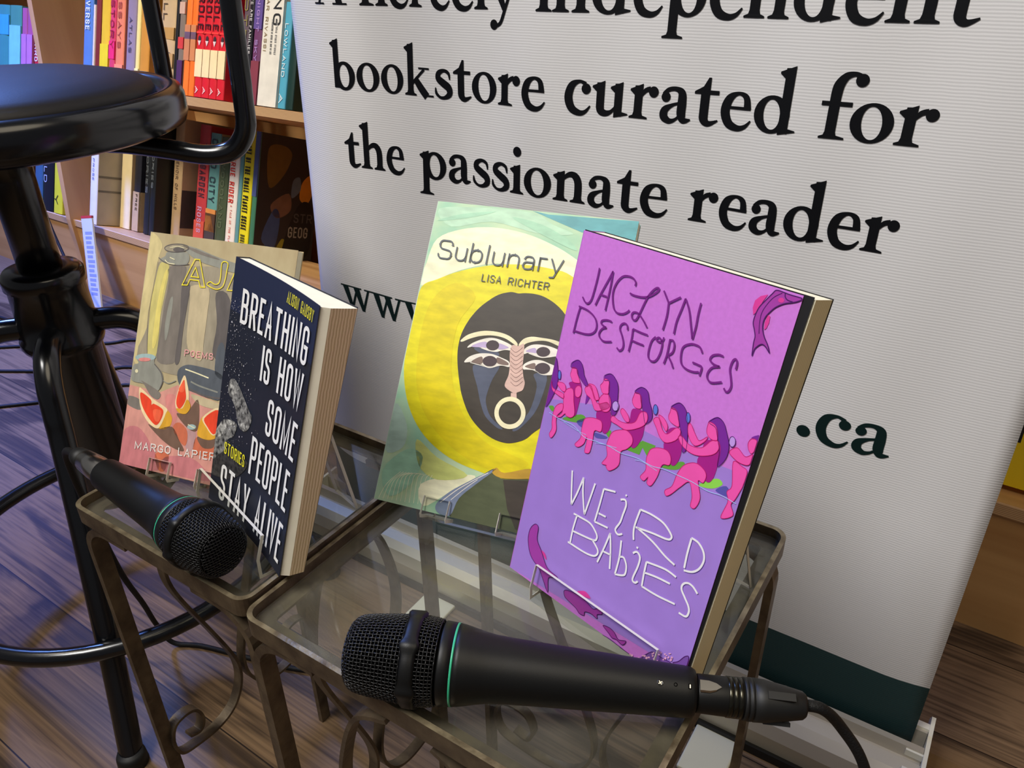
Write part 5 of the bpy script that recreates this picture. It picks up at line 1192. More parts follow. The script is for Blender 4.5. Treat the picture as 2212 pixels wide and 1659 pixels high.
# ------------------------------------------------------------------ object helpers
def tag(o, label=None, cat=None, group=None, kind=None):
    if label:
        o['label'] = label
    if cat:
        o['category'] = cat
    if group:
        o['group'] = group
    if kind:
        o['kind'] = kind
    return o


def empty(name, loc=(0, 0, 0), rot=(0, 0, 0), label=None, cat=None, group=None):
    o = bpy.data.objects.new(name, None)
    o.empty_display_size = 0.02
    COL.objects.link(o)
    o.location = loc
    o.rotation_euler = rot
    return tag(o, label, cat, group)


class MB:
    """collects vertices and faces with materials, then links them as one mesh object"""

    def __init__(s):
        s.v, s.f, s.mi, s.mats, s.sm = [], [], [], [], []

    def slot(s, m):
        if m not in s.mats:
            s.mats.append(m)
        return s.mats.index(m)

    def add(s, verts, faces, m, smooth=False):
        o = len(s.v)
        k = s.slot(m)
        s.v += [tuple(p) for p in verts]
        for f in faces:
            s.f.append(tuple(i + o for i in f))
            s.mi.append(k)
            s.sm.append(smooth)

    def box(s, x0, y0, z0, x1, y1, z1, m, M=None):
        vs = [(x, y, z) for x in (x0, x1) for y in (y0, y1) for z in (z0, z1)]
        if M:
            vs = [M @ Vector(p) for p in vs]
        s.add(vs, [(0, 1, 3, 2), (4, 6, 7, 5), (0, 4, 5, 1), (2, 3, 7, 6), (0, 2, 6, 4), (1, 5, 7, 3)], m)

    def prism(s, poly, axis, a, b, m, smooth=False):
        """extrude a 2-D outline (counter-clockwise not needed) along axis from a to b"""
        n = len(poly)

        def P(p, t):
            return {'x': (t, p[0], p[1]), 'y': (p[0], t, p[1]), 'z': (p[0], p[1], t)}[axis]
        vs = [P(p, a) for p in poly] + [P(p, b) for p in poly]
        s.add(vs, [(i, (i + 1) % n, n + (i + 1) % n, n + i) for i in range(n)], m, smooth)
        tri = tessellate_polygon([[Vector((p[0], p[1], 0)) for p in poly]])
        s.add(vs, [tuple(t) for t in tri] + [tuple(i + n for i in reversed(t)) for t in tri], m)

    def lathe(s, prof, m, M=None, n=48, smooth=True):
        """prof: (axial, radius) list, turned about local X"""
        vs, fs = [], []
        for x, r in prof:
            for k in range(n):
                a = 2 * math.pi * k / n
                vs.append((x, r * math.cos(a), r * math.sin(a)))
        for i in range(len(prof) - 1):
            for k in range(n):
                k2 = (k + 1) % n
                fs.append((i * n + k, i * n + k2, (i + 1) * n + k2, (i + 1) * n + k))
        fs.append(tuple(range(n)))
        fs.append(tuple((len(prof) - 1) * n + k for k in reversed(range(n))))
        if M:
            vs = [M @ Vector(p) for p in vs]
        s.add(vs, fs, m, smooth)

    def tube(s, pts, r, m, n=12, closed=False, smooth=True, cap=True, wz=None):
        """round tube along points; wz=(w,h) makes a flat strap instead: w along the fixed direction 'up' given by wz[2]"""
        pts = [Vector(p) for p in pts]
        N = len(pts)
        rr = r if isinstance(r, (list, tuple)) else [r] * N
        tang = []
        for i in range(N):
            a = pts[(i - 1) % N] if (closed or i > 0) else pts[i]
            b = pts[(i + 1) % N] if (closed or i < N - 1) else pts[i]
            t = (b - a)
            tang.append(t.normalized() if t.length > 1e-12 else Vector((0, 0, 1)))
        vs, fs = [], []
        if wz:
            w, h, side = wz
            side = Vector(side).normalized()
            for i in range(N):
                u = tang[i].cross(side).normalized()
                for a, b in ((-1, -1), (1, -1), (1, 1), (-1, 1)):
                    vs.append(pts[i] + side * (a * w / 2) + u * (b * h / 2))
            n = 4
        else:
            u = tang[0].orthogonal().normalized()
            for i in range(N):
                u = (u - tang[i] * u.dot(tang[i])).normalized()
                v = tang[i].cross(u)
                for k in range(n):
                    a = 2 * math.pi * k / n
                    vs.append(pts[i] + (u * math.cos(a) + v * math.sin(a)) * rr[i])
        for i in range(N if closed else N - 1):
            j = (i + 1) % N
            for k in range(n):
                k2 = (k + 1) % n
                fs.append((i * n + k, i * n + k2, j * n + k2, j * n + k))
        if cap and not closed:
            fs.append(tuple(reversed(range(n))))
            fs.append(tuple((N - 1) * n + k for k in range(n)))
        s.add(vs, fs, m, smooth and not wz)

    def build(s, name, parent=None, bevel=0, fix=True):
        me = bpy.data.meshes.new(name)
        me.from_pydata(s.v, [], s.f)
        for m in s.mats:
            me.materials.append(m)
        me.polygons.foreach_set('material_index', s.mi)
        me.polygons.foreach_set('use_smooth', s.sm)
        me.update()
        if fix:
            bm = bmesh.new()
            bm.from_mesh(me)
            bmesh.ops.recalc_face_normals(bm, faces=bm.faces)
            bm.to_mesh(me)
            bm.free()
        o = bpy.data.objects.new(name, me)
        COL.objects.link(o)
        if parent:
            o.parent = parent
        if bevel:
            bv = o.modifiers.new('bevel', 'BEVEL')
            bv.width = bevel
            bv.segments = 2
            bv.limit_method = 'ANGLE'
            bv.angle_limit = math.radians(50)
        return o


def spline(pts, n=8, closed=False):
    """Catmull-Rom through points of any dimension"""
    P = [tuple(p) for p in pts]
    N = len(P)
    if N < 3:
        return P
    out = []
    R = range(N if closed else N - 1)
    for i in R:
        p0 = P[(i - 1) % N] if (closed or i > 0) else P[0]
        p1 = P[i]
        p2 = P[(i + 1) % N]
        p3 = P[(i + 2) % N] if (closed or i < N - 2) else P[N - 1]
        for k in range(n):
            t = k / n
            out.append(tuple(0.5 * ((2 * b) + (c - a) * t + (2 * a - 5 * b + 4 * c - d) * t * t + (3 * b - a - 3 * c + d) * t ** 3) for a, b, c, d in zip(p0, p1, p2, p3)))
    if not closed:
        out.append(P[-1])
    return out


def ribbon(pts, w, closed=False):
    """flat stroke of width w (number or list) along 2-D points -> verts, quads"""
    N = len(pts)
    W = w if isinstance(w, (list, tuple)) else [w] * N
    L, R_ = [], []
    for i in range(N):
        a = pts[(i - 1) % N] if (closed or i > 0) else None
        b = pts[(i + 1) % N] if (closed or i < N - 1) else None
        p = pts[i]
        d1 = ((p[0] - a[0], p[1] - a[1]) if a else None)
        d2 = ((b[0] - p[0], b[1] - p[1]) if b else None)

        def nm(d):
            l = math.hypot(*d) or 1e-9
            return (-d[1] / l, d[0] / l)
        n1 = nm(d1) if d1 else nm(d2)
        n2 = nm(d2) if d2 else n1
        nx, ny = n1[0] + n2[0], n1[1] + n2[1]
        l = math.hypot(nx, ny)
        if l < 0.2:
            nx, ny, s = n1[0], n1[1], 1.0
        else:
            nx, ny = nx / l, ny / l
            s = min(2.2, 1.0 / max(0.3, nx * n1[0] + ny * n1[1]))
        h = W[i] / 2 * s
        L.append((p[0] + nx * h, p[1] + ny * h))
        R_.append((p[0] - nx * h, p[1] - ny * h))
    vs = L + R_
    fs = [(i, (i + 1) % N, N + (i + 1) % N, N + i) for i in range(N if closed else N - 1)]
    return vs, fs


class Flat:
    """printed art: flat shapes laid on a surface through a mapping (u, v, height) -> point"""

    def __init__(s, mb, mapping, gap):
        s.mb, s.map, s.gap = mb, mapping, gap

    def put(s, vs, fs, m, layer):
        s.mb.add([s.map(p[0], p[1], s.gap * layer) for p in vs], fs, m)

    def poly(s, pts, m, layer, holes=()):
        loops = [[Vector((p[0], p[1], 0)) for p in L] for L in ([pts] + list(holes))]
        tri = tessellate_polygon(loops)
        allp = [p for L in ([pts] + list(holes)) for p in L]
        s.put(allp, [tuple(t) for t in tri], m, layer)

    def stroke(s, pts, w, m, layer, closed=False):
        vs, fs = ribbon(pts, w, closed)
        s.put(vs, fs, m, layer)

    def disc(s, c, r, m, layer, n=20, ry=None):
        s.poly([(c[0] + r * math.cos(2 * math.pi * k / n), c[1] + (ry or r) * math.sin(2 * math.pi * k / n)) for k in range(n)], m, layer)


# ------------------------------------------------------------------ serif lettering (x-height = 1)
def serif_glyph(ch):
    """-> list of ('p', polygon) | ('r', ring outer, inner) | ('s', spline points, widths), advance width"""
    S = 0.28
    g = []

    def el(cx, cy, rx, ry, n=36, tilt=0.0):
        o = []
        for k in range(n):
            a = 2 * math.pi * k / n
            x, y = rx * math.cos(a), ry * math.sin(a)
            o.append((cx + x * math.cos(tilt) - y * math.sin(tilt), cy + x * math.sin(tilt) + y * math.cos(tilt)))
        return o

    def foot(x, y=0.0, w=S, l=0.15, r=0.15):
        g.append(('p', [(x - l, y), (x + w + r, y), (x + w + r, y + 0.05), (x + w + 0.03, y + 0.10), (x + w, y + 0.2), (x, y + 0.2), (x - 0.03, y + 0.10), (x - l, y + 0.05)]))

    def stem(x, y0, y1, w=S, f=True, flag=True, l=0.15, r=0.15):
        g.append(('p', [(x, y0), (x + w, y0), (x + w, y1), (x, y1 - 0.02)]))
        if flag:
            g.append(('p', [(x - 0.16, y1 - 0.17), (x - 0.15, y1 - 0.12), (x + w, y1 + 0.05), (x + w, y1 - 0.25), (x, y1 - 0.30)]))
        if f:
            foot(x, y0, w, l, r)

    def ball(x, y, r):
        g.append(('p', el(x, y, r, r, 18)))

    def st(pts, w):
        g.append(('s', pts, w))

    def ring(cx, cy, rx, ry, ix, iy, t=0.12):
        g.append(('r', el(cx, cy, rx, ry), el(cx, cy, ix, iy, tilt=t)))
    A = 1.79
    if ch == 'o':
        ring(.56, .5, .55, .53, .26, .44)
        return g, 1.18
    if ch == 'b':
        stem(.12, .04, A, f=False)
        ring(.66, .49, .53, .53, .245, .42)
        return g, 1.26
    if ch == 'd':
        ring(.56, .49, .53, .53, .245, .42)
        stem(.80, 0, A, f=False)
        g.append(('p', [(.80, 0.0), (.80, -.05), (1.30, .06), (1.30, .1), (1.08, .14), (.8, .2)]))
        return g, 1.32
    if ch == 'p':
        stem(.18, -.63, 1.0, l=.17, r=.2)
        ring(.74, .49, .52, .53, .24, .42)
        return g, 1.32
    if ch in 'nh':
        stem(.16, 0, A if ch == 'h' else 1.0)
        st([(.36, .70), (.50, .87), (.70, .95), (.88, .86), (.97, .62), (.97, .05)], [.07, .14, .2, .27, S, S])
        foot(.83)
        return g, 1.30
    if ch == 'u':
        stem(.16, .2, 1.0, f=False)
        st([(.30, .35), (.33, .14), (.50, .06), (.70, .12), (.86, .30)], [S, .27, .2, .12, .07])
        stem(.80, 0, 1.0, f=False)
        g.append(('p', [(.80, 0.0), (.80, -.05), (1.30, .06), (1.30, .1), (1.08, .14), (.8, .2)]))
        return g, 1.34
    if ch == 'r':
        stem(.16, 0, 1.0, r=.2)
        st([(.38, .66), (.52, .85), (.70, .92)], [.07, .14, .14])
        ball(.80, .83, .165)
        return g, 1.0
    if ch == 'i':
        stem(.16, 0, 1.0)
        ball(.30, 1.48, .175)
        return g, .60
    if ch == 'l':
        stem(.16, 0, A)
        return g, .60
    if ch == 'k':
        stem(.16, 0, A)
        st([(.40, .42), (.72, .72), (.98, .94)], [.09, .1, .1])
        g.append(('p', [(.70, 1.0), (.70, .94), (1.22, .94), (1.22, 1.0)]))
        st([(.52, .62), (.80, .30), (1.10, .0)], [.24, .30, .30])
        g.append(('p', [(.88, 0.0), (.88, .06), (1.42, .06), (1.42, 0.0)]))
        return g, 1.42
    if ch == 'e':
        st([(.99, .24), (.83, .06), (.60, .00), (.32, .12), (.18, .46), (.28, .82), (.54, .98), (.78, .88), (.85, .58)], [.05, .12, .18, .26, .28, .24, .10, .18, .22])
        g.append(('p', [(.25, .53), (.96, .53), (.96, .62), (.25, .61)]))
        return g, 1.04
    if ch == 'c':
        st([(.97, .24), (.80, .05), (.58, .0), (.30, .14), (.18, .48), (.29, .84), (.56, .98), (.78, .90)], [.05, .12, .19, .27, .29, .24, .10, .14])
        ball(.80, .76, .165)
        return g, 1.02
    if ch == 'a':
        ball(.22, .72, .15)
        st([(.13, .80), (.30, .94), (.54, .97), (.72, .86), (.75, .58), (.75, .25), (.84, .07), (1.06, .10)], [.10, .13, .14, .24, S, S, .2, .05])
        st([(.74, .58), (.46, .50), (.22, .34), (.20, .14), (.38, .02), (.58, .08), (.74, .26)], [.08, .1, .23, .26, .17, .09, .07])
        return g, 1.10
    if ch == 's':
        st([(.76, .66), (.70, .88), (.48, .96), (.26, .86), (.24, .68), (.46, .53), (.70, .38), (.74, .18), (.55, .04), (.32, .03), (.14, .16), (.10, .36)], [.05, .12, .12, .20, .25, .28, .28, .24, .14, .10, .12, .05])
        return g, .90
    if ch == 't':
        g.append(('p', [(.22, .2), (.50, .2), (.50, 1.36), (.42, 1.36), (.28, 1.1), (.02, .95), (.02, .88), (.22, .88)]))
        g.append(('p', [(.4, .88), (.78, .88), (.78, 1.0), (.4, 1.0)]))
        st([(.36, .38), (.38, .15), (.54, .04), (.82, .15)], [S, .27, .17, .05])
        return g, .84
    if ch == 'f':
        stem(.20, 0, 1.25, flag=False, r=.25)
        st([(.34, 1.1), (.37, 1.42), (.52, 1.66), (.74, 1.73), (.90, 1.66)], [S, .28, .2, .12, .16])
        ball(.93, 1.58, .17)
        g.append(('p', [(.0, .88), (.80, .88), (.80, 1.0), (.0, 1.0)]))
        return g, .80
    if ch == 'w':
        g.append(('p', [(.08, .97), (.42, .97), (.70, -.02), (.52, -.02)]))
        g.append(('p', [(.52, -.02), (.66, -.02), (.98, .97), (.88, .97)]))
        g.append(('p', [(.72, .97), (1.06, .97), (1.34, -.02), (1.16, -.02)]))
        g.append(('p', [(1.16, -.02), (1.30, -.02), (1.64, .97), (1.52, .97)]))
        g.append(('p', [(-.04, .94), (1.18, .94), (1.18, 1.0), (-.04, 1.0)]))
        g.append(('p', [(1.34, .94), (1.82, .94), (1.82, 1.0), (1.34, 1.0)]))
        return g, 1.78
    if ch == 'y':
        g.append(('p', [(.06, .97), (.42, .97), (.80, .02), (.62, -.02)]))
        st([(1.12, .97), (.72, .0), (.55, -.38), (.36, -.50)], [.10, .12, .12, .10])
        ball(.26, -.46, .16)
        g.append(('p', [(-.06, .94), (.62, .94), (.62, 1.0), (-.06, 1.0)]))
        g.append(('p', [(.88, .94), (1.34, .94), (1.34, 1.0), (.88, 1.0)]))
        return g, 1.25
    if ch == 'A':
        g.append(('p', [(.14, 0), (.26, 0), (.86, 1.58), (.76, 1.66)]))
        g.append(('p', [(.68, 1.62), (.86, 1.66), (1.52, 0), (1.18, 0)]))
        g.append(('p', [(.42, .50), (1.14, .50), (1.14, .60), (.42, .60)]))
        g.append(('p', [(-.05, 0), (.50, 0), (.50, .06), (-.05, .06)]))
        g.append(('p', [(.98, 0), (1.72, 0), (1.72, .06), (.98, .06)]))
        return g, 1.70
    if ch == '.':
        ball(.24, .16, .2)
        return g, .52
    return g, .5


def serif_word(fl, word, u0, u1, v, xh, m, layer=1, xs=None):
    """set a word so that its ink spans u0..u1 at baseline v"""
    items, x = [], 0.0
    lo, hi = 1e9, -1e9
    for ch in word:
        g, adv = serif_glyph(ch)
        for it in g:
            pts = it[1]
            w = max(it[2]) / 2 if it[0] == 's' else 0
            lo = min(lo, min(p[0] for p in pts) + x - w * .6)
            hi = max(hi, max(p[0] for p in pts) + x + w * .6)
            items.append((x, it))
        x += adv
    sx = (u1 - u0) / (hi - lo)

    def T(p, x):
        return (u0 + (p[0] + x - lo) * sx, v + p[1] * xh)
    for x, it in items:
        if it[0] == 'p':
            fl.poly([T(p, x) for p in it[1]], m, layer)
        elif it[0] == 'r':
            o, i = [T(p, x) for p in it[1]], [T(p, x) for p in it[2]]
            n = len(o)
            fl.put(o + i, [(k, (k + 1) % n, n + (k + 1) % n, n + k) for k in range(n)], m, layer)
        else:
            q = spline([tuple(p) + (w,) for p, w in zip(it[1], it[2])], 8)
            vs, fs = ribbon([(p[0], p[1]) for p in q], [p[2] for p in q])
            fl.put([T(p, x) for p in vs], fs, m, layer)


# ------------------------------------------------------------------ plain sans lettering from strokes (cap height = 1, width = 1)
SANS = {
    'A': [[(0, 0), (.5, 1), (1, 0)], [(.17, .34), (.83, .34)]],
    'B': [[(0, 0, 0), (0, 1, 0), (.94, 1), (.94, .54), (0, .54, 0)], [(0, .54, 0), (1, .54), (1, 0), (0, 0, 0)]],
    'C': [[(1, .70), (1, 1), (0, 1), (0, 0), (1, 0), (1, .30)]],
    'D': [[(0, 0, 0), (0, 1, 0), (1, 1), (1, 0), (0, 0, 0)]],
    'E': [[(1, 1, 0), (0, 1, 0), (0, 0, 0), (1, 0, 0)], [(0, .53), (.82, .53)]],
    'G': [[(1, .70), (1, 1), (0, 1), (0, 0), (1, 0), (1, .46, 0), (.55, .46)]],
    'H': [[(0, 0), (0, 1)], [(1, 0), (1, 1)], [(0, .53), (1, .53)]],
    'I': [[(.5, 0), (.5, 1)]],
    'L': [[(0, 1), (0, 0, 0), (1, 0)]],
    'M': [[(0, 0), (0, 1, 0), (.5, .12, 0), (1, 1, 0), (1, 0)]],
    'N': [[(0, 0), (0, 1, 0), (1, 0, 0), (1, 1)]],
    'O': [[(.5, 1), (0, 1), (0, 0), (1, 0), (1, 1), (.5, 1)]],
    'P': [[(0, 0), (0, 1, 0), (1, 1), (1, .46), (0, .46)]],
    'R': [[(0, 0), (0, 1, 0), (1, 1), (1, .48), (0, .48)], [(.55, .48), (1, 0)]],
    'S': [[(1, .74), (1, 1), (0, 1), (0, .56), (1, .44), (1, 0), (0, 0), (0, .26)]],
    'T': [[(0, 1), (1, 1)], [(.5, 1), (.5, 0)]],
    'V': [[(0, 1), (.5, 0), (1, 1)]],
    'W': [[(0, 1), (.25, 0), (.5, 1), (.75, 0), (1, 1)]],
    'Y': [[(0, 1), (.5, .45), (1, 1)], [(.5, .45), (.5, 0)]],
    'F': [[(0, 0), (0, 1, 0), (1, 1)], [(0, .53), (.8, .53)]],
    'U': [[(0, 1), (0, 0), (1, 0), (1, 1)]],
    'J': [[(1, 1), (1, 0), (0, 0), (0, .25)]],
    'K': [[(0, 0), (0, 1)], [(1, 1), (.05, .45)], [(.35, .6), (1, 0)]],
    'Q': [[(.5, 1), (0, 1), (0, 0), (1, 0), (1, 1), (.5, 1)], [(.6, .25), (1, -.05)]],
    # lower case, x-height .68
    'u': [[(0, .68), (0, 0), (1, 0), (1, .3)], [(1, .68), (1, 0)]],
    'b': [[(0, 1), (0, 0)], [(0, .3), (0, .68), (1, .68), (1, 0), (0, 0), (0, .38)]],
    'l': [[(.5, 1), (.5, 0)]],
    'n': [[(0, 0), (0, .68)], [(0, .36), (0, .68), (1, .68), (1, 0)]],
    'a': [[(.06, .5), (.06, .68), (.95, .68), (.95, 0)], [(.95, .38), (0, .38), (0, 0), (.95, 0), (.95, .3)]],
    'r': [[(0, 0), (0, .68)], [(0, .36), (0, .68), (1, .68)]],
    'y': [[(0, .68), (.55, 0)], [(1, .68), (.42, -.26), (.1, -.28)]],
}


def rounded(path, W, H, r):
    pts = [(p[0] * W, p[1] * H, (p[2] if len(p) > 2 else 1)) for p in path]
    out = []
    for i, p in enumerate(pts):
        if i in (0, len(pts) - 1) or p[2] == 0:
            out.append(p[:2])
            continue
        a, b = pts[i - 1], pts[i + 1]
        da, db = math.dist(a[:2], p[:2]), math.dist(b[:2], p[:2])
        ra = min(r, da * (0.5 if 0 < i - 1 else 1.0), db * (0.5 if i + 1 < len(pts) - 1 else 1.0))
        if ra < 1e-6:
            out.append(p[:2])
            continue
        p1 = [p[k] + (a[k] - p[k]) / da * ra for k in (0, 1)]
        p2 = [p[k] + (b[k] - p[k]) / db * ra for k in (0, 1)]
        for k in range(9):
            t = k / 8
            c = 0.62  # cubic handles near a circle
            h1 = [p1[j] + (p[j] - p1[j]) * c for j in (0, 1)]
            h2 = [p2[j] + (p[j] - p2[j]) * c for j in (0, 1)]
            out.append(tuple((1 - t) ** 3 * p1[j] + 3 * (1 - t) ** 2 * t * h1[j] + 3 * (1 - t) * t * t * h2[j] + t ** 3 * p2[j] for j in (0, 1)))
    return out


CURVY = set('BCDGJOPRSUQubna')
WIDTHS = {'I': .25, 'l': .2, 'M': 1.25, 'W': 1.45, 'E': .8, 'F': .8, 'L': .78, 'S': .9, 'r': .62, 'T': .95, 'J': .75, ' ': .7, "'": .3}


def sans_text(fl, text, u0, v0, u1, v1, h, stroke, m, layer, round_r=1.0, gap=.32, wmul=None):
    """text with strokes of constant width between (u0,v0) and (u1,v1) baseline ends"""
    wm = dict(WIDTHS)
    if wmul:
        wm.update(wmul)
    ws = [wm.get(c, 1.0) for c in text]
    tot = sum(ws) + gap * (len(text) - 1)
    L = math.hypot(u1 - u0, v1 - v0)
    unit = L / tot
    ang = math.atan2(v1 - v0, u1 - u0)
    ca, sa = math.cos(ang), math.sin(ang)
    x = 0.0
    hh = stroke / 2
    for c, w in zip(text, ws):
        W = max(w * unit - stroke, stroke * .05)
        for path in SANS.get(c, []):
            curvy = c in CURVY
            q = rounded(path, W, h - stroke, round_r * min(W, h) * .5) if curvy else [(p[0] * W, p[1] * (h - stroke)) for p in path]
            # square the stroke ends out by half a stroke
            if len(q) > 1:
                q = list(q)
                for e, f in ((0, 1), (-1, -2)):
                    d = math.dist(q[e], q[f]) or 1e-9
                    ext = 0 if (c == 'O') else hh
                    q[e] = tuple(q[e][k] + (q[e][k] - q[f][k]) / d * ext for k in (0, 1))
            q = [(x * unit + hh + p[0], hh + p[1]) for p in q]
            fl.stroke([(u0 + p[0] * ca - p[1] * sa, v0 + p[0] * sa + p[1] * ca) for p in q], stroke, m, layer)
        x += w + gap


def tiny_text(mb, text, M, h, length, m, lift=0.0003):
    """small spine lettering: strokes fitted in a strip of given height and length; M maps (along, up, 0)"""
    fl = Flat(mb, lambda u, v, k: tuple(M @ Vector((u, v, k))), lift)
    sans_text(fl, text, 0, 0, length, 0, h, h * .17, m, 1, .8, .35)


ARTC = dict(ash=(150, 148, 142), ash2=(205, 202, 192), ash3=(70, 68, 66), blue=(92, 120, 210), bluemint=(176, 204, 186), blush=(235, 170, 205), bone=(238, 230, 188), bone2=(236, 230, 215), brown=(125, 105, 95),
            brown2=(118, 92, 78), cream=(240, 238, 200), dark=(66, 59, 50), fish=(160, 60, 160), fishpink=(214, 60, 150), flesh=(236, 74, 46), flesh2=(246, 104, 70), gold=(246, 226, 62), green=(98, 160, 62), grey1=(158, 148, 128),
            grey2=(128, 120, 112), grey3=(102, 96, 94), grey4=(148, 148, 138), hair=(120, 40, 150), ink=(118, 34, 128), iris=(72, 58, 62), lav=(190, 150, 225), lilac=(190, 170, 205), lime=(140, 210, 80), lime2=(206, 214, 124),
            logblue=(88, 82, 165), mauve=(190, 150, 150), mint=(178, 214, 182), mint2=(160, 206, 172), moss=(82, 88, 62), nose=(214, 180, 165), nosedark=(120, 85, 78), ochre=(190, 150, 50), orange1=(206, 112, 82), peel=(240, 214, 168),
            pink1=(212, 150, 138), pink2=(200, 124, 128), pink3=(216, 138, 132), plum=(74, 20, 96), rind=(222, 166, 54), rock=(120, 78, 160), rose=(196, 24, 110), skin=(236, 84, 170), sky=(170, 200, 245), slate=(122, 134, 158),
            slate2=(92, 97, 104), suit=(164, 30, 132), tan2=(212, 196, 144), tan3=(196, 180, 146), teal=(86, 160, 165), teal2=(160, 184, 184), tear=(84, 90, 108), water=(160, 124, 208), white=(238, 234, 236), yel1=(206, 194, 122),
            yel2=(226, 210, 120), yellow=(224, 212, 20), yellow2=(220, 202, 14))
PAINTERLY = {'sub': 0.13, 'aj': 0.12}


def art_mat(book, col):
    v = PAINTERLY.get(book, 0.03)
    if book == 'br' and col.startswith('ash'):
        return material('print_powder_' + col, ARTC[col], 0.5, spec=.3, rgb2=(34, 34, 36), scale=330)
    st = {'sub': (60, 60, 160), 'aj': (170, 60, 60)}.get(book, (60, 60, 60))
    return material('print_%s_%s' % ({'wb': 'gloss', 'br': 'matte', 'sub': 'brushed', 'aj': 'oil'}[book], col), ARTC[col], 0.42 if book != 'wb' else 0.5, spec=0.3, vary=v, scale=1.0, stretch=st)


def lay_art(fl, book, k=1.0, W=1.0, H=1.0):
    def cl_(q):
        return [(min(max(x, .0002), W - .0002), min(max(y, .0002), H - .0002)) for x, y in q]
    for typ, col, layer, w, p in ART[book]:
        pts = [(p[i] * .001 * k, p[i + 1] * .001 * k) for i in range(0, len(p), 2)]
        m = art_mat(book, col)
        if typ == 'p':
            fl.poly(pts, m, layer)
        elif typ == 'c':
            fl.poly(cl_(spline(pts, 4, True)), m, layer)
        else:
            cl = typ[1] == 'c'
            q = cl_(pts if typ[0] == 'S' else spline(pts, 5, cl))
            fl.stroke(q, w * .001 * k, m, layer, cl)

K = 0.96
M_IRON = material('worn_bronze_iron', (112, 98, 78), 0.42, metal=0.55, spec=0.5, rgb2=(78, 66, 54), scale=60, bump=0.25, bscale=260)
M_IRON_LIT = material('lit_iron_rim', (168, 154, 124), 0.38, metal=0.6, rgb2=(104, 90, 70), scale=90, bump=0.3, bscale=300)  # paler copy of the iron: light on the rim's top put into colour
M_GLASS = clear_material('table_glass', (243, 246, 242), dirt=0.055, rough=0.03)
M_ACRYL = clear_material('clear_acrylic', (250, 251, 250), rough=0.02)
M_ACRYL_EDGE = material('acrylic_cut_edge', (214, 210, 196), 0.25, spec=0.6)
M_STOOL = material('black_enamel', (7, 8, 12), 0.22, spec=0.55, coat=0.3)
M_SEAT = material('dark_brown_vinyl_seat', (20, 17, 18), 0.50, spec=0.35, bump=0.05, bscale=500)
M_BLACK = material('black_plastic', (12, 12, 12), 0.35)
M_MIC = material('black_powder_coat', (11, 11, 11), 0.46, spec=0.35, bump=0.04, bscale=2200)
M_WIRE = material('black_wire', (34, 34, 35), 0.36, metal=0.4, spec=0.6)
M_FOAM = material('black_foam', (3, 3, 3), 0.95, spec=0.05)
M_GREEN = material('green_ring', (54, 176, 132), 0.35)
M_CHROME = material('satin_chrome', (205, 200, 190), 0.22, metal=1.0)
M_RUBBER = material('black_rubber', (14, 14, 14), 0.55)
M_CORD = material('black_braided_cord', (16, 16, 17), 0.6, spec=0.3, bump=0.5, bscale=900)
M_PAGE = material('page_paper_edge', (238, 232, 208), 0.75, spec=0.15, vary=0.03, scale=80)
M_FORE = stripes_material('page_fore_edge', (232, 214, 172), (196, 172, 126), 'Y', 150, 0.75, 2.2)
M_FORE2 = stripes_material('page_fore_edge_pale', (236, 220, 180), (222, 204, 160), 'Y', 170, 0.75, 1.6)
M_ALU = material('pale_anodised_aluminium', (196, 188, 172), 0.38, metal=0.35, spec=0.5)
M_ALU2 = material('white_plastic_end_cap', (226, 222, 206), 0.4)
M_CREAM = material('cream_painted_steel', (214, 208, 178), 0.45)
M_OAK = shelf_wood('bookcase_wood', (216, 170, 112), (190, 142, 88))
M_OAK2 = shelf_wood('bookcase_upright_wood', (212, 166, 112), (196, 148, 98), (22, 22, 1.2))
M_PLY = stripes_material('plywood_edge', (232, 196, 150), (178, 134, 92), 'Z', 130, 0.55, 0.3)

# ------------------------------------------------------------------ the room
fl_b = MB()
fl_b.box(-5.0, -2.2, -0.05, 3.2, 2.0, 0.0, wood_floor())
fo = fl_b.build('floor')
fo.rotation_euler = (0, 0, -0.02)
tag(fo, kind='structure')
wb = MB()
wb.box(-5.0, 1.62, 0.0, 3.2, 1.70, 2.7, material('plaster_wall', (150, 136, 118), 0.8, vary=0.05, scale=6))
tag(wb.build('wall_back'), kind='structure')

# ------------------------------------------------------------------ bookcase
BC_LOC, BC_ROT = (0.08, 0.947, 0.0), -0.035
SH = math.radians(18)
bc = empty('bookcase', BC_LOC, (0, 0, BC_ROT), 'long honey-coloured wooden bookcase with tilted shelves behind the stool and banner', 'bookcase')
X0, X1 = -3.1, 1.1


def tf(z):
    return 0.012 + max(0.0, z - 0.2) * 0.113


def shelf(zf, x0, x1, name, lip=True):
    y0 = tf(zf)
    m = MB()
    c, s = math.cos(SH), math.sin(SH)
    d = 0.30
    th = 0.017
    p = [(y0, zf), (y0 + d * c, zf - d * s), (y0 + d * c - th * s, zf - d * s - th * c), (y0 - 0.0, zf - th)]
    m.prism(p, 'x', x0, x1, M_OAK)
    o = m.build(name, bc)
    e = MB()
    e.box(x0, y0 - 0.003, zf - th, x1, y0 + 0.0005, zf, M_PLY)
    e.build('shelf_edge', o)
    return o


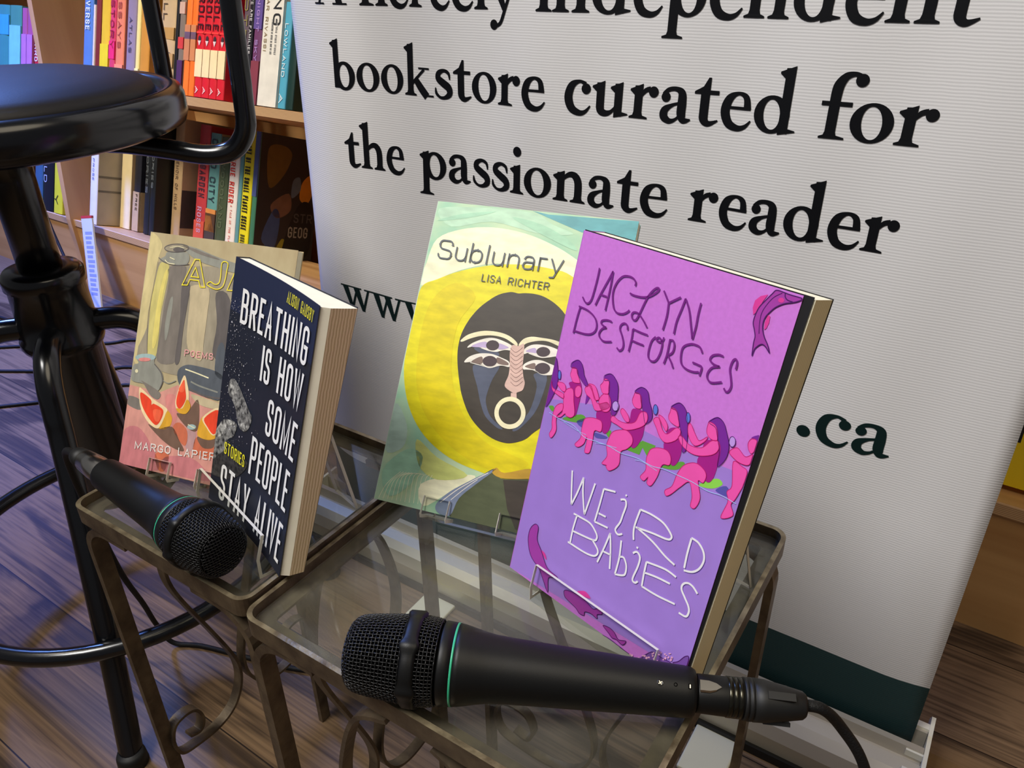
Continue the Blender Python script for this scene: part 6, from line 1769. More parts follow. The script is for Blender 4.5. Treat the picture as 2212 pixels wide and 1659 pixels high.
ups = (-3.1, -2.12, -0.52, 1.08)
for ux in ups:
    m = MB()
    m.prism([(0.002, 0.0), (0.002, 0.2), (tf(1.25) - 0.01, 1.25), (0.42, 1.25), (0.42, 0.0)], 'x', ux, ux + 0.020, M_OAK2)
    m.build('upright', bc)
for a, b in zip(ups, ups[1:]):
    shelf(0.200, a + 0.020, b, 'shelf')
    shelf(0.539, a + 0.020, b, 'shelf')
    shelf(0.880, a + 0.020, b, 'shelf')
    m = MB()
    m.box(a + 0.020, 0.012, 0.0, b, 0.030, 0.184, M_OAK)
    m.build('kick_panel', bc)
m = MB()
m.box(-3.1, 0.42, 0.0, 1.10, 0.432, 1.25, M_OAK)
m.build('back_panel', bc)

BCM = Matrix.Translation(BC_LOC) @ Matrix.Rotation(BC_ROT, 4, 'Z')


def shelf_book(s, w, h, zf, rec, rgb, label, group, dep=0.16, texts=(), bands=(), cover=None, rough=0.4, cover_bands=()):
    """upright book on a tilted shelf: spine, boards, page block in one thing with two parts"""
    c, sn = math.cos(SH), math.sin(SH)
    y0 = tf(zf)
    loc = BCM @ Vector((s, y0 + 0.002 + rec * c, zf - rec * sn + 0.0012))
    o = empty('book', loc, (-SH, 0, BC_ROT), label, 'book', group)
    key = 'cloth_%d_%d_%d' % tuple(rgb)
    mc = material(key, rgb, rough, spec=0.4, vary=0.05, scale=25)
    mc2 = material('cloth_%d_%d_%d' % tuple(cover), cover, rough, spec=0.4, vary=0.08, scale=18) if cover else mc
    b = MB()
    t = 0.0012
    w2 = w - 0.0008
    # rounded spine
    n = 8
    arc = [(w2 / 2 - w2 / 2 * math.cos(math.pi * k / n), 0.0035 - 0.0035 * math.sin(math.pi * k / n)) for k in range(n + 1)]
    prof = arc + [(w2, 0.004), (0, 0.004)]
    b.prism(prof[:n + 1] + [(w2 - t, 0.006), (t, 0.006)], 'z', 0, h, mc, False)
    b.box(0, 0.0035, 0, t, dep, h, mc)
    b.box(w2 - t, 0.0035, 0, w2, dep, h, mc2)
    for z0, z1, col in bands:
        b.box(0.0004, -0.0004, h * z0, w2 - 0.0004, 0.003, h * z1, material('band_%d_%d_%d' % tuple(col), col, 0.5, vary=0.06, scale=40))
    for z0, z1, col in cover_bands:
        b.box(w2 - 0.0002, 0.004, h * z0, w2 + 0.0003, dep, h * z1, material('band_%d_%d_%d' % tuple(col), col, 0.5, vary=0.12, scale=22))
    for txt, z0, z1, hh, off, col in texts:
        ln = h * (z1 - z0)
        mt = material('foil_%d_%d_%d' % tuple(col), col, 0.5)
        # reads top to bottom
        Mx = Matrix.Translation((w2 * off + hh * w2 / 2 - hh * w2, -0.0007, h * z1)) @ Matrix(((0, 1, 0, 0), (0, 0, -1, 0), (-1, 0, 0, 0), (0, 0, 0, 1)))
        tiny_text(b, txt, Mx, hh * w2, ln, mt)
    b.build('cover', o, fix=True)
    p = MB()
    p.box(t, 0.005, 0.002, w2 - t, dep - 0.003, h - 0.002, M_PAGE)
    p.build('page_block', o)
    return o


UP = 'books on the upper shelf right of the divider'
uz = 0.539
ub = [
    (-1.960, .038, .215, (86, 124, 162), 'blue-spined paperback beside the wooden divider on the upper shelf', [('VERSE', .52, .80, .45, .5, (220, 225, 235))], [(.0, .12, (130, 160, 180))]),
    (-1.921, .009, .165, (222, 206, 186), 'thin cream paperback beside the blue spine on the upper shelf', [], []),
    (-1.911, .020, .225, (122, 42, 36), 'brick-red paperback left of the yellow spine on the upper shelf', [], []),
    (-1.889, .034, .222, (226, 182, 44), 'golden-yellow spine on the upper shelf', [], [(.0, .38, (228, 200, 30))]),
    (-1.854, .023, .220, (206, 62, 92), 'raspberry-pink paperback right of the yellow spine on the upper shelf', [('STORY', .35, .8, .6, .5, (170, 30, 60))], [(.25, .42, (226, 40, 96))]),
    (-1.830, .032, .224, (226, 128, 88), 'salmon-orange paperback right of the pink spine on the upper shelf', [('ESSAYS', .35, .85, .4, .5, (180, 80, 60))], [(.0, .2, (236, 140, 100))]),
    (-1.789, .034, .205, (142, 126, 138), 'greyish-purple spine on the upper shelf over the stool seat', [('ATLAS', .35, .7, .3, .5, (90, 80, 90))], [(.0, .16, (190, 185, 190))]),
    (-1.753, .015, .205, (236, 216, 130), 'slim pale-yellow book on the upper shelf over the stool seat', [], [(.0, .2, (240, 228, 150))]),
    (-1.737, .033, .205, (202, 138, 50), 'ochre book on the upper shelf right beside the farther stool tube', [], [(.0, .18, (92, 110, 112))]),
    (-1.667, .050, .228, (196, 168, 124), 'thick beige book with tan patches on the upper shelf between the stool tubes', [('CELL', .62, .95, .28, .35, (90, 74, 54)), ('LIFE', .2, .35, .18, .72, (110, 90, 66))], [(.46, .56, (186, 142, 74)), (.22, .34, (190, 150, 90))]),
    (-1.615, .011, .225, (22, 22, 26), 'thin black book right of the thick beige book on the upper shelf', [], []),
    (-1.603, .019, .222, (126, 112, 100), 'mottled grey-brown book left of the two orange spines on the upper shelf', [], [(.0, .3, (74, 40, 84)), (.4, .5, (206, 60, 60)), (.7, .8, (206, 170, 150))]),
    (-1.582, .019, .226, (240, 124, 46), 'left one of the two orange spines on the upper shelf', [], [(.3, .6, (200, 130, 90)), (.48, .54, (110, 110, 170))]),
    (-1.562, .018, .226, (240, 118, 42), 'right one of the two orange spines on the upper shelf', [], [(.3, .6, (206, 132, 84)), (.48, .54, (120, 110, 160))]),
]
for s, w, h, rgb, lab, tx, bd in ub:
    shelf_book(s, w, h, uz, 0.0, rgb, lab, UP, texts=tx, bands=bd)
RL = ['red book with a cream strip on its spine, first of four from the orange spines', 'red book with a cream strip on its spine, second of four from the orange spines',
      'red book with a cream strip on its spine, third of four from the orange spines', 'red book with a cream strip on its spine, fourth of four from orange spines']
for i, s in enumerate((-1.543, -1.519, -1.495, -1.471)):
    o = shelf_book(s, .0235, .228, uz, 0.0, (214, 34, 50), RL[i], UP, texts=[('HURDLE', .56, 1.0, .72, .5, (70, 8, 24)), ('A', .03, .09, .4, .5, (240, 220, 210))], bands=[(.17, .40, (240, 220, 170)), (.53, .545, (240, 60, 60))])
    # little pale bird-like emblem above the strip
    cv = [c_ for c_ in o.children if c_.name.startswith('cover')][0]
    e = MB()
    fl = Flat(e, lambda u, v, k: (u, -0.0006 - k, v), 0.0002)
    cx = .0114
    fl.disc((cx, .228 * .485), .0042, material('emblem_dark', (60, 40, 50), .5), 1, ry=.006)
    fl.poly([(cx - .005, .228 * .47), (cx + .005, .228 * .47), (cx, .228 * .425)], material('emblem_pale', (226, 205, 205), .5), 2)
    e.build('emblem', cv, fix=False)
ub2 = [
    (-1.403, .017, .226, (96, 80, 92), 'olive and purple spine just right of the nearer stool tube on the upper shelf', [('NOTES', .4, .95, .6, .5, (160, 150, 80))], [(.0, .3, (110, 112, 104))]),
    (-1.385, .012, .226, (28, 26, 36), 'narrow black spine with white lettering on the upper shelf', [('NOW WE ARE FAMILIES', .4, 1.0, .6, .5, (214, 212, 216))], []),
    (-1.371, .024, .226, (110, 62, 104), 'purple book with violet script on the upper shelf', [('MIDNIGHT SKY', .35, 1.0, .34, .5, (186, 150, 220))], [(.0, .35, (134, 58, 76)), (.6, 1.0, (96, 76, 150))]),
    (-1.288, .021, .185, (84, 170, 200), 'bright blue spine beside the banner edge on the upper shelf', [('LOWLAND', .3, .8, .42, .5, (225, 240, 245)), ('A', .05, .14, .5, .5, (225, 240, 245))], []),
    (-1.266, .020, .20, (24, 56, 52), 'dark green book half hidden by the banner edge on the upper shelf', [], []),
]
for s, w, h, rgb, lab, tx, bd in ub2:
    shelf_book(s, w, h, uz, 0.0, rgb, lab, UP, texts=tx, bands=bd)
shelf_book(-1.344, .054, .232, uz, 0.0, (226, 220, 206), 'thick white book with large black spine lettering beside the banner', UP,
           texts=[('LIVING', .62, 1.15, .40, .70, (32, 34, 38)), ('NAVAR RIVASSI', .42, .95, .15, .18, (150, 130, 96)), ('A COLLECTION OF NOTES ON HOW WE LIVE', .40, .66, .10, .50, (130, 130, 130)), ('AND SOME OTHER STORIES', .40, .66, .10, .72, (140, 140, 140))], bands=[(.0, .999, (230, 226, 216))])
LB = 'books on the upper shelf left of the divider'
for s, w, h, rgb, lab, bd in [
        (-2.420, .058, .155, (46, 120, 106), 'green book at the left end of the upper shelf', []),
        (-2.360, .060, .155, (64, 140, 124), 'green book with a blue patch, left one of two in view at the left edge', [(.55, .85, (60, 160, 200))]),
        (-2.298, .056, .155, (72, 138, 110), 'green book with a pale blue streak at left edge beside the pink spines', [(.02, .7, (120, 196, 204))]),
        (-2.238, .025, .150, (170, 84, 120), 'pink-purple spine right of the green books, left one of two', [(.0, .6, (186, 112, 172))]),
        (-2.212, .027, .150, (166, 80, 118), 'pink-purple spine left of the red spine, right one of two', [(.0, .6, (186, 112, 172))]),
        (-2.178, .038, .152, (196, 36, 56), 'red spine with white lettering left of the divider', [])]:
    shelf_book(s, w, h, uz, 0.0, rgb, lab, LB, dep=.13, bands=bd, texts=[('STANDARD', .2, .9, .36, .35, (236, 220, 226))] if rgb[0] == 196 else ())
shelf_book(-2.138, .016, .148, uz, 0.03, (26, 26, 44), 'dark navy book against the divider on the upper shelf', LB, dep=.12, bands=[(.0, .12, (150, 40, 50))])
LO = 'books on the lower shelf'
lz = 0.200
shelf_book(-2.037, .033, .27, lz, .0, (222, 218, 212), 'white-spined book with grey cover at left end of the lower shelf', LO, cover=(176, 166, 146), texts=[('SELECTED PROSE', .4, .95, .22, .5, (120, 120, 130))], cover_bands=[(.43, .45, (110, 104, 92)), (.30, .32, (110, 104, 92)), (.9, .94, (180, 150, 60))])
shelf_book(-1.995, .043, .275, lz, .055, (234, 214, 160), 'cream spine beside the white book on the lower shelf', LO, cover=(196, 164, 118))
shelf_book(-1.946, .027, .27, lz, .06, (36, 36, 44), 'dark picture cover over a beige band on the lower shelf', LO, cover=(36, 36, 44), bands=[(.0, .36, (190, 160, 116))], cover_bands=[(.0, .36, (190, 160, 116))], texts=[('FREE', .19, .34, .3, .6, (60, 46, 36))])
shelf_book(-1.900, .0225, .29, lz, .06, (30, 33, 36), 'left one of two black spines with silver lettering on the lower shelf', LO, texts=[('HISTORIES', .35, .9, .4, .5, (110, 118, 122))])
shelf_book(-1.877, .021, .29, lz, .06, (28, 31, 34), 'right one of two black spines with silver lettering on the lower shelf', LO, cover=(26, 26, 24), texts=[('HISTORIES', .4, .9, .4, .5, (120, 128, 132))])
shelf_book(-1.847, .035, .29, lz, .10, (176, 148, 108), 'tan spine with grey lettering on the lower shelf', LO, cover=(182, 156, 122), texts=[('A MEMOIR OF HILLS', .25, .75, .3, .5, (120, 98, 74))], cover_bands=[(.1, .42, (66, 58, 56))])
shelf_book(-1.781, .041, .285, lz, .12, (186, 62, 68), 'red spine with dark lettering on the lower shelf', LO, texts=[('THE GARDEN', .4, .85, .55, .55, (84, 46, 60)), ('ROSES', .1, .32, .4, .5, (196, 150, 190))], bands=[(.0, .2, (206, 84, 70))])
shelf_book(-1.738, .039, .27, lz, .12, (98, 152, 150), 'teal and orange spine on the lower shelf', LO, texts=[('COLD CITY', .4, .95, .55, .5, (46, 66, 76))], bands=[(.0, .3, (70, 60, 62)), (.14, .34, (214, 140, 74))], cover=(214, 196, 160))
shelf_book(-1.697, .034, .265, lz, .12, (70, 84, 62), 'dark green spine left of the white one on the lower shelf', LO, texts=[('WOODLAND', .2, .8, .4, .5, (96, 108, 84))], cover=(64, 76, 58))
shelf_book(-1.661, .035, .235, lz, .12, (232, 226, 220), 'white spine with red lettering left of the yellow spine on the lower shelf', LO, texts=[('TRUE RIDER', .5, .95, .5, .45, (206, 60, 50)), ('A TALE OF THE PLAINS', .05, .48, .2, .55, (220, 120, 110))])
shelf_book(-1.624, .013, .25, lz, .12, (96, 150, 160), 'thin teal book squeezed left of the yellow spine on the lower shelf', LO)
shelf_book(-1.610, .034, .288, lz, .12, (226, 214, 36), 'yellow spine with black capitals on the lower shelf', LO, texts=[('THE ART OF THE SMALL PLANET SCENE', .22, .98, .55, .5, (40, 38, 24)), ('BUREAU', .06, .18, .45, .5, (90, 86, 20))])
at = shelf_book(-1.573, .016, .29, lz, .12, (64, 120, 96), 'big dark atlas with painted cover and GEOG lettering next to the banner', LO, dep=.185, cover=(52, 46, 48), bands=[(.5, 1.0, (70, 84, 140))])
e = MB()
fl = Flat(e, lambda u, v, k: (.0154 + k, .004 + u, v), 0.0003)
for col, pts in (((110, 84, 36), [(.03, .17), (.07, .20), (.09, .25), (.06, .268), (.02, .255)]), ((206, 136, 40), [(.13, .19), (.16, .21), (.165, .17), (.15, .14), (.125, .15)]), ((60, 80, 130), [(.02, .05), (.05, .12), (.07, .10), (.06, .03)]),
                 ((120, 86, 70), [(.04, .13), (.09, .16), (.10, .12), (.06, .10)]), ((150, 140, 40), [(.06, .01), (.08, .05), (.095, .04), (.09, .01)]), ((92, 110, 140), [(.10, .19), (.12, .20), (.125, .17), (.10, .15)]), ((24, 22, 26), [(.085, .01), (.165, .012), (.165, .13), (.12, .13)])):
    fl.poly(spline(pts, 5, True), material('atlas_%d_%d_%d' % col, col, .55, vary=.1, scale=40), 1 if col[0] != 24 else 2)
sans_text(fl, 'GEOG', .098, .055, .160, .055, .026, .0034, material('atlas_lettering', (150, 148, 140), .5), 3, 1.0, .3)
sans_text(fl, 'STR', .112, .092, .17, .092, .022, .003, material('atlas_lettering_dim', (84, 80, 80), .5), 3, 1.0, .3)
e.build('cover_art', at, fix=False)
shelf_book(-2.208, .042, .235, lz, .0, (214, 202, 44), 'yellow book on the lower shelf left of the divider below the stool seat', LO, dep=.13, texts=[('Y', .1, .2, .4, .4, (40, 40, 30))], rough=.5)
shelf_book(-2.262, .050, .24, lz, .0, (20, 22, 30), 'black book left of the yellow one below the stool seat', LO, dep=.13, texts=[('FIELD', .3, .7, .3, .3, (170, 180, 200))])
shelf_book(-2.306, .040, .24, lz, .0, (56, 92, 116), 'dark blue book at far left of the lower shelf below the stool seat', LO, dep=.13)

# yellow faced-out book on the right, only its corner clear of the banner
yb = empty('book', BCM @ Vector((-0.06, 0.078, 0.186)), (-SH, 0, BC_ROT), 'bright yellow book with black lettering at the right edge of the picture', 'book')
b = MB()
my = material('bright_yellow_cover', (236, 206, 22), .4)
b.box(0, 0, 0, .22, .0012, .17, my)
b.box(0, .014, 0, .22, .0152, .17, my)
b.box(-.0008, 0, 0, .0, .0152, .17, my)
fl = Flat(b, lambda u, v, k: (u, -k, v), .0003)
sans_text(fl, 'FREE', .055, .058, .17, .058, .034, .006, material('black_lettering', (22, 20, 16), .5), 1, 1, .4)
b.build('cover', yb, fix=False)
b = MB()
b.box(.0, .0013, .002, .218, .0139, .168, M_PAGE)
b.build('page_block', yb)

# white leaflet leaning on the kick panel
lfl = empty('leaflet_stand', BCM @ Vector((-1.985, -0.064, 0.012)), (math.radians(-14), math.radians(-12), BC_ROT - .1), 'white leaflet with blue print leaning against the bookcase plinth', 'leaflet')
b = MB()
mw = material('white_card', (214, 216, 226), .55)
b.box(0, 0, 0, .068, .004, .225, mw)
fl = Flat(b, lambda u, v, k: (u, -k, v), .0003)
mb_ = material('blue_print', (150, 162, 210), .5)
for i in range(14):
    fl.poly([(.016, .03 + i * .0115), (.055 + .006 * math.sin(i * 2.1), .03 + i * .0115), (.055 + .006 * math.sin(i * 2.1), .037 + i * .0115), (.016, .037 + i * .0115)], mb_, 1)
b.box(0, -.0004, .219, .068, .0044, .2252, material('red_edge_print', (206, 60, 60), .5))
b.build('card', lfl, fix=False)

# ------------------------------------------------------------------ roll-up banner
YB, XL, LEAN = 0.7202, -0.7951, 0.0557
BW = 0.85
bn = empty('rollup_banner', (XL, 0.675, 0.0), (0, 0, 0), 'white roll-up banner with black serif slogan behind the glass tables', 'banner')


def sheet(u, z, k=0.0):
    y = YB + (z - 0.8) * math.tan(LEAN)
    y += 0.0022 * math.sin(u * 21 + z * 5.0) * min(1, max(0, (z - .1) / .3)) + 0.0012 * math.sin(u * 47 - z * 9.0) * min(1, max(0, (z - .1) / .3))
    if u < .085:
        y += 0.020 * ((.085 - u) / .085) ** 2
    if u > .80:
        y += 0.006 * ((u - .80) / .05) ** 2
    return (u, y - k - 0.675, z)


def banner_cloth(name, rgb, rib):
    m = material(name, rgb, .55, spec=.3)
    nt = m.node_tree
    tc = nt.nodes.new('ShaderNodeTexCoord')
    wv = nt.nodes.new('ShaderNodeTexWave')
    wv.bands_direction = 'Z'
    wv.inputs['Scale'].default_value = 125
    wv.inputs['Distortion'].default_value = 1.5
    wv.inputs['Detail'].default_value = 2
    wv.inputs['Detail Scale'].default_value = .4
    nt.links.new(tc.outputs['Object'], wv.inputs['Vector'])
    bp = nt.nodes.new('ShaderNodeBump')
    bp.inputs['Strength'].default_value = rib
    bp.inputs['Distance'].default_value = .0012
    nt.links.new(wv.outputs['Fac'], bp.inputs['Height'])
    nt.links.new(bp.outputs['Normal'], nt.nodes['Principled BSDF'].inputs['Normal'])
    return m


M_BAN = banner_cloth('banner_white_cloth', (214, 213, 215), .11)
M_TEAL = banner_cloth('banner_teal_cloth', (36, 62, 64), .10)
m = MB()
zs = [0.034, .06, .09, 0.1285] + [.1285 + (1.95 - .1285) * (i / 46) for i in range(1, 47)]
us = [BW * (i / 60) for i in range(61)]
vs = [sheet(u, z) for z in zs for u in us]
nu = len(us)
F1, F2 = [], []
for i in range(len(zs) - 1):
    for j in range(nu - 1):
        (F1 if i < 3 else F2).append((i * nu + j, i * nu + j + 1, (i + 1) * nu + j + 1, (i + 1) * nu + j))
m.add(vs, F1, M_TEAL, True)
k = m.slot(M_BAN)
for f in F2:
    m.f.append(f)
    m.mi.append(k)
    m.sm.append(True)
sheet_o = m.build('banner_sheet', bn, fix=False)
sol = sheet_o.modifiers.new('cloth_thickness', 'SOLIDIFY')
sol.thickness = 0.0005
sol.offset = -1.0
MT = material('banner_black_ink', (9, 10, 15), .5, spec=.2)
MT2 = material('banner_green_ink', (10, 32, 32), .5, spec=.2)
XH = .0296


def banner_line(words, v, xh, mat):
    for w, a, c in words:
        b_ = MB()
        serif_word(Flat(b_, sheet, .0006), w, a, c, v, xh, mat)
        b_.build('printed_word', bn, fix=False)


banner_line([('A', .0600, .1110), ('fiercely', .1275, .3400), ('independent', .3590, .7420)], .7442, XH, MT)
banner_line([('bookstore', .0800, .3755), ('curated', .3965, .6215), ('for', .6398, .7290)], .6550, XH, MT)
banner_line([('the', .0930, .1858), ('passionate', .2060, .5150), ('reader', .5338, .7200)], .5663, XH, MT)
banner_line([('www', .0635, .2295), ('s', .6415, .6640), ('.ca', .6718, .7600)], .3762, .0312, MT2)
# cassette base
m = MB()
prof = [(-.053, .006), (-.055, .034), (-.050, .050), (-.040, .058), (-.026, .061), (-.0225, .053), (-.016, .053), (-.013, .066), (-.006, .066), (-.004, .040), (.012, .040), (.014, .066), (.030, .062), (.044, .046), (.048, .006)]
m.prism(prof, 'x', -.012, .862, M_ALU)
m.build('cassette', bn)
m = MB()
m.prism([(-.056, .004), (-.056, .052), (-.046, .064), (.036, .070), (.052, .050), (.052, .004)], 'x', .8625, .8665, M_ALU2)
for y_, z_ in ((-.040, .058), (-.012, .060), (.022, .064)):
    m.box(.846, y_ - .004, z_ - .004, .8627, y_ + .004, z_ + .004, M_ALU2)
m.build('end_cap', bn)
m = MB()
m.prism([(-.056, .004), (-.056, .052), (-.046, .064), (.036, .070), (.052, .050), (.052, .004)], 'x', -.0165, -.0125, M_ALU2)
m.build('end_cap', bn)
m = MB()
m.box(-.012, -.058, .0, .862, -.050, .012, M_RUBBER)  # added black strip stands for the dark gap and cable below the cassette
m.build('base_gap_strip', bn)
for fx in (.240, .640):
    m = MB()
    m.box(fx, -.120, .001, fx + .050, .06, .0065, M_CREAM)
    m.build('foot', bn, bevel=.002)
m = MB()
m.tube([(.425, .06, .02), (.425, .112, 1.95)], .009, M_ALU, 12)
m.build('support_pole', bn)
m = MB()
m.box(0, .064, 1.945, BW, .082, 1.975, M_ALU)
m.build('top_rail', bn)

# ------------------------------------------------------------------ glass-topped iron tables


def rrect(x0, y0, x1, y1, r, n=6):
    out = []
    for cx, cy, a0 in ((x1 - r, y1 - r, 0), (x0 + r, y1 - r, 90), (x0 + r, y0 + r, 180), (x1 - r, y0 + r, 270)):
        for k in range(n + 1):
            a = math.radians(a0 + 90 * k / n)
            out.append((cx + r * math.cos(a), cy + r * math.sin(a)))
    return out


SCROLL = [(.87, .004), (.657, .017), (.525, .052), (.47, .085), (.485, .108), (.576, .137), (.737, .179), (.9, .224), (.962, .251), (.93, .275), (.79, .296), (.556, .305), (.253, .303), (.08, .297), (.03, .278), (.09, .260), (.232, .256), (.354, .261), (.404, .277), (.343, .289), (.22, .286)]


def iron_table(name, x0, y0, W, D, top, label, sides, zs):
    root = empty(name, (x0 + W / 2, y0 + D / 2, 0), (0, 0, -0.0054), label, 'table', 'nesting tables')
    a, b = W / 2, D / 2
    lipw, hgt = .0032, .0145
    m = MB()
    o1, o0 = rrect(-a, -b, a, b, .011), rrect(-a + lipw, -b + lipw, a - lipw, b - lipw, .0085)
    n = len(o1)
    V = [(p[0], p[1], top) for p in o1] + [(p[0], p[1], top) for p in o0] + [(p[0], p[1], top - hgt) for p in o1] + [(p[0], p[1], top - hgt) for p in o0]
    m.add(V, [(i, (i + 1) % n, n + (i + 1) % n, n + i) for i in range(n)], M_IRON_LIT)
    m.add(V, [(i, (i + 1) % n, 2 * n + (i + 1) % n, 2 * n + i) for i in range(n)] + [(n + i, n + (i + 1) % n, 3 * n + (i + 1) % n, 3 * n + i) for i in range(n)] + [(2 * n + i, 2 * n + (i + 1) % n, 3 * n + (i + 1) % n, 3 * n + i) for i in range(n)], M_IRON)
    # inner ledge that carries the glass
    o2 = rrect(-a + .014, -b + .014, a - .014, b - .014, .004)
    z1, z2 = top - .0095, top - .0115
    V = [(p[0], p[1], z1) for p in o0] + [(p[0], p[1], z1) for p in o2] + [(p[0], p[1], z2) for p in o0] + [(p[0], p[1], z2) for p in o2]
    m.add(V, [(i, (i + 1) % n, n + (i + 1) % n, n + i) for i in range(n)] + [(2 * n + i, 2 * n + (i + 1) % n, 3 * n + (i + 1) % n, 3 * n + i) for i in range(n)] + [(n + i, n + (i + 1) % n, 3 * n + (i + 1) % n, 3 * n + i) for i in range(n)], M_IRON)
    m.build('top_frame', root)
    g = MB()
    g.prism(rrect(-a + lipw + .0006, -b + lipw + .0006, a - lipw - .0006, b - lipw - .0006, .0078), 'z', top - .0094, top - .0068, M_GLASS)
    g.build('glass_top', root)
    for sx in (-1, 1):
        for sy in (-1, 1):
            m = MB()
            x = sx * (a - .0042)
            zt = top - hgt
            pts = [(x, sy * (b - .0075), 0), (x, sy * (b - .0075), zt - .030)]
            for k in range(1, 9):
                t = math.radians(90 * k / 8)
                pts.append((x - sx * .030 * (1 - math.cos(t)), sy * (b - .0075), zt - .030 + .0268 * math.sin(t)))
            pts.append((x - sx * .055, sy * (b - .0075), zt - .0032))
            m.tube(pts, 0, M_IRON, wz=(.0125, .0060, (0, 1, 0)))
            m.build('leg', root)
    for side in sides:
        for mir in (0, 1):
            m = MB()
            half = b if side in 'lr' else a
            pts = []
            for v, dz in spline(SCROLL, 6):
                q = -half + .008 + v * (half - .008)
                if mir:
                    q = -q
                z = top - hgt - .002 - dz * zs
                pts.append({'l': (-a + .006, q, z), 'r': (a - .006, q, z), 'f': (q, -b + .006, z), 'b': (q, b - .006, z)}[side])
            m.tube(pts, 0, M_IRON, wz=(.0100, .0030, (1, 0, 0) if side in 'lr' else (0, 1, 0)))
            m.build('scroll', root)
    return root


iron_table('side_table', -.3424, .2047, .2679, .2636, .4352, 'larger glass-topped iron side table on the right under the purple book', 'fb', 1.24)
iron_table('side_table', -.5373, .2102, .1932, .1901, .4388, 'smaller glass-topped iron side table on the left under the black-covered book', 'lr', K)
GR, GL = .4352 - .0068, .4388 - .0068

# ------------------------------------------------------------------ books on the tables


def book_root(loc, yaw, lean, label):
    return empty('book', loc, (-lean, 0, yaw), label, 'book')


def hexa(mb, c, m6):
    """c: 8 corners ordered (x0y0z0,x1y0z0,x1y1z0,x0y1z0, same at z1); m6: dict of face materials"""
    F = {'bottom': (0, 3, 2, 1), 'top': (4, 5, 6, 7), 'front': (0, 1, 5, 4), 'right': (1, 2, 6, 5), 'back': (2, 3, 7, 6), 'left': (3, 0, 4, 7)}
    for k_, f in F.items():
        mb.add([c[i] for i in f], [(0, 1, 2, 3)], m6.get(k_, m6['all']))


def book_cover(name, root, W, H, t, mat, y0, mapping=None, back=False):
    b_ = MB()
    b_.box(0, y0, 0, W, y0 + t, H, mat)
    return b_


# purple book ------------------------------------------------------
kz = (0.8 - .4370) / .3662
W, H, T = .1391 * kz, .2290 * kz, .0195 * kz
wb = book_root((-.2227 * kz, .3331 * kz, .4370), -.2407, .2831, 'purple paperback with hand-lettered cover and pink swimmers standing on right table')
m = MB()
m.box(0, 0, 0, W, .0004, H, material('purple_cover', (200, 118, 210), .5, spec=.3, vary=.04, scale=400))
m.box(-.0005, 0, 0, .0, T, H, material('purple_spine', (180, 100, 196), .5))
fl = Flat(m, lambda u, v, k_: (u, -k_, v), .00009)
lay_art(fl, 'wb', kz / K, W, H)
m.build('front_cover', wb, fix=False)
MBK = material('black_paper', (14, 12, 16), .5)
m = MB()
hexa(m, [(0, .0006, .0006), (W + .0012, .0006, .0006), (W + .0012, .0011, .0006), (0, .0011, .0006), (0, .0006, H + .0006), (W + .0050, .0006, H + .0006), (W + .0050, .0011, H + .0006), (0, .0011, H + .0006)], {'all': MBK})
m.build('endpaper', wb)
m = MB()
hexa(m, [(0, .0014, .001), (W + .0016, .0016, .001), (W + .0016, T - .0005, .001), (0, T - .0005, .001), (0, .0014, H - .0005), (W + .0056, .0016, H - .0005), (W + .0062, T - .0005, H - .0005), (0, T - .0005, H - .0005)], {'all': M_PAGE, 'right': M_FORE2})
m.build('page_block', wb)
m = MB()
hexa(m, [(0, T - .0004, 0), (W + .0018, T - .0004, 0), (W + .0018, T, 0), (0, T, 0), (0, T - .0004, H), (W + .0066, T - .0004, H), (W + .0066, T, H), (0, T, H)], {'all': MBK})
m.build('back_cover', wb)
WBP = (wb, W, H, T, .2831)

# black and white story book ---------------------------------------
kz = (0.8 - .4450) / .3795
W, H = .1208 * kz, .1955 * kz
br = book_root((-.4772 * kz, .2848 * kz, .4450), -.2765, .3086, 'thick black-covered story book with condensed white title standing on left table')
SAG = .0034


def bend(u, v, k_):
    return (u, SAG * 4 * (u / W) * (1 - u / W) - k_, v)


M_BR = material('black_navy_cover', (34, 37, 48), .42, spec=.35, vary=.10, scale=14)
M_BRN = material('navy_cover_head', (36, 42, 66), .42, spec=.35)
m = MB()
n = 18
for lo_, hi_, mat in ((0, .80, M_BR), (.80, 1.0, M_BRN)):
    vs = []
    for j in range(n + 1):
        u = W * j / n
        for z, q in ((lo_ * H, 0), (hi_ * H, 0), (lo_ * H, -.0004), (hi_ * H, -.0004)):
            vs.append(bend(u, z, q))
    fs = []
    for j in range(n):
        o_ = j * 4
        fs += [(o_, o_ + 4, o_ + 5, o_ + 1), (o_ + 2, o_ + 3, o_ + 7, o_ + 6), (o_ + 1, o_ + 5, o_ + 7, o_ + 3), (o_, o_ + 2, o_ + 6, o_ + 4)]
    fs += [(0, 1, 3, 2), (n * 4, n * 4 + 2, n * 4 + 3, n * 4 + 1)]
    m.add(vs, fs, mat, False)
fl = Flat(m, bend, .00011)
lay_art(fl, 'br', kz / K, W, H)
kk = .001 * kz / K
MWT, MYL = material('white_title_ink', (236, 234, 228), .45), material('yellow_ink', (236, 226, 50), .45)


def btxt(t, u0, v0, u1, v1, h, st, mat, rr=.95, g=.30):
    sans_text(fl, t, u0 * kk, v0 * kk, u1 * kk, v1 * kk, h * kk, st * kk, mat, 9, rr, g)


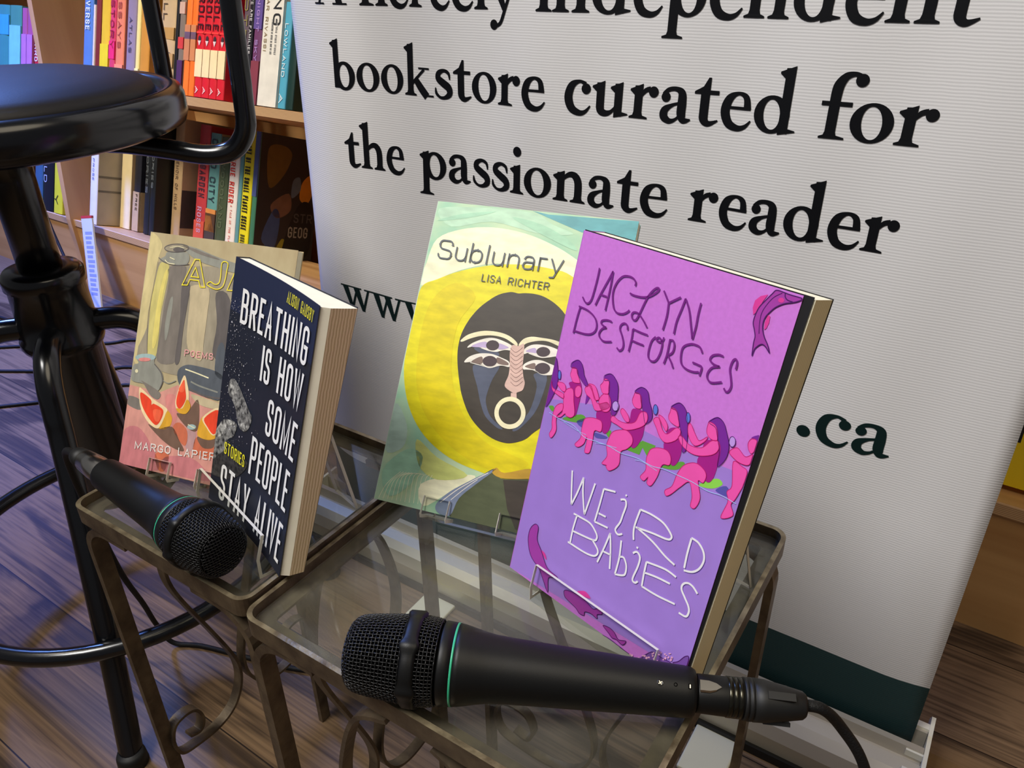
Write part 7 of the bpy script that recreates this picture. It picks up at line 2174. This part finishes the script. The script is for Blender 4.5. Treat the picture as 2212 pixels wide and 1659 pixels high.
btxt('ALISON GADSBY', 72.5, 176.8, 111.3, 175.6, 7.8, .62, MYL, .95, .42)
btxt('BREATHING', 15.2, 144.8, 110.4, 146.8, 24.6, 2.75, MWT)
btxt('IS HOW', 50.2, 115.2, 111.4, 117.2, 24.8, 2.75, MWT)
btxt('SOME', 66.8, 82.6, 112.6, 82.7, 26.0, 2.75, MWT)
btxt('PEOPLE', 51.2, 45.6, 112.0, 46.2, 28.6, 2.75, MWT)
btxt('STAY', 14.4, 7.4, 57.6, 7.6, 28.5, 2.75, MWT)
btxt('ALIVE', 68.4, 8.6, 112.6, 8.2, 29.0, 2.75, MWT)
btxt('STORIES', 15.0, 44.4, 44.4, 46.2, 9.4, 1.1, MYL)
m.build('front_cover', br, fix=False)
m = MB()
tl, tr, tb = .0105 * kz, .0270 * kz, .0185 * kz
N_ = 12
vs = []
for z, t_r in ((.0008, tb), (H - .0008, tr)):
    row = [(W * (j / N_), bend(W * (j / N_), 0, 0)[1] + .0006, z) for j in range(N_ + 1)]
    row[-1] = (W - .0004, .0014, z)
    row += [(W + .0022, .0062, z), (W + .0016, t_r - .0005, z), (0.0, tl - .0005, z)]
    vs += row
r_ = N_ + 4
fs_s = [(i, (i + 1) % r_, r_ + (i + 1) % r_, r_ + i) for i in range(r_)]
for i, f in enumerate(fs_s):
    m.add([vs[q] for q in f], [(0, 1, 2, 3)], M_FORE if i == N_ + 1 else M_PAGE)
m.add(vs, [tuple(range(r_ - 1, -1, -1)), tuple(range(r_, 2 * r_))], M_PAGE)
m.build('page_block', br)
m = MB()
hexa(m, [(0, tl - .0004, 0), (W + .0012, tb - .0004, 0), (W + .0012, tb, 0), (0, tl, 0), (0, tl - .0004, H), (W + .0012, tr - .0004, H), (W + .0012, tr, H), (0, tl, H)], {'all': M_BR})
m.box(-.0004, 0, 0, 0, tl, H, M_BR)
m.build('back_cover', br)
BRP = (br, W, H, .0262, .3086)

# yellow moon face poetry book ---------------------------------------
kz = (0.8 - .4475) / .3617
W, H, T = .1577 * kz, .2331 * kz, .0085
sb = book_root((-.3472 * kz, .3372 * kz, .4475), .2030, .6201, 'poetry paperback with dark moon face on yellow disc behind the purple book')
m = MB()
m.box(0, 0, 0, W, .0004, H, material('mint_brushed_cover', (196, 218, 176), .45, spec=.3, rgb2=(150, 200, 168), scale=1.0, stretch=(26, 26, 44)))
m.box(-.0004, 0, 0, 0, T, H, material('mint_spine', (190, 212, 190), .45))
m.box(0, T - .0004, 0, W, T, H, material('teal_back_cover', (70, 130, 130), .45))
fl = Flat(m, lambda u, v, k_: (u, -k_, v), .0001)
lay_art(fl, 'sub', kz / K, W, H)
kk = .001 * kz / K
MGR = material('grey_title_ink', (74, 80, 86), .5)
sans_text(fl, 'Sublunary', 8.6 * kk, 180.6 * kk, 105.0 * kk, 180.4 * kk, 14.6 * kk, 1.12 * kk, MGR, 10, 1.0, .22, {'S': .95, 'u': .78, 'b': .82, 'n': .76, 'a': .76, 'r': .5, 'y': .8})
sans_text(fl, 'LISA RICHTER', 47.0 * kk, 168.0 * kk, 98.0 * kk, 168.0 * kk, 5.6 * kk, .62 * kk, MGR, 10, 1.0, .30)
m.build('front_cover', sb, fix=False)
m = MB()
m.box(.0002, .0006, .0006, W - .0003, T - .0006, H - .0006, M_PAGE)
m.build('page_block', sb)
SBP = (sb, W, H, T, .6201)

# painted still-life poetry book --------------------------------------
kz = (0.8 - .4440) / .3762
W, H, T = .1439 * kz, .1959 * kz, .0072
aj = book_root((-.5768 * kz, .2733 * kz, .4440), .2138, .4969, 'poetry paperback painted with bottles and grapefruit wedges behind the black-covered book')
m = MB()
m.box(0, 0, 0, W, .0004, H, material('tan_oil_cover', (192, 178, 140), .45, spec=.3, rgb2=(176, 158, 122), scale=1.0, stretch=(60, 60, 30)))
m.box(-.0004, 0, 0, 0, T, H, material('tan_spine', (198, 186, 150), .45))
m.box(0, T - .0004, 0, W, T, H, material('tan_back_cover', (190, 170, 130), .45))
fl = Flat(m, lambda u, v, k_: (u, -k_, v), .0001)
lay_art(fl, 'aj', kz / K, W, H)
kk = .001 * kz / K
sans_text(fl, 'POEMS', 49.6 * kk, 95.3 * kk, 76.6 * kk, 96.2 * kk, 5.0 * kk, .66 * kk, material('pink_ink', (244, 170, 172), .5), 10, 1.0, .42)
sans_text(fl, 'MARGO LAPIERRE', 14.2 * kk, 14.6 * kk, 105.0 * kk, 20.6 * kk, 6.2 * kk, .85 * kk, material('white_ink', (236, 230, 224), .5), 10, 1.0, .36)
m.build('front_cover', aj, fix=False)
m = MB()
m.box(.0002, .0006, .0006, W - .0003, T - .0006, H - .0006, M_PAGE)
m.build('page_block', aj)
AJP = (aj, W, H, T, .4969)

# ------------------------------------------------------------------ clear acrylic easels


def sheet_profile(root, prof, x0, x1, th, name='panel'):
    """bent acrylic: profile (y,z) swept from x0 to x1; cut edges and top lips as a pale sub-part"""
    m_ = MB()
    q = spline(prof, 1) if False else prof
    vs_, fs_ = ribbon(q, th)
    n_ = len(q)
    V = [(x0, p[0], p[1]) for p in vs_] + [(x1, p[0], p[1]) for p in vs_]
    t_ = 2 * n_
    F = [(i, i + 1, t_ + i + 1, t_ + i) for i in range(n_ - 1)] + [(n_ + i, n_ + i + 1, t_ + n_ + i + 1, t_ + n_ + i) for i in range(n_ - 1)]
    m_.add(V, F, M_ACRYL)
    o_ = m_.build(name, root)
    e_ = MB()
    for xa, xb in ((x0 - .0001, x0 + .0003), (x1 - .0003, x1 + .0001)):
        V = [(xa, p[0], p[1]) for p in vs_] + [(xb, p[0], p[1]) for p in vs_]
        e_.add(V, [(i, i + 1, n_ + i + 1, n_ + i) for i in range(n_ - 1)] + [(t_ + i, t_ + i + 1, t_ + n_ + i + 1, t_ + n_ + i) for i in range(n_ - 1)] + [(i, i + 1, t_ + i + 1, t_ + i) for i in range(n_ - 1)] + [(n_ + i, n_ + i + 1, t_ + n_ + i + 1, t_ + n_ + i) for i in range(n_ - 1)], M_ACRYL_EDGE)
    for a_, b_ in ((0, n_), (n_ - 1, 2 * n_ - 1)):
        V = [(x0, vs_[a_][0], vs_[a_][1]), (x1, vs_[a_][0], vs_[a_][1]), (x1, vs_[b_][0], vs_[b_][1]), (x0, vs_[b_][0], vs_[b_][1])]
        e_.add(V, [(0, 1, 2, 3)], M_ACRYL_EDGE)
    e_.build('cut_edge', o_, fix=False)
    return o_


def easel(BP, glass, label, x0, x1, lip, back_h, foot_y, bx0, bx1=None):
    """one bent sheet: front lip, seat, back rest along the book, rear prop down to the glass"""
    bo, W_, H_, T_, ln = BP
    dz = bo.location.z - glass
    r = empty('book_easel', (bo.location.x, bo.location.y, glass), (0, 0, bo.rotation_euler.z), label, 'book stand', 'clear acrylic book easels')
    s_, c_ = math.sin(ln), math.cos(ln)

    def on(y, z):
        """book-local (depth, height) -> easel (y, z)"""
        return (y * c_ + z * s_, dz - y * s_ + z * c_)
    th = .0022
    yb = T_ + .0018
    zb0 = dz - yb * s_
    prof = [on(-.0040, lip), on(-.0046, .001), (on(-.0046, 0)[0], .0013), (yb * c_ - .001, .0013)]
    sheet_profile(r, prof, x0, x1, th, 'lip')
    p0 = (yb * c_ + .0012, .0013)
    p1 = on(yb, back_h)
    sheet_profile(r, [p0, on(yb, .006), p1, (p1[0] + .004, p1[1] - .003), (foot_y, .0018)], bx0, bx1 or x1 - .002, th, 'back_rest')
    return r


easel(WBP, GR, 'clear acrylic easel holding the purple book', .024, .1205, .017, .135, .105, .048)
easel(BRP, GL, 'clear acrylic easel holding the black-covered book', -.010, .092, .020, .110, .082, .042, .072)


def clip_easel(BP, glass, label, xs, back_h, foot_y, hook):
    bo, W_, H_, T_, ln = BP
    dz = bo.location.z - glass
    r = empty('book_easel', (bo.location.x, bo.location.y, glass), (0, 0, bo.rotation_euler.z), label, 'book stand', 'clear acrylic book easels')
    s_, c_ = math.sin(ln), math.cos(ln)

    def on(y, z):
        return (y * c_ + z * s_, dz - y * s_ + z * c_)
    yb = T_ + .0018
    p1 = on(yb, back_h)
    sheet_profile(r, [(on(yb, 0)[0] + .004, .0014), on(yb, .004), p1, (p1[0] + .004, p1[1] - .002), (min(foot_y, p1[0] + .03), .0014)], xs[0] + .003, xs[-1] + hook - .003, .0022, 'back_rest')
    for x_ in xs:
        sheet_profile(r, [on(-.0030, .011), on(-.0042, -.0020), on(-.003, -.0036), on(yb, -.0036)], x_, x_ + hook, .0024, 'hook')
    return r


clip_easel(SBP, GR, 'clear acrylic clip easel holding the moon-face book', (.040, .098), .100, .10, .020)
clip_easel(AJP, GL, 'clear acrylic clip easel holding the painted still-life book', (.032, .078), .090, .060, .020)

# ------------------------------------------------------------------ microphones


def wire_grille(prof, cap_r, pitch, r):
    """woven wire over a turned profile [(x, radius)] from the nose backwards; square weave over the nose"""
    m_ = MB()
    # length along the profile
    pts = [(prof[0][0], 0.0)] + [p for p in prof]
    s_ = [0.0]
    for a_, b_ in zip(prof, prof[1:]):
        s_.append(s_[-1] + math.dist(a_, b_))

    def at(t):
        for i in range(len(prof) - 1):
            if t <= s_[i + 1] or i == len(prof) - 2:
                f = (t - s_[i]) / (s_[i + 1] - s_[i])
                return tuple(prof[i][k_] + (prof[i + 1][k_] - prof[i][k_]) * f for k_ in (0, 1))
    nm = int(2 * math.pi * max(p[1] for p in prof) / pitch) // 2 * 2
    nr = int(s_[-1] / pitch)
    amp = r * .8
    start = next((i for i in range(nr + 1) if at(i * pitch)[1] >= cap_r * .97), 0)
    for i in range(start, nr + 1):
        x, rad = at(i * pitch)
        loop = []
        for k_ in range(nm * 2):
            a_ = math.pi * k_ / nm
            o_ = amp * (1 if k_ % 2 == 0 else 0) * (1 if (k_ // 2 + i) % 2 == 0 else -1)
            loop.append((x, (rad + o_) * math.cos(a_), (rad + o_) * math.sin(a_)))
        m_.tube(loop, r, M_WIRE, 4, closed=True)
    for k_ in range(nm):
        a_ = 2 * math.pi * k_ / nm
        line_ = []
        for i in range((start) * 2, nr * 2 + 1):
            x, rad = at(min(i * pitch / 2, s_[-1]))
            o_ = amp * (1 if i % 2 == 0 else 0) * (-1 if (k_ + i // 2) % 2 == 0 else 1)
            line_.append((x, (rad + o_) * math.cos(a_), (rad + o_) * math.sin(a_)))
        if len(line_) > 1:
            m_.tube(line_, r, M_WIRE, 4)
    # square weave on the nose
    def nose_x(q):
        for a_, b_ in zip(prof, prof[1:]):
            if q <= b_[1]:
                f = (q - a_[1]) / max(1e-9, b_[1] - a_[1])
                return a_[0] + (b_[0] - a_[0]) * f
        return prof[-1][0]
    ng = int(cap_r / pitch)
    for ax in (0, 1):
        for g_ in range(-ng, ng + 1):
            c_ = g_ * pitch
            L_ = math.sqrt(max(0, cap_r ** 2 - c_ ** 2))
            k2 = int(L_ / (pitch / 2))
            if k2 < 1:
                continue
            line_ = []
            for t in range(-k2, k2 + 1):
                d_ = t * pitch / 2
                q = math.hypot(c_, d_)
                o_ = amp * (1 if t % 2 == 0 else 0) * (1 if (g_ + t // 2 + ax) % 2 == 0 else -1)
                x = nose_x(q) - o_
                line_.append((x, c_, d_) if ax == 0 else (x, d_, c_))
            m_.tube(line_, r, M_WIRE, 4)
    return m_


def microphone(name, tip, tail, sc, label, cam_roll, lx=1.0):
    tip, tail = Vector(tip), Vector(tail)
    X = (tail - tip).normalized()
    Z = Vector((0, 0, 1))
    Y = Z.cross(X).normalized()
    Z = X.cross(Y)
    R3 = Matrix((X, Y, Z)).transposed()
    root = empty(name, tip, R3.to_euler(), label, 'microphone')
    mm = .001 * sc
    P = lambda L_: [(a_ * mm * lx, b_ * mm) for a_, b_ in L_]
    head = P([(0, 0.1), (0.3, 6), (1.2, 12), (2.6, 16.2), (4.8, 18.8), (8, 20.2), (14, 21.2), (25, 22.4), (35, 23.4)])
    wire_grille(head, 17.5 * mm, 2.05 * mm, .36 * mm).build('grille', root, fix=False)
    wire_grille(P([(42, 23.6), (48, 23.2), (54, 22.2)]), 0.0, 2.05 * mm, .36 * mm).build('rear_grille', root, fix=False)
    m_ = MB()
    m_.lathe(P([(1.5, .5), (2.0, 10), (4.2, 15.2), (7, 18), (14, 20.0), (25, 21.2), (36, 22.2), (54, 21)]), M_FOAM, n=40)
    m_.build('windscreen_foam', root)
    # band with eight flats
    m_ = MB()
    prof = [(34.2, 22.4), (34.4, 24.3), (35.6, 25.4), (40.6, 25.6), (42.0, 24.6), (42.3, 22.6)]
    n_ = 96
    vs_, fs_ = [], []
    for x, r_0 in prof:
        for k_ in range(n_):
            a_ = 2 * math.pi * k_ / n_
            bump = max(0.0, math.cos(a_ * 6 + .5)) ** 3
            w_ = 1.0 * bump if r_0 > 24 else 0
            xx = x + (1.6 * bump if x > 38 else -1.6 * bump)
            vs_.append((xx * mm * lx, (r_0 + w_) * mm * math.cos(a_), (r_0 + w_) * mm * math.sin(a_)))
    for i in range(len(prof) - 1):
        for k_ in range(n_):
            k2 = (k_ + 1) % n_
            fs_.append((i * n_ + k_, i * n_ + k2, (i + 1) * n_ + k2, (i + 1) * n_ + k_))
    m_.add(vs_, fs_, M_MIC, True)
    m_.build('grille_band', root)
    m_ = MB()
    m_.lathe(P([(53.4, 20), (53.6, 21.9), (54.4, 22.4), (60.6, 22.0)]), M_MIC, n=64)
    m_.build('head_collar', root)
    m_ = MB()
    m_.lathe(P([(60.4, 20), (60.5, 22.0), (61.7, 21.95), (61.8, 20)]), M_GREEN, n=64)
    m_.build('marker_ring', root)
    m_ = MB()
    m_.lathe(P([(61.7, 20), (61.75, 21.8), (65, 21.4), (70, 20.3), (76, 18.9), (82, 17.9), (92, 17.2), (110, 16.4), (140, 15.2), (170, 13.9), (184, 13.3), (188, 12.9), (190, 11.8), (190.6, 10.2), (190.6, 9.0)]), M_MIC, n=64)
    m_.build('body', root)
    # details towards the viewer
    ca, sa = math.cos(cam_roll), math.sin(cam_roll)
    for nm_, x, r_, rad, mat in (('screw', 170.5, 13.9, 1.7, M_BLACK), ('switch_hole', 178.5, 13.6, 1.0, M_FOAM)):
        m_ = MB()
        Mx = Matrix(((0, -sa * 0 + 0, 1, 0), (ca, -sa, 0, 0), (sa, ca, 0, 0), (0, 0, 0, 1)))
        m_.lathe([(p_ * mm, q_ * mm) for p_, q_ in ((r_ - .6, rad), (r_ + .15, rad), (r_ + .15, rad * .82), (r_ - .1, rad * .6))], mat, Matrix.Translation((x * mm * lx, 0, 0)) @ Mx, n=18)
        if nm_ == 'screw':
            for q in (0, math.pi / 2):
                m_.box((r_ + .02) * mm, -1.1 * mm, -.2 * mm, (r_ + .2) * mm, 1.1 * mm, .2 * mm, M_CHROME, Matrix.Translation((x * mm * lx, 0, 0)) @ Mx @ Matrix.Rotation(q + .6, 4, 'X'))
        m_.build(nm_, root)
    m_ = MB()
    Mx = Matrix(((0, 0, 1, 0), (ca, -sa, 0, 0), (sa, ca, 0, 0), (0, 0, 0, 1)))
    m_.box(12.2 * mm, -1.3 * mm, -.8 * mm, 13.35 * mm, 1.3 * mm, .8 * mm, M_FOAM, Matrix.Translation((186 * mm * lx, 0, 0)) @ Mx)
    m_.box(12.6 * mm, -.9 * mm, -.3 * mm, 13.5 * mm, .9 * mm, .3 * mm, M_CHROME, Matrix.Translation((186 * mm * lx, 0, 0)) @ Mx)
    m_.build('key_slot', root)
    return root, X, R3


def cable(name, start, R3, sc, label, chrome, cord_pts, cam_roll, r=.0031):
    """plug in line with the microphone plus its cord"""
    root = empty(name, start, R3.to_euler(), label, 'cable')
    mm = .001 * sc
    P = lambda L_: [(a_ * mm, b_ * mm) for a_, b_ in L_]
    m_ = MB()
    sh = M_CHROME if chrome else M_MIC
    m_.lathe(P([(.15, 7.5), (.2, 9.6), (1.0, 10.0), (24.5, 10.3), (25, 9.8)] if not chrome else [(.15, 8), (.2, 9.9), (1.0, 10.2), (14, 10.1), (32, 8.8), (32.4, 8)]), sh, n=48)
    o_ = m_.build('plug_shell', root)
    m_ = MB()
    ca, sa = math.cos(cam_roll), math.sin(cam_roll)
    Mx = Matrix(((0, 0, 1, 0), (ca, -sa, 0, 0), (sa, ca, 0, 0), (0, 0, 0, 1)))
    # latch: pointed arch plate, profile in (along, across)
    out = [(1.0, -3.4), (6.0, -3.3), (9.5, -2.2), (12.2, 0), (9.5, 2.2), (6.0, 3.3), (1.0, 3.4)]
    V = [(10.25 * mm, -b_ * mm, a_ * mm) for a_, b_ in out] + [(11.3 * mm, -b_ * mm * .8, a_ * mm) for a_, b_ in out]
    n_ = len(out)
    V = [Mx @ Vector(p) for p in V]
    m_.add(V, [(i, (i + 1) % n_, n_ + (i + 1) % n_, n_ + i) for i in range(n_)] + [tuple(range(n_, 2 * n_))], M_CHROME)
    m_.build('latch', root)
    m_ = MB()
    for k_ in range(0 if chrome else 3):
        m_.lathe(P([(16.2 + k_ * 2.7, 10.0), (16.4 + k_ * 2.7, 10.55), (18.4 + k_ * 2.7, 10.6), (18.6 + k_ * 2.7, 10.0)]), material('black_chrome', (60, 58, 50), .22, metal=.9), n=40)
    if m_.v:
        m_.build('grip_rings', root)
    m_ = MB()
    if chrome:
        m_.lathe(P([(32.2, 8.0), (32.3, 8.9), (44, 7.6), (46, 7.0), (46.5, 4.0)]), M_RUBBER, n=40)
    else:
     m_.lathe(P([(24.8, 9.5), (24.9, 10.9), (26.6, 11.0), (26.8, 10.3), (27.4, 10.3), (27.6, 11.1), (29.4, 11.1), (29.6, 10.4), (30.2, 10.4), (30.4, 11.2), (36, 10.9), (46, 9.2), (56, 7.2), (57.5, 6.0), (57.6, 4.0)]), M_RUBBER, n=40)
    for a_ in (() if chrome else (0.4, 2.5, 4.6)):
        m_.box(36 * mm, -2 * mm, 9.2 * mm, 50 * mm, 2 * mm, 11.3 * mm, M_RUBBER, Matrix.Rotation(a_, 4, 'X'))
    m_.build('strain_relief', root)
    m_ = MB()
    Mi = (Matrix.Translation(start) @ R3.to_4x4()).inverted()
    end = Vector(start) + R3 @ Vector(((44 if chrome else 54) * mm, 0, 0))
    nxt = Vector(start) + R3 @ Vector(((52 if chrome else 66) * mm, 0, -.5 * mm))
    pts = spline([tuple(end), tuple(nxt)] + list(cord_pts), 10)
    m_.tube([Mi @ Vector(p) for p in pts], r, M_CORD, 12)
    m_.build('cord', root)
    return root


r1, X1_, R1 = microphone('microphone', (-.2470, .2048, .4600), (-.0763, .2892, .4505), 1.0, 'black microphone with green ring lying across the right glass table', math.radians(118))
end1 = Vector((-.2470, .2048, .4600)) + X1_ * .1906
cable('microphone_cable', end1, R1, 1.0, 'black cable plugged into the microphone on the right table', False,
      [(-.006, .327, .430), (.010, .330, .405), (.024, .328, .360), (.040, .335, .280), (.060, .350, .150), (.085, .370, .030), (.12, .38, .0035), (.30, .36, .0035)], math.radians(108))
r2, X2_, R2 = microphone('microphone', (-.3640, .2197, .4642), (-.5269, .2350, .4580), .93, 'black microphone with green ring lying across the left glass table beside the stool', math.radians(250), .89)
end2 = Vector((-.3640, .2197, .4642)) + X2_ * .1906 * .93 * .89
cable('microphone_cable', end2, R2, .95, 'black cable with chrome plug in the microphone on the left table', True,
      [(-.612, .250, .432), (-.655, .270, .350), (-.715, .305, .210), (-.762, .338, .110), (-.785, .356, .045), (-.779, .366, .008), (-.745, .385, .0035), (-.676, .405, .0035), (-.60, .43, .0035), (-.48, .49, .0035), (-.36, .58, .0035)], math.radians(200))

# ------------------------------------------------------------------ the stool
SX, SY = -.86, .39
st = empty('bar_stool', (SX, SY, 0), (0, 0, 0), 'black metal swivel stool with round vinyl seat and foot ring at the left', 'stool')
RZ = Matrix(((0, 0, 1, 0), (0, 1, 0, 0), (1, 0, 0, 0), (0, 0, 0, 1)))   # lathe axis to Z (mirrors, harmless for round parts)
m = MB()
m.lathe([(.643, .02), (.643, .168), (.647, .177), (.655, .180), (.672, .180), (.679, .177), (.682, .171), (.680, .163), (.676, .160), (.672, .158), (.672, .02)], M_STOOL, RZ, n=96)
m.build('seat_pan', st)
m = MB()
m.lathe([(.670, .02), (.670, .150), (.676, .1535), (.684, .150), (.690, .138), (.6955, .11), (.698, .06), (.6985, .004)], M_SEAT, RZ, n=96)
m.build('seat_cushion', st)
m = MB()
m.lathe([(.46, .0215), (.60, .0215), (.62, .0225), (.643, .06), (.644, .06)], M_STOOL, RZ, n=40)
m.build('spindle', st)
m = MB()
m.lathe([(.20, .030), (.205, .034), (.41, .036), (.415, .041), (.42, .043), (.426, .043), (.43, .040), (.485, .0385), (.487, .041), (.500, .041), (.505, .037), (.506, .023)], M_STOOL, RZ, n=48)
m.build('hub_sleeve', st)
d0 = math.atan2(.232 - SY, -.670 - SX)
for k_ in range(4):
    a_ = d0 + k_ * math.pi / 2
    c_, s_ = math.cos(a_), math.sin(a_)
    m = MB()
    prof = [(.036, .438), (.062, .437), (.082, .428), (.098, .408), (.107, .380), (.116, .345), (.150, .245), (.200, .105), (.2415, .008)]
    pts = [(r_ * c_, r_ * s_, z_) for r_, z_ in spline(prof, 8)]
    m.tube(pts, .0128, M_STOOL, 20)
    lg = m.build('leg', st)
    m = MB()
    m.lathe([(.0, .011), (.0, .0165), (.014, .0155), (.019, .0135)], M_RUBBER, Matrix.Translation((.2425 * c_, .2425 * s_, 0)) @ RZ, n=20)
    m.build('foot_cap', lg)
m = MB()
m.tube([(.206 * math.cos(2 * math.pi * q / 72), .206 * math.sin(2 * math.pi * q / 72), .140) for q in range(72)], .0100, M_STOOL, 16, closed=True)
m.build('foot_ring', st)
for az, rr in ((32, 1.0), (104, .985)):
    a_ = math.radians(az)
    c_, s_ = math.cos(a_), math.sin(a_)
    prof = [(.06, .636), (.12, .634), (.165, .628), (.205, .622), (.232, .627), (.247, .646), (.250, .675), (.252, .72), (.258, .85), (.266, .97)]
    m = MB()
    m.tube([(r_ * rr * c_, r_ * rr * s_, z_) for r_, z_ in spline(prof, 8)], .0098, M_STOOL, 18)
    m.build('back_upright', st)
m = MB()
pts = [(.266 * math.cos(math.radians(t)), .266 * math.sin(math.radians(t)), .965 + .02 * math.sin(math.pi * (t - 32) / 72)) for t in range(32, 105, 4)]
m.tube(pts, .0098, M_STOOL, 14)
m.build('back_rail', st)

# ------------------------------------------------------------------ loose cables by the bookcase
def loose_cable(label, pts, r=.0035):
    m_ = MB()
    m_.tube([tuple(p) for p in spline(pts, 10)], r, M_CORD, 10)
    o_ = m_.build('power_cable')
    return tag(o_, label, 'cable', 'loose cables on the floor')


loose_cable('black cable hanging down from the lower shelf beside the stool post', [(-2.06, .985, .30), (-1.99, .955, .225), (-1.955, .945, .17), (-1.90, .93, .11), (-1.84, .92, .06), (-1.81, .905, .02), (-1.83, .87, .0035), (-1.92, .82, .0035), (-2.1, .80, .0035)])
loose_cable('black cable lying on the floor behind the stool, nearest the bookcase', [(-1.95, .66, .0035), (-1.80, .78, .0035), (-1.69, .857, .0035), (-1.654, .90, .0035), (-1.56, .93, .0035), (-1.40, .92, .0035), (-1.2, .88, .0035)])
loose_cable('black cable lying on the floor behind the stool, middle of three', [(-1.85, .60, .0035), (-1.70, .69, .0035), (-1.587, .758, .0035), (-1.538, .812, .0035), (-1.42, .84, .0035), (-1.2, .80, .0035), (-1.0, .76, .0035)])
loose_cable('black cable lying on the floor behind the stool, nearest its legs', [(-1.7, .48, .0035), (-1.56, .62, .0035), (-1.49, .70, .0035), (-1.47, .76, .0035), (-1.35, .78, .0035), (-1.15, .73, .0035), (-.92, .70, .0035)])
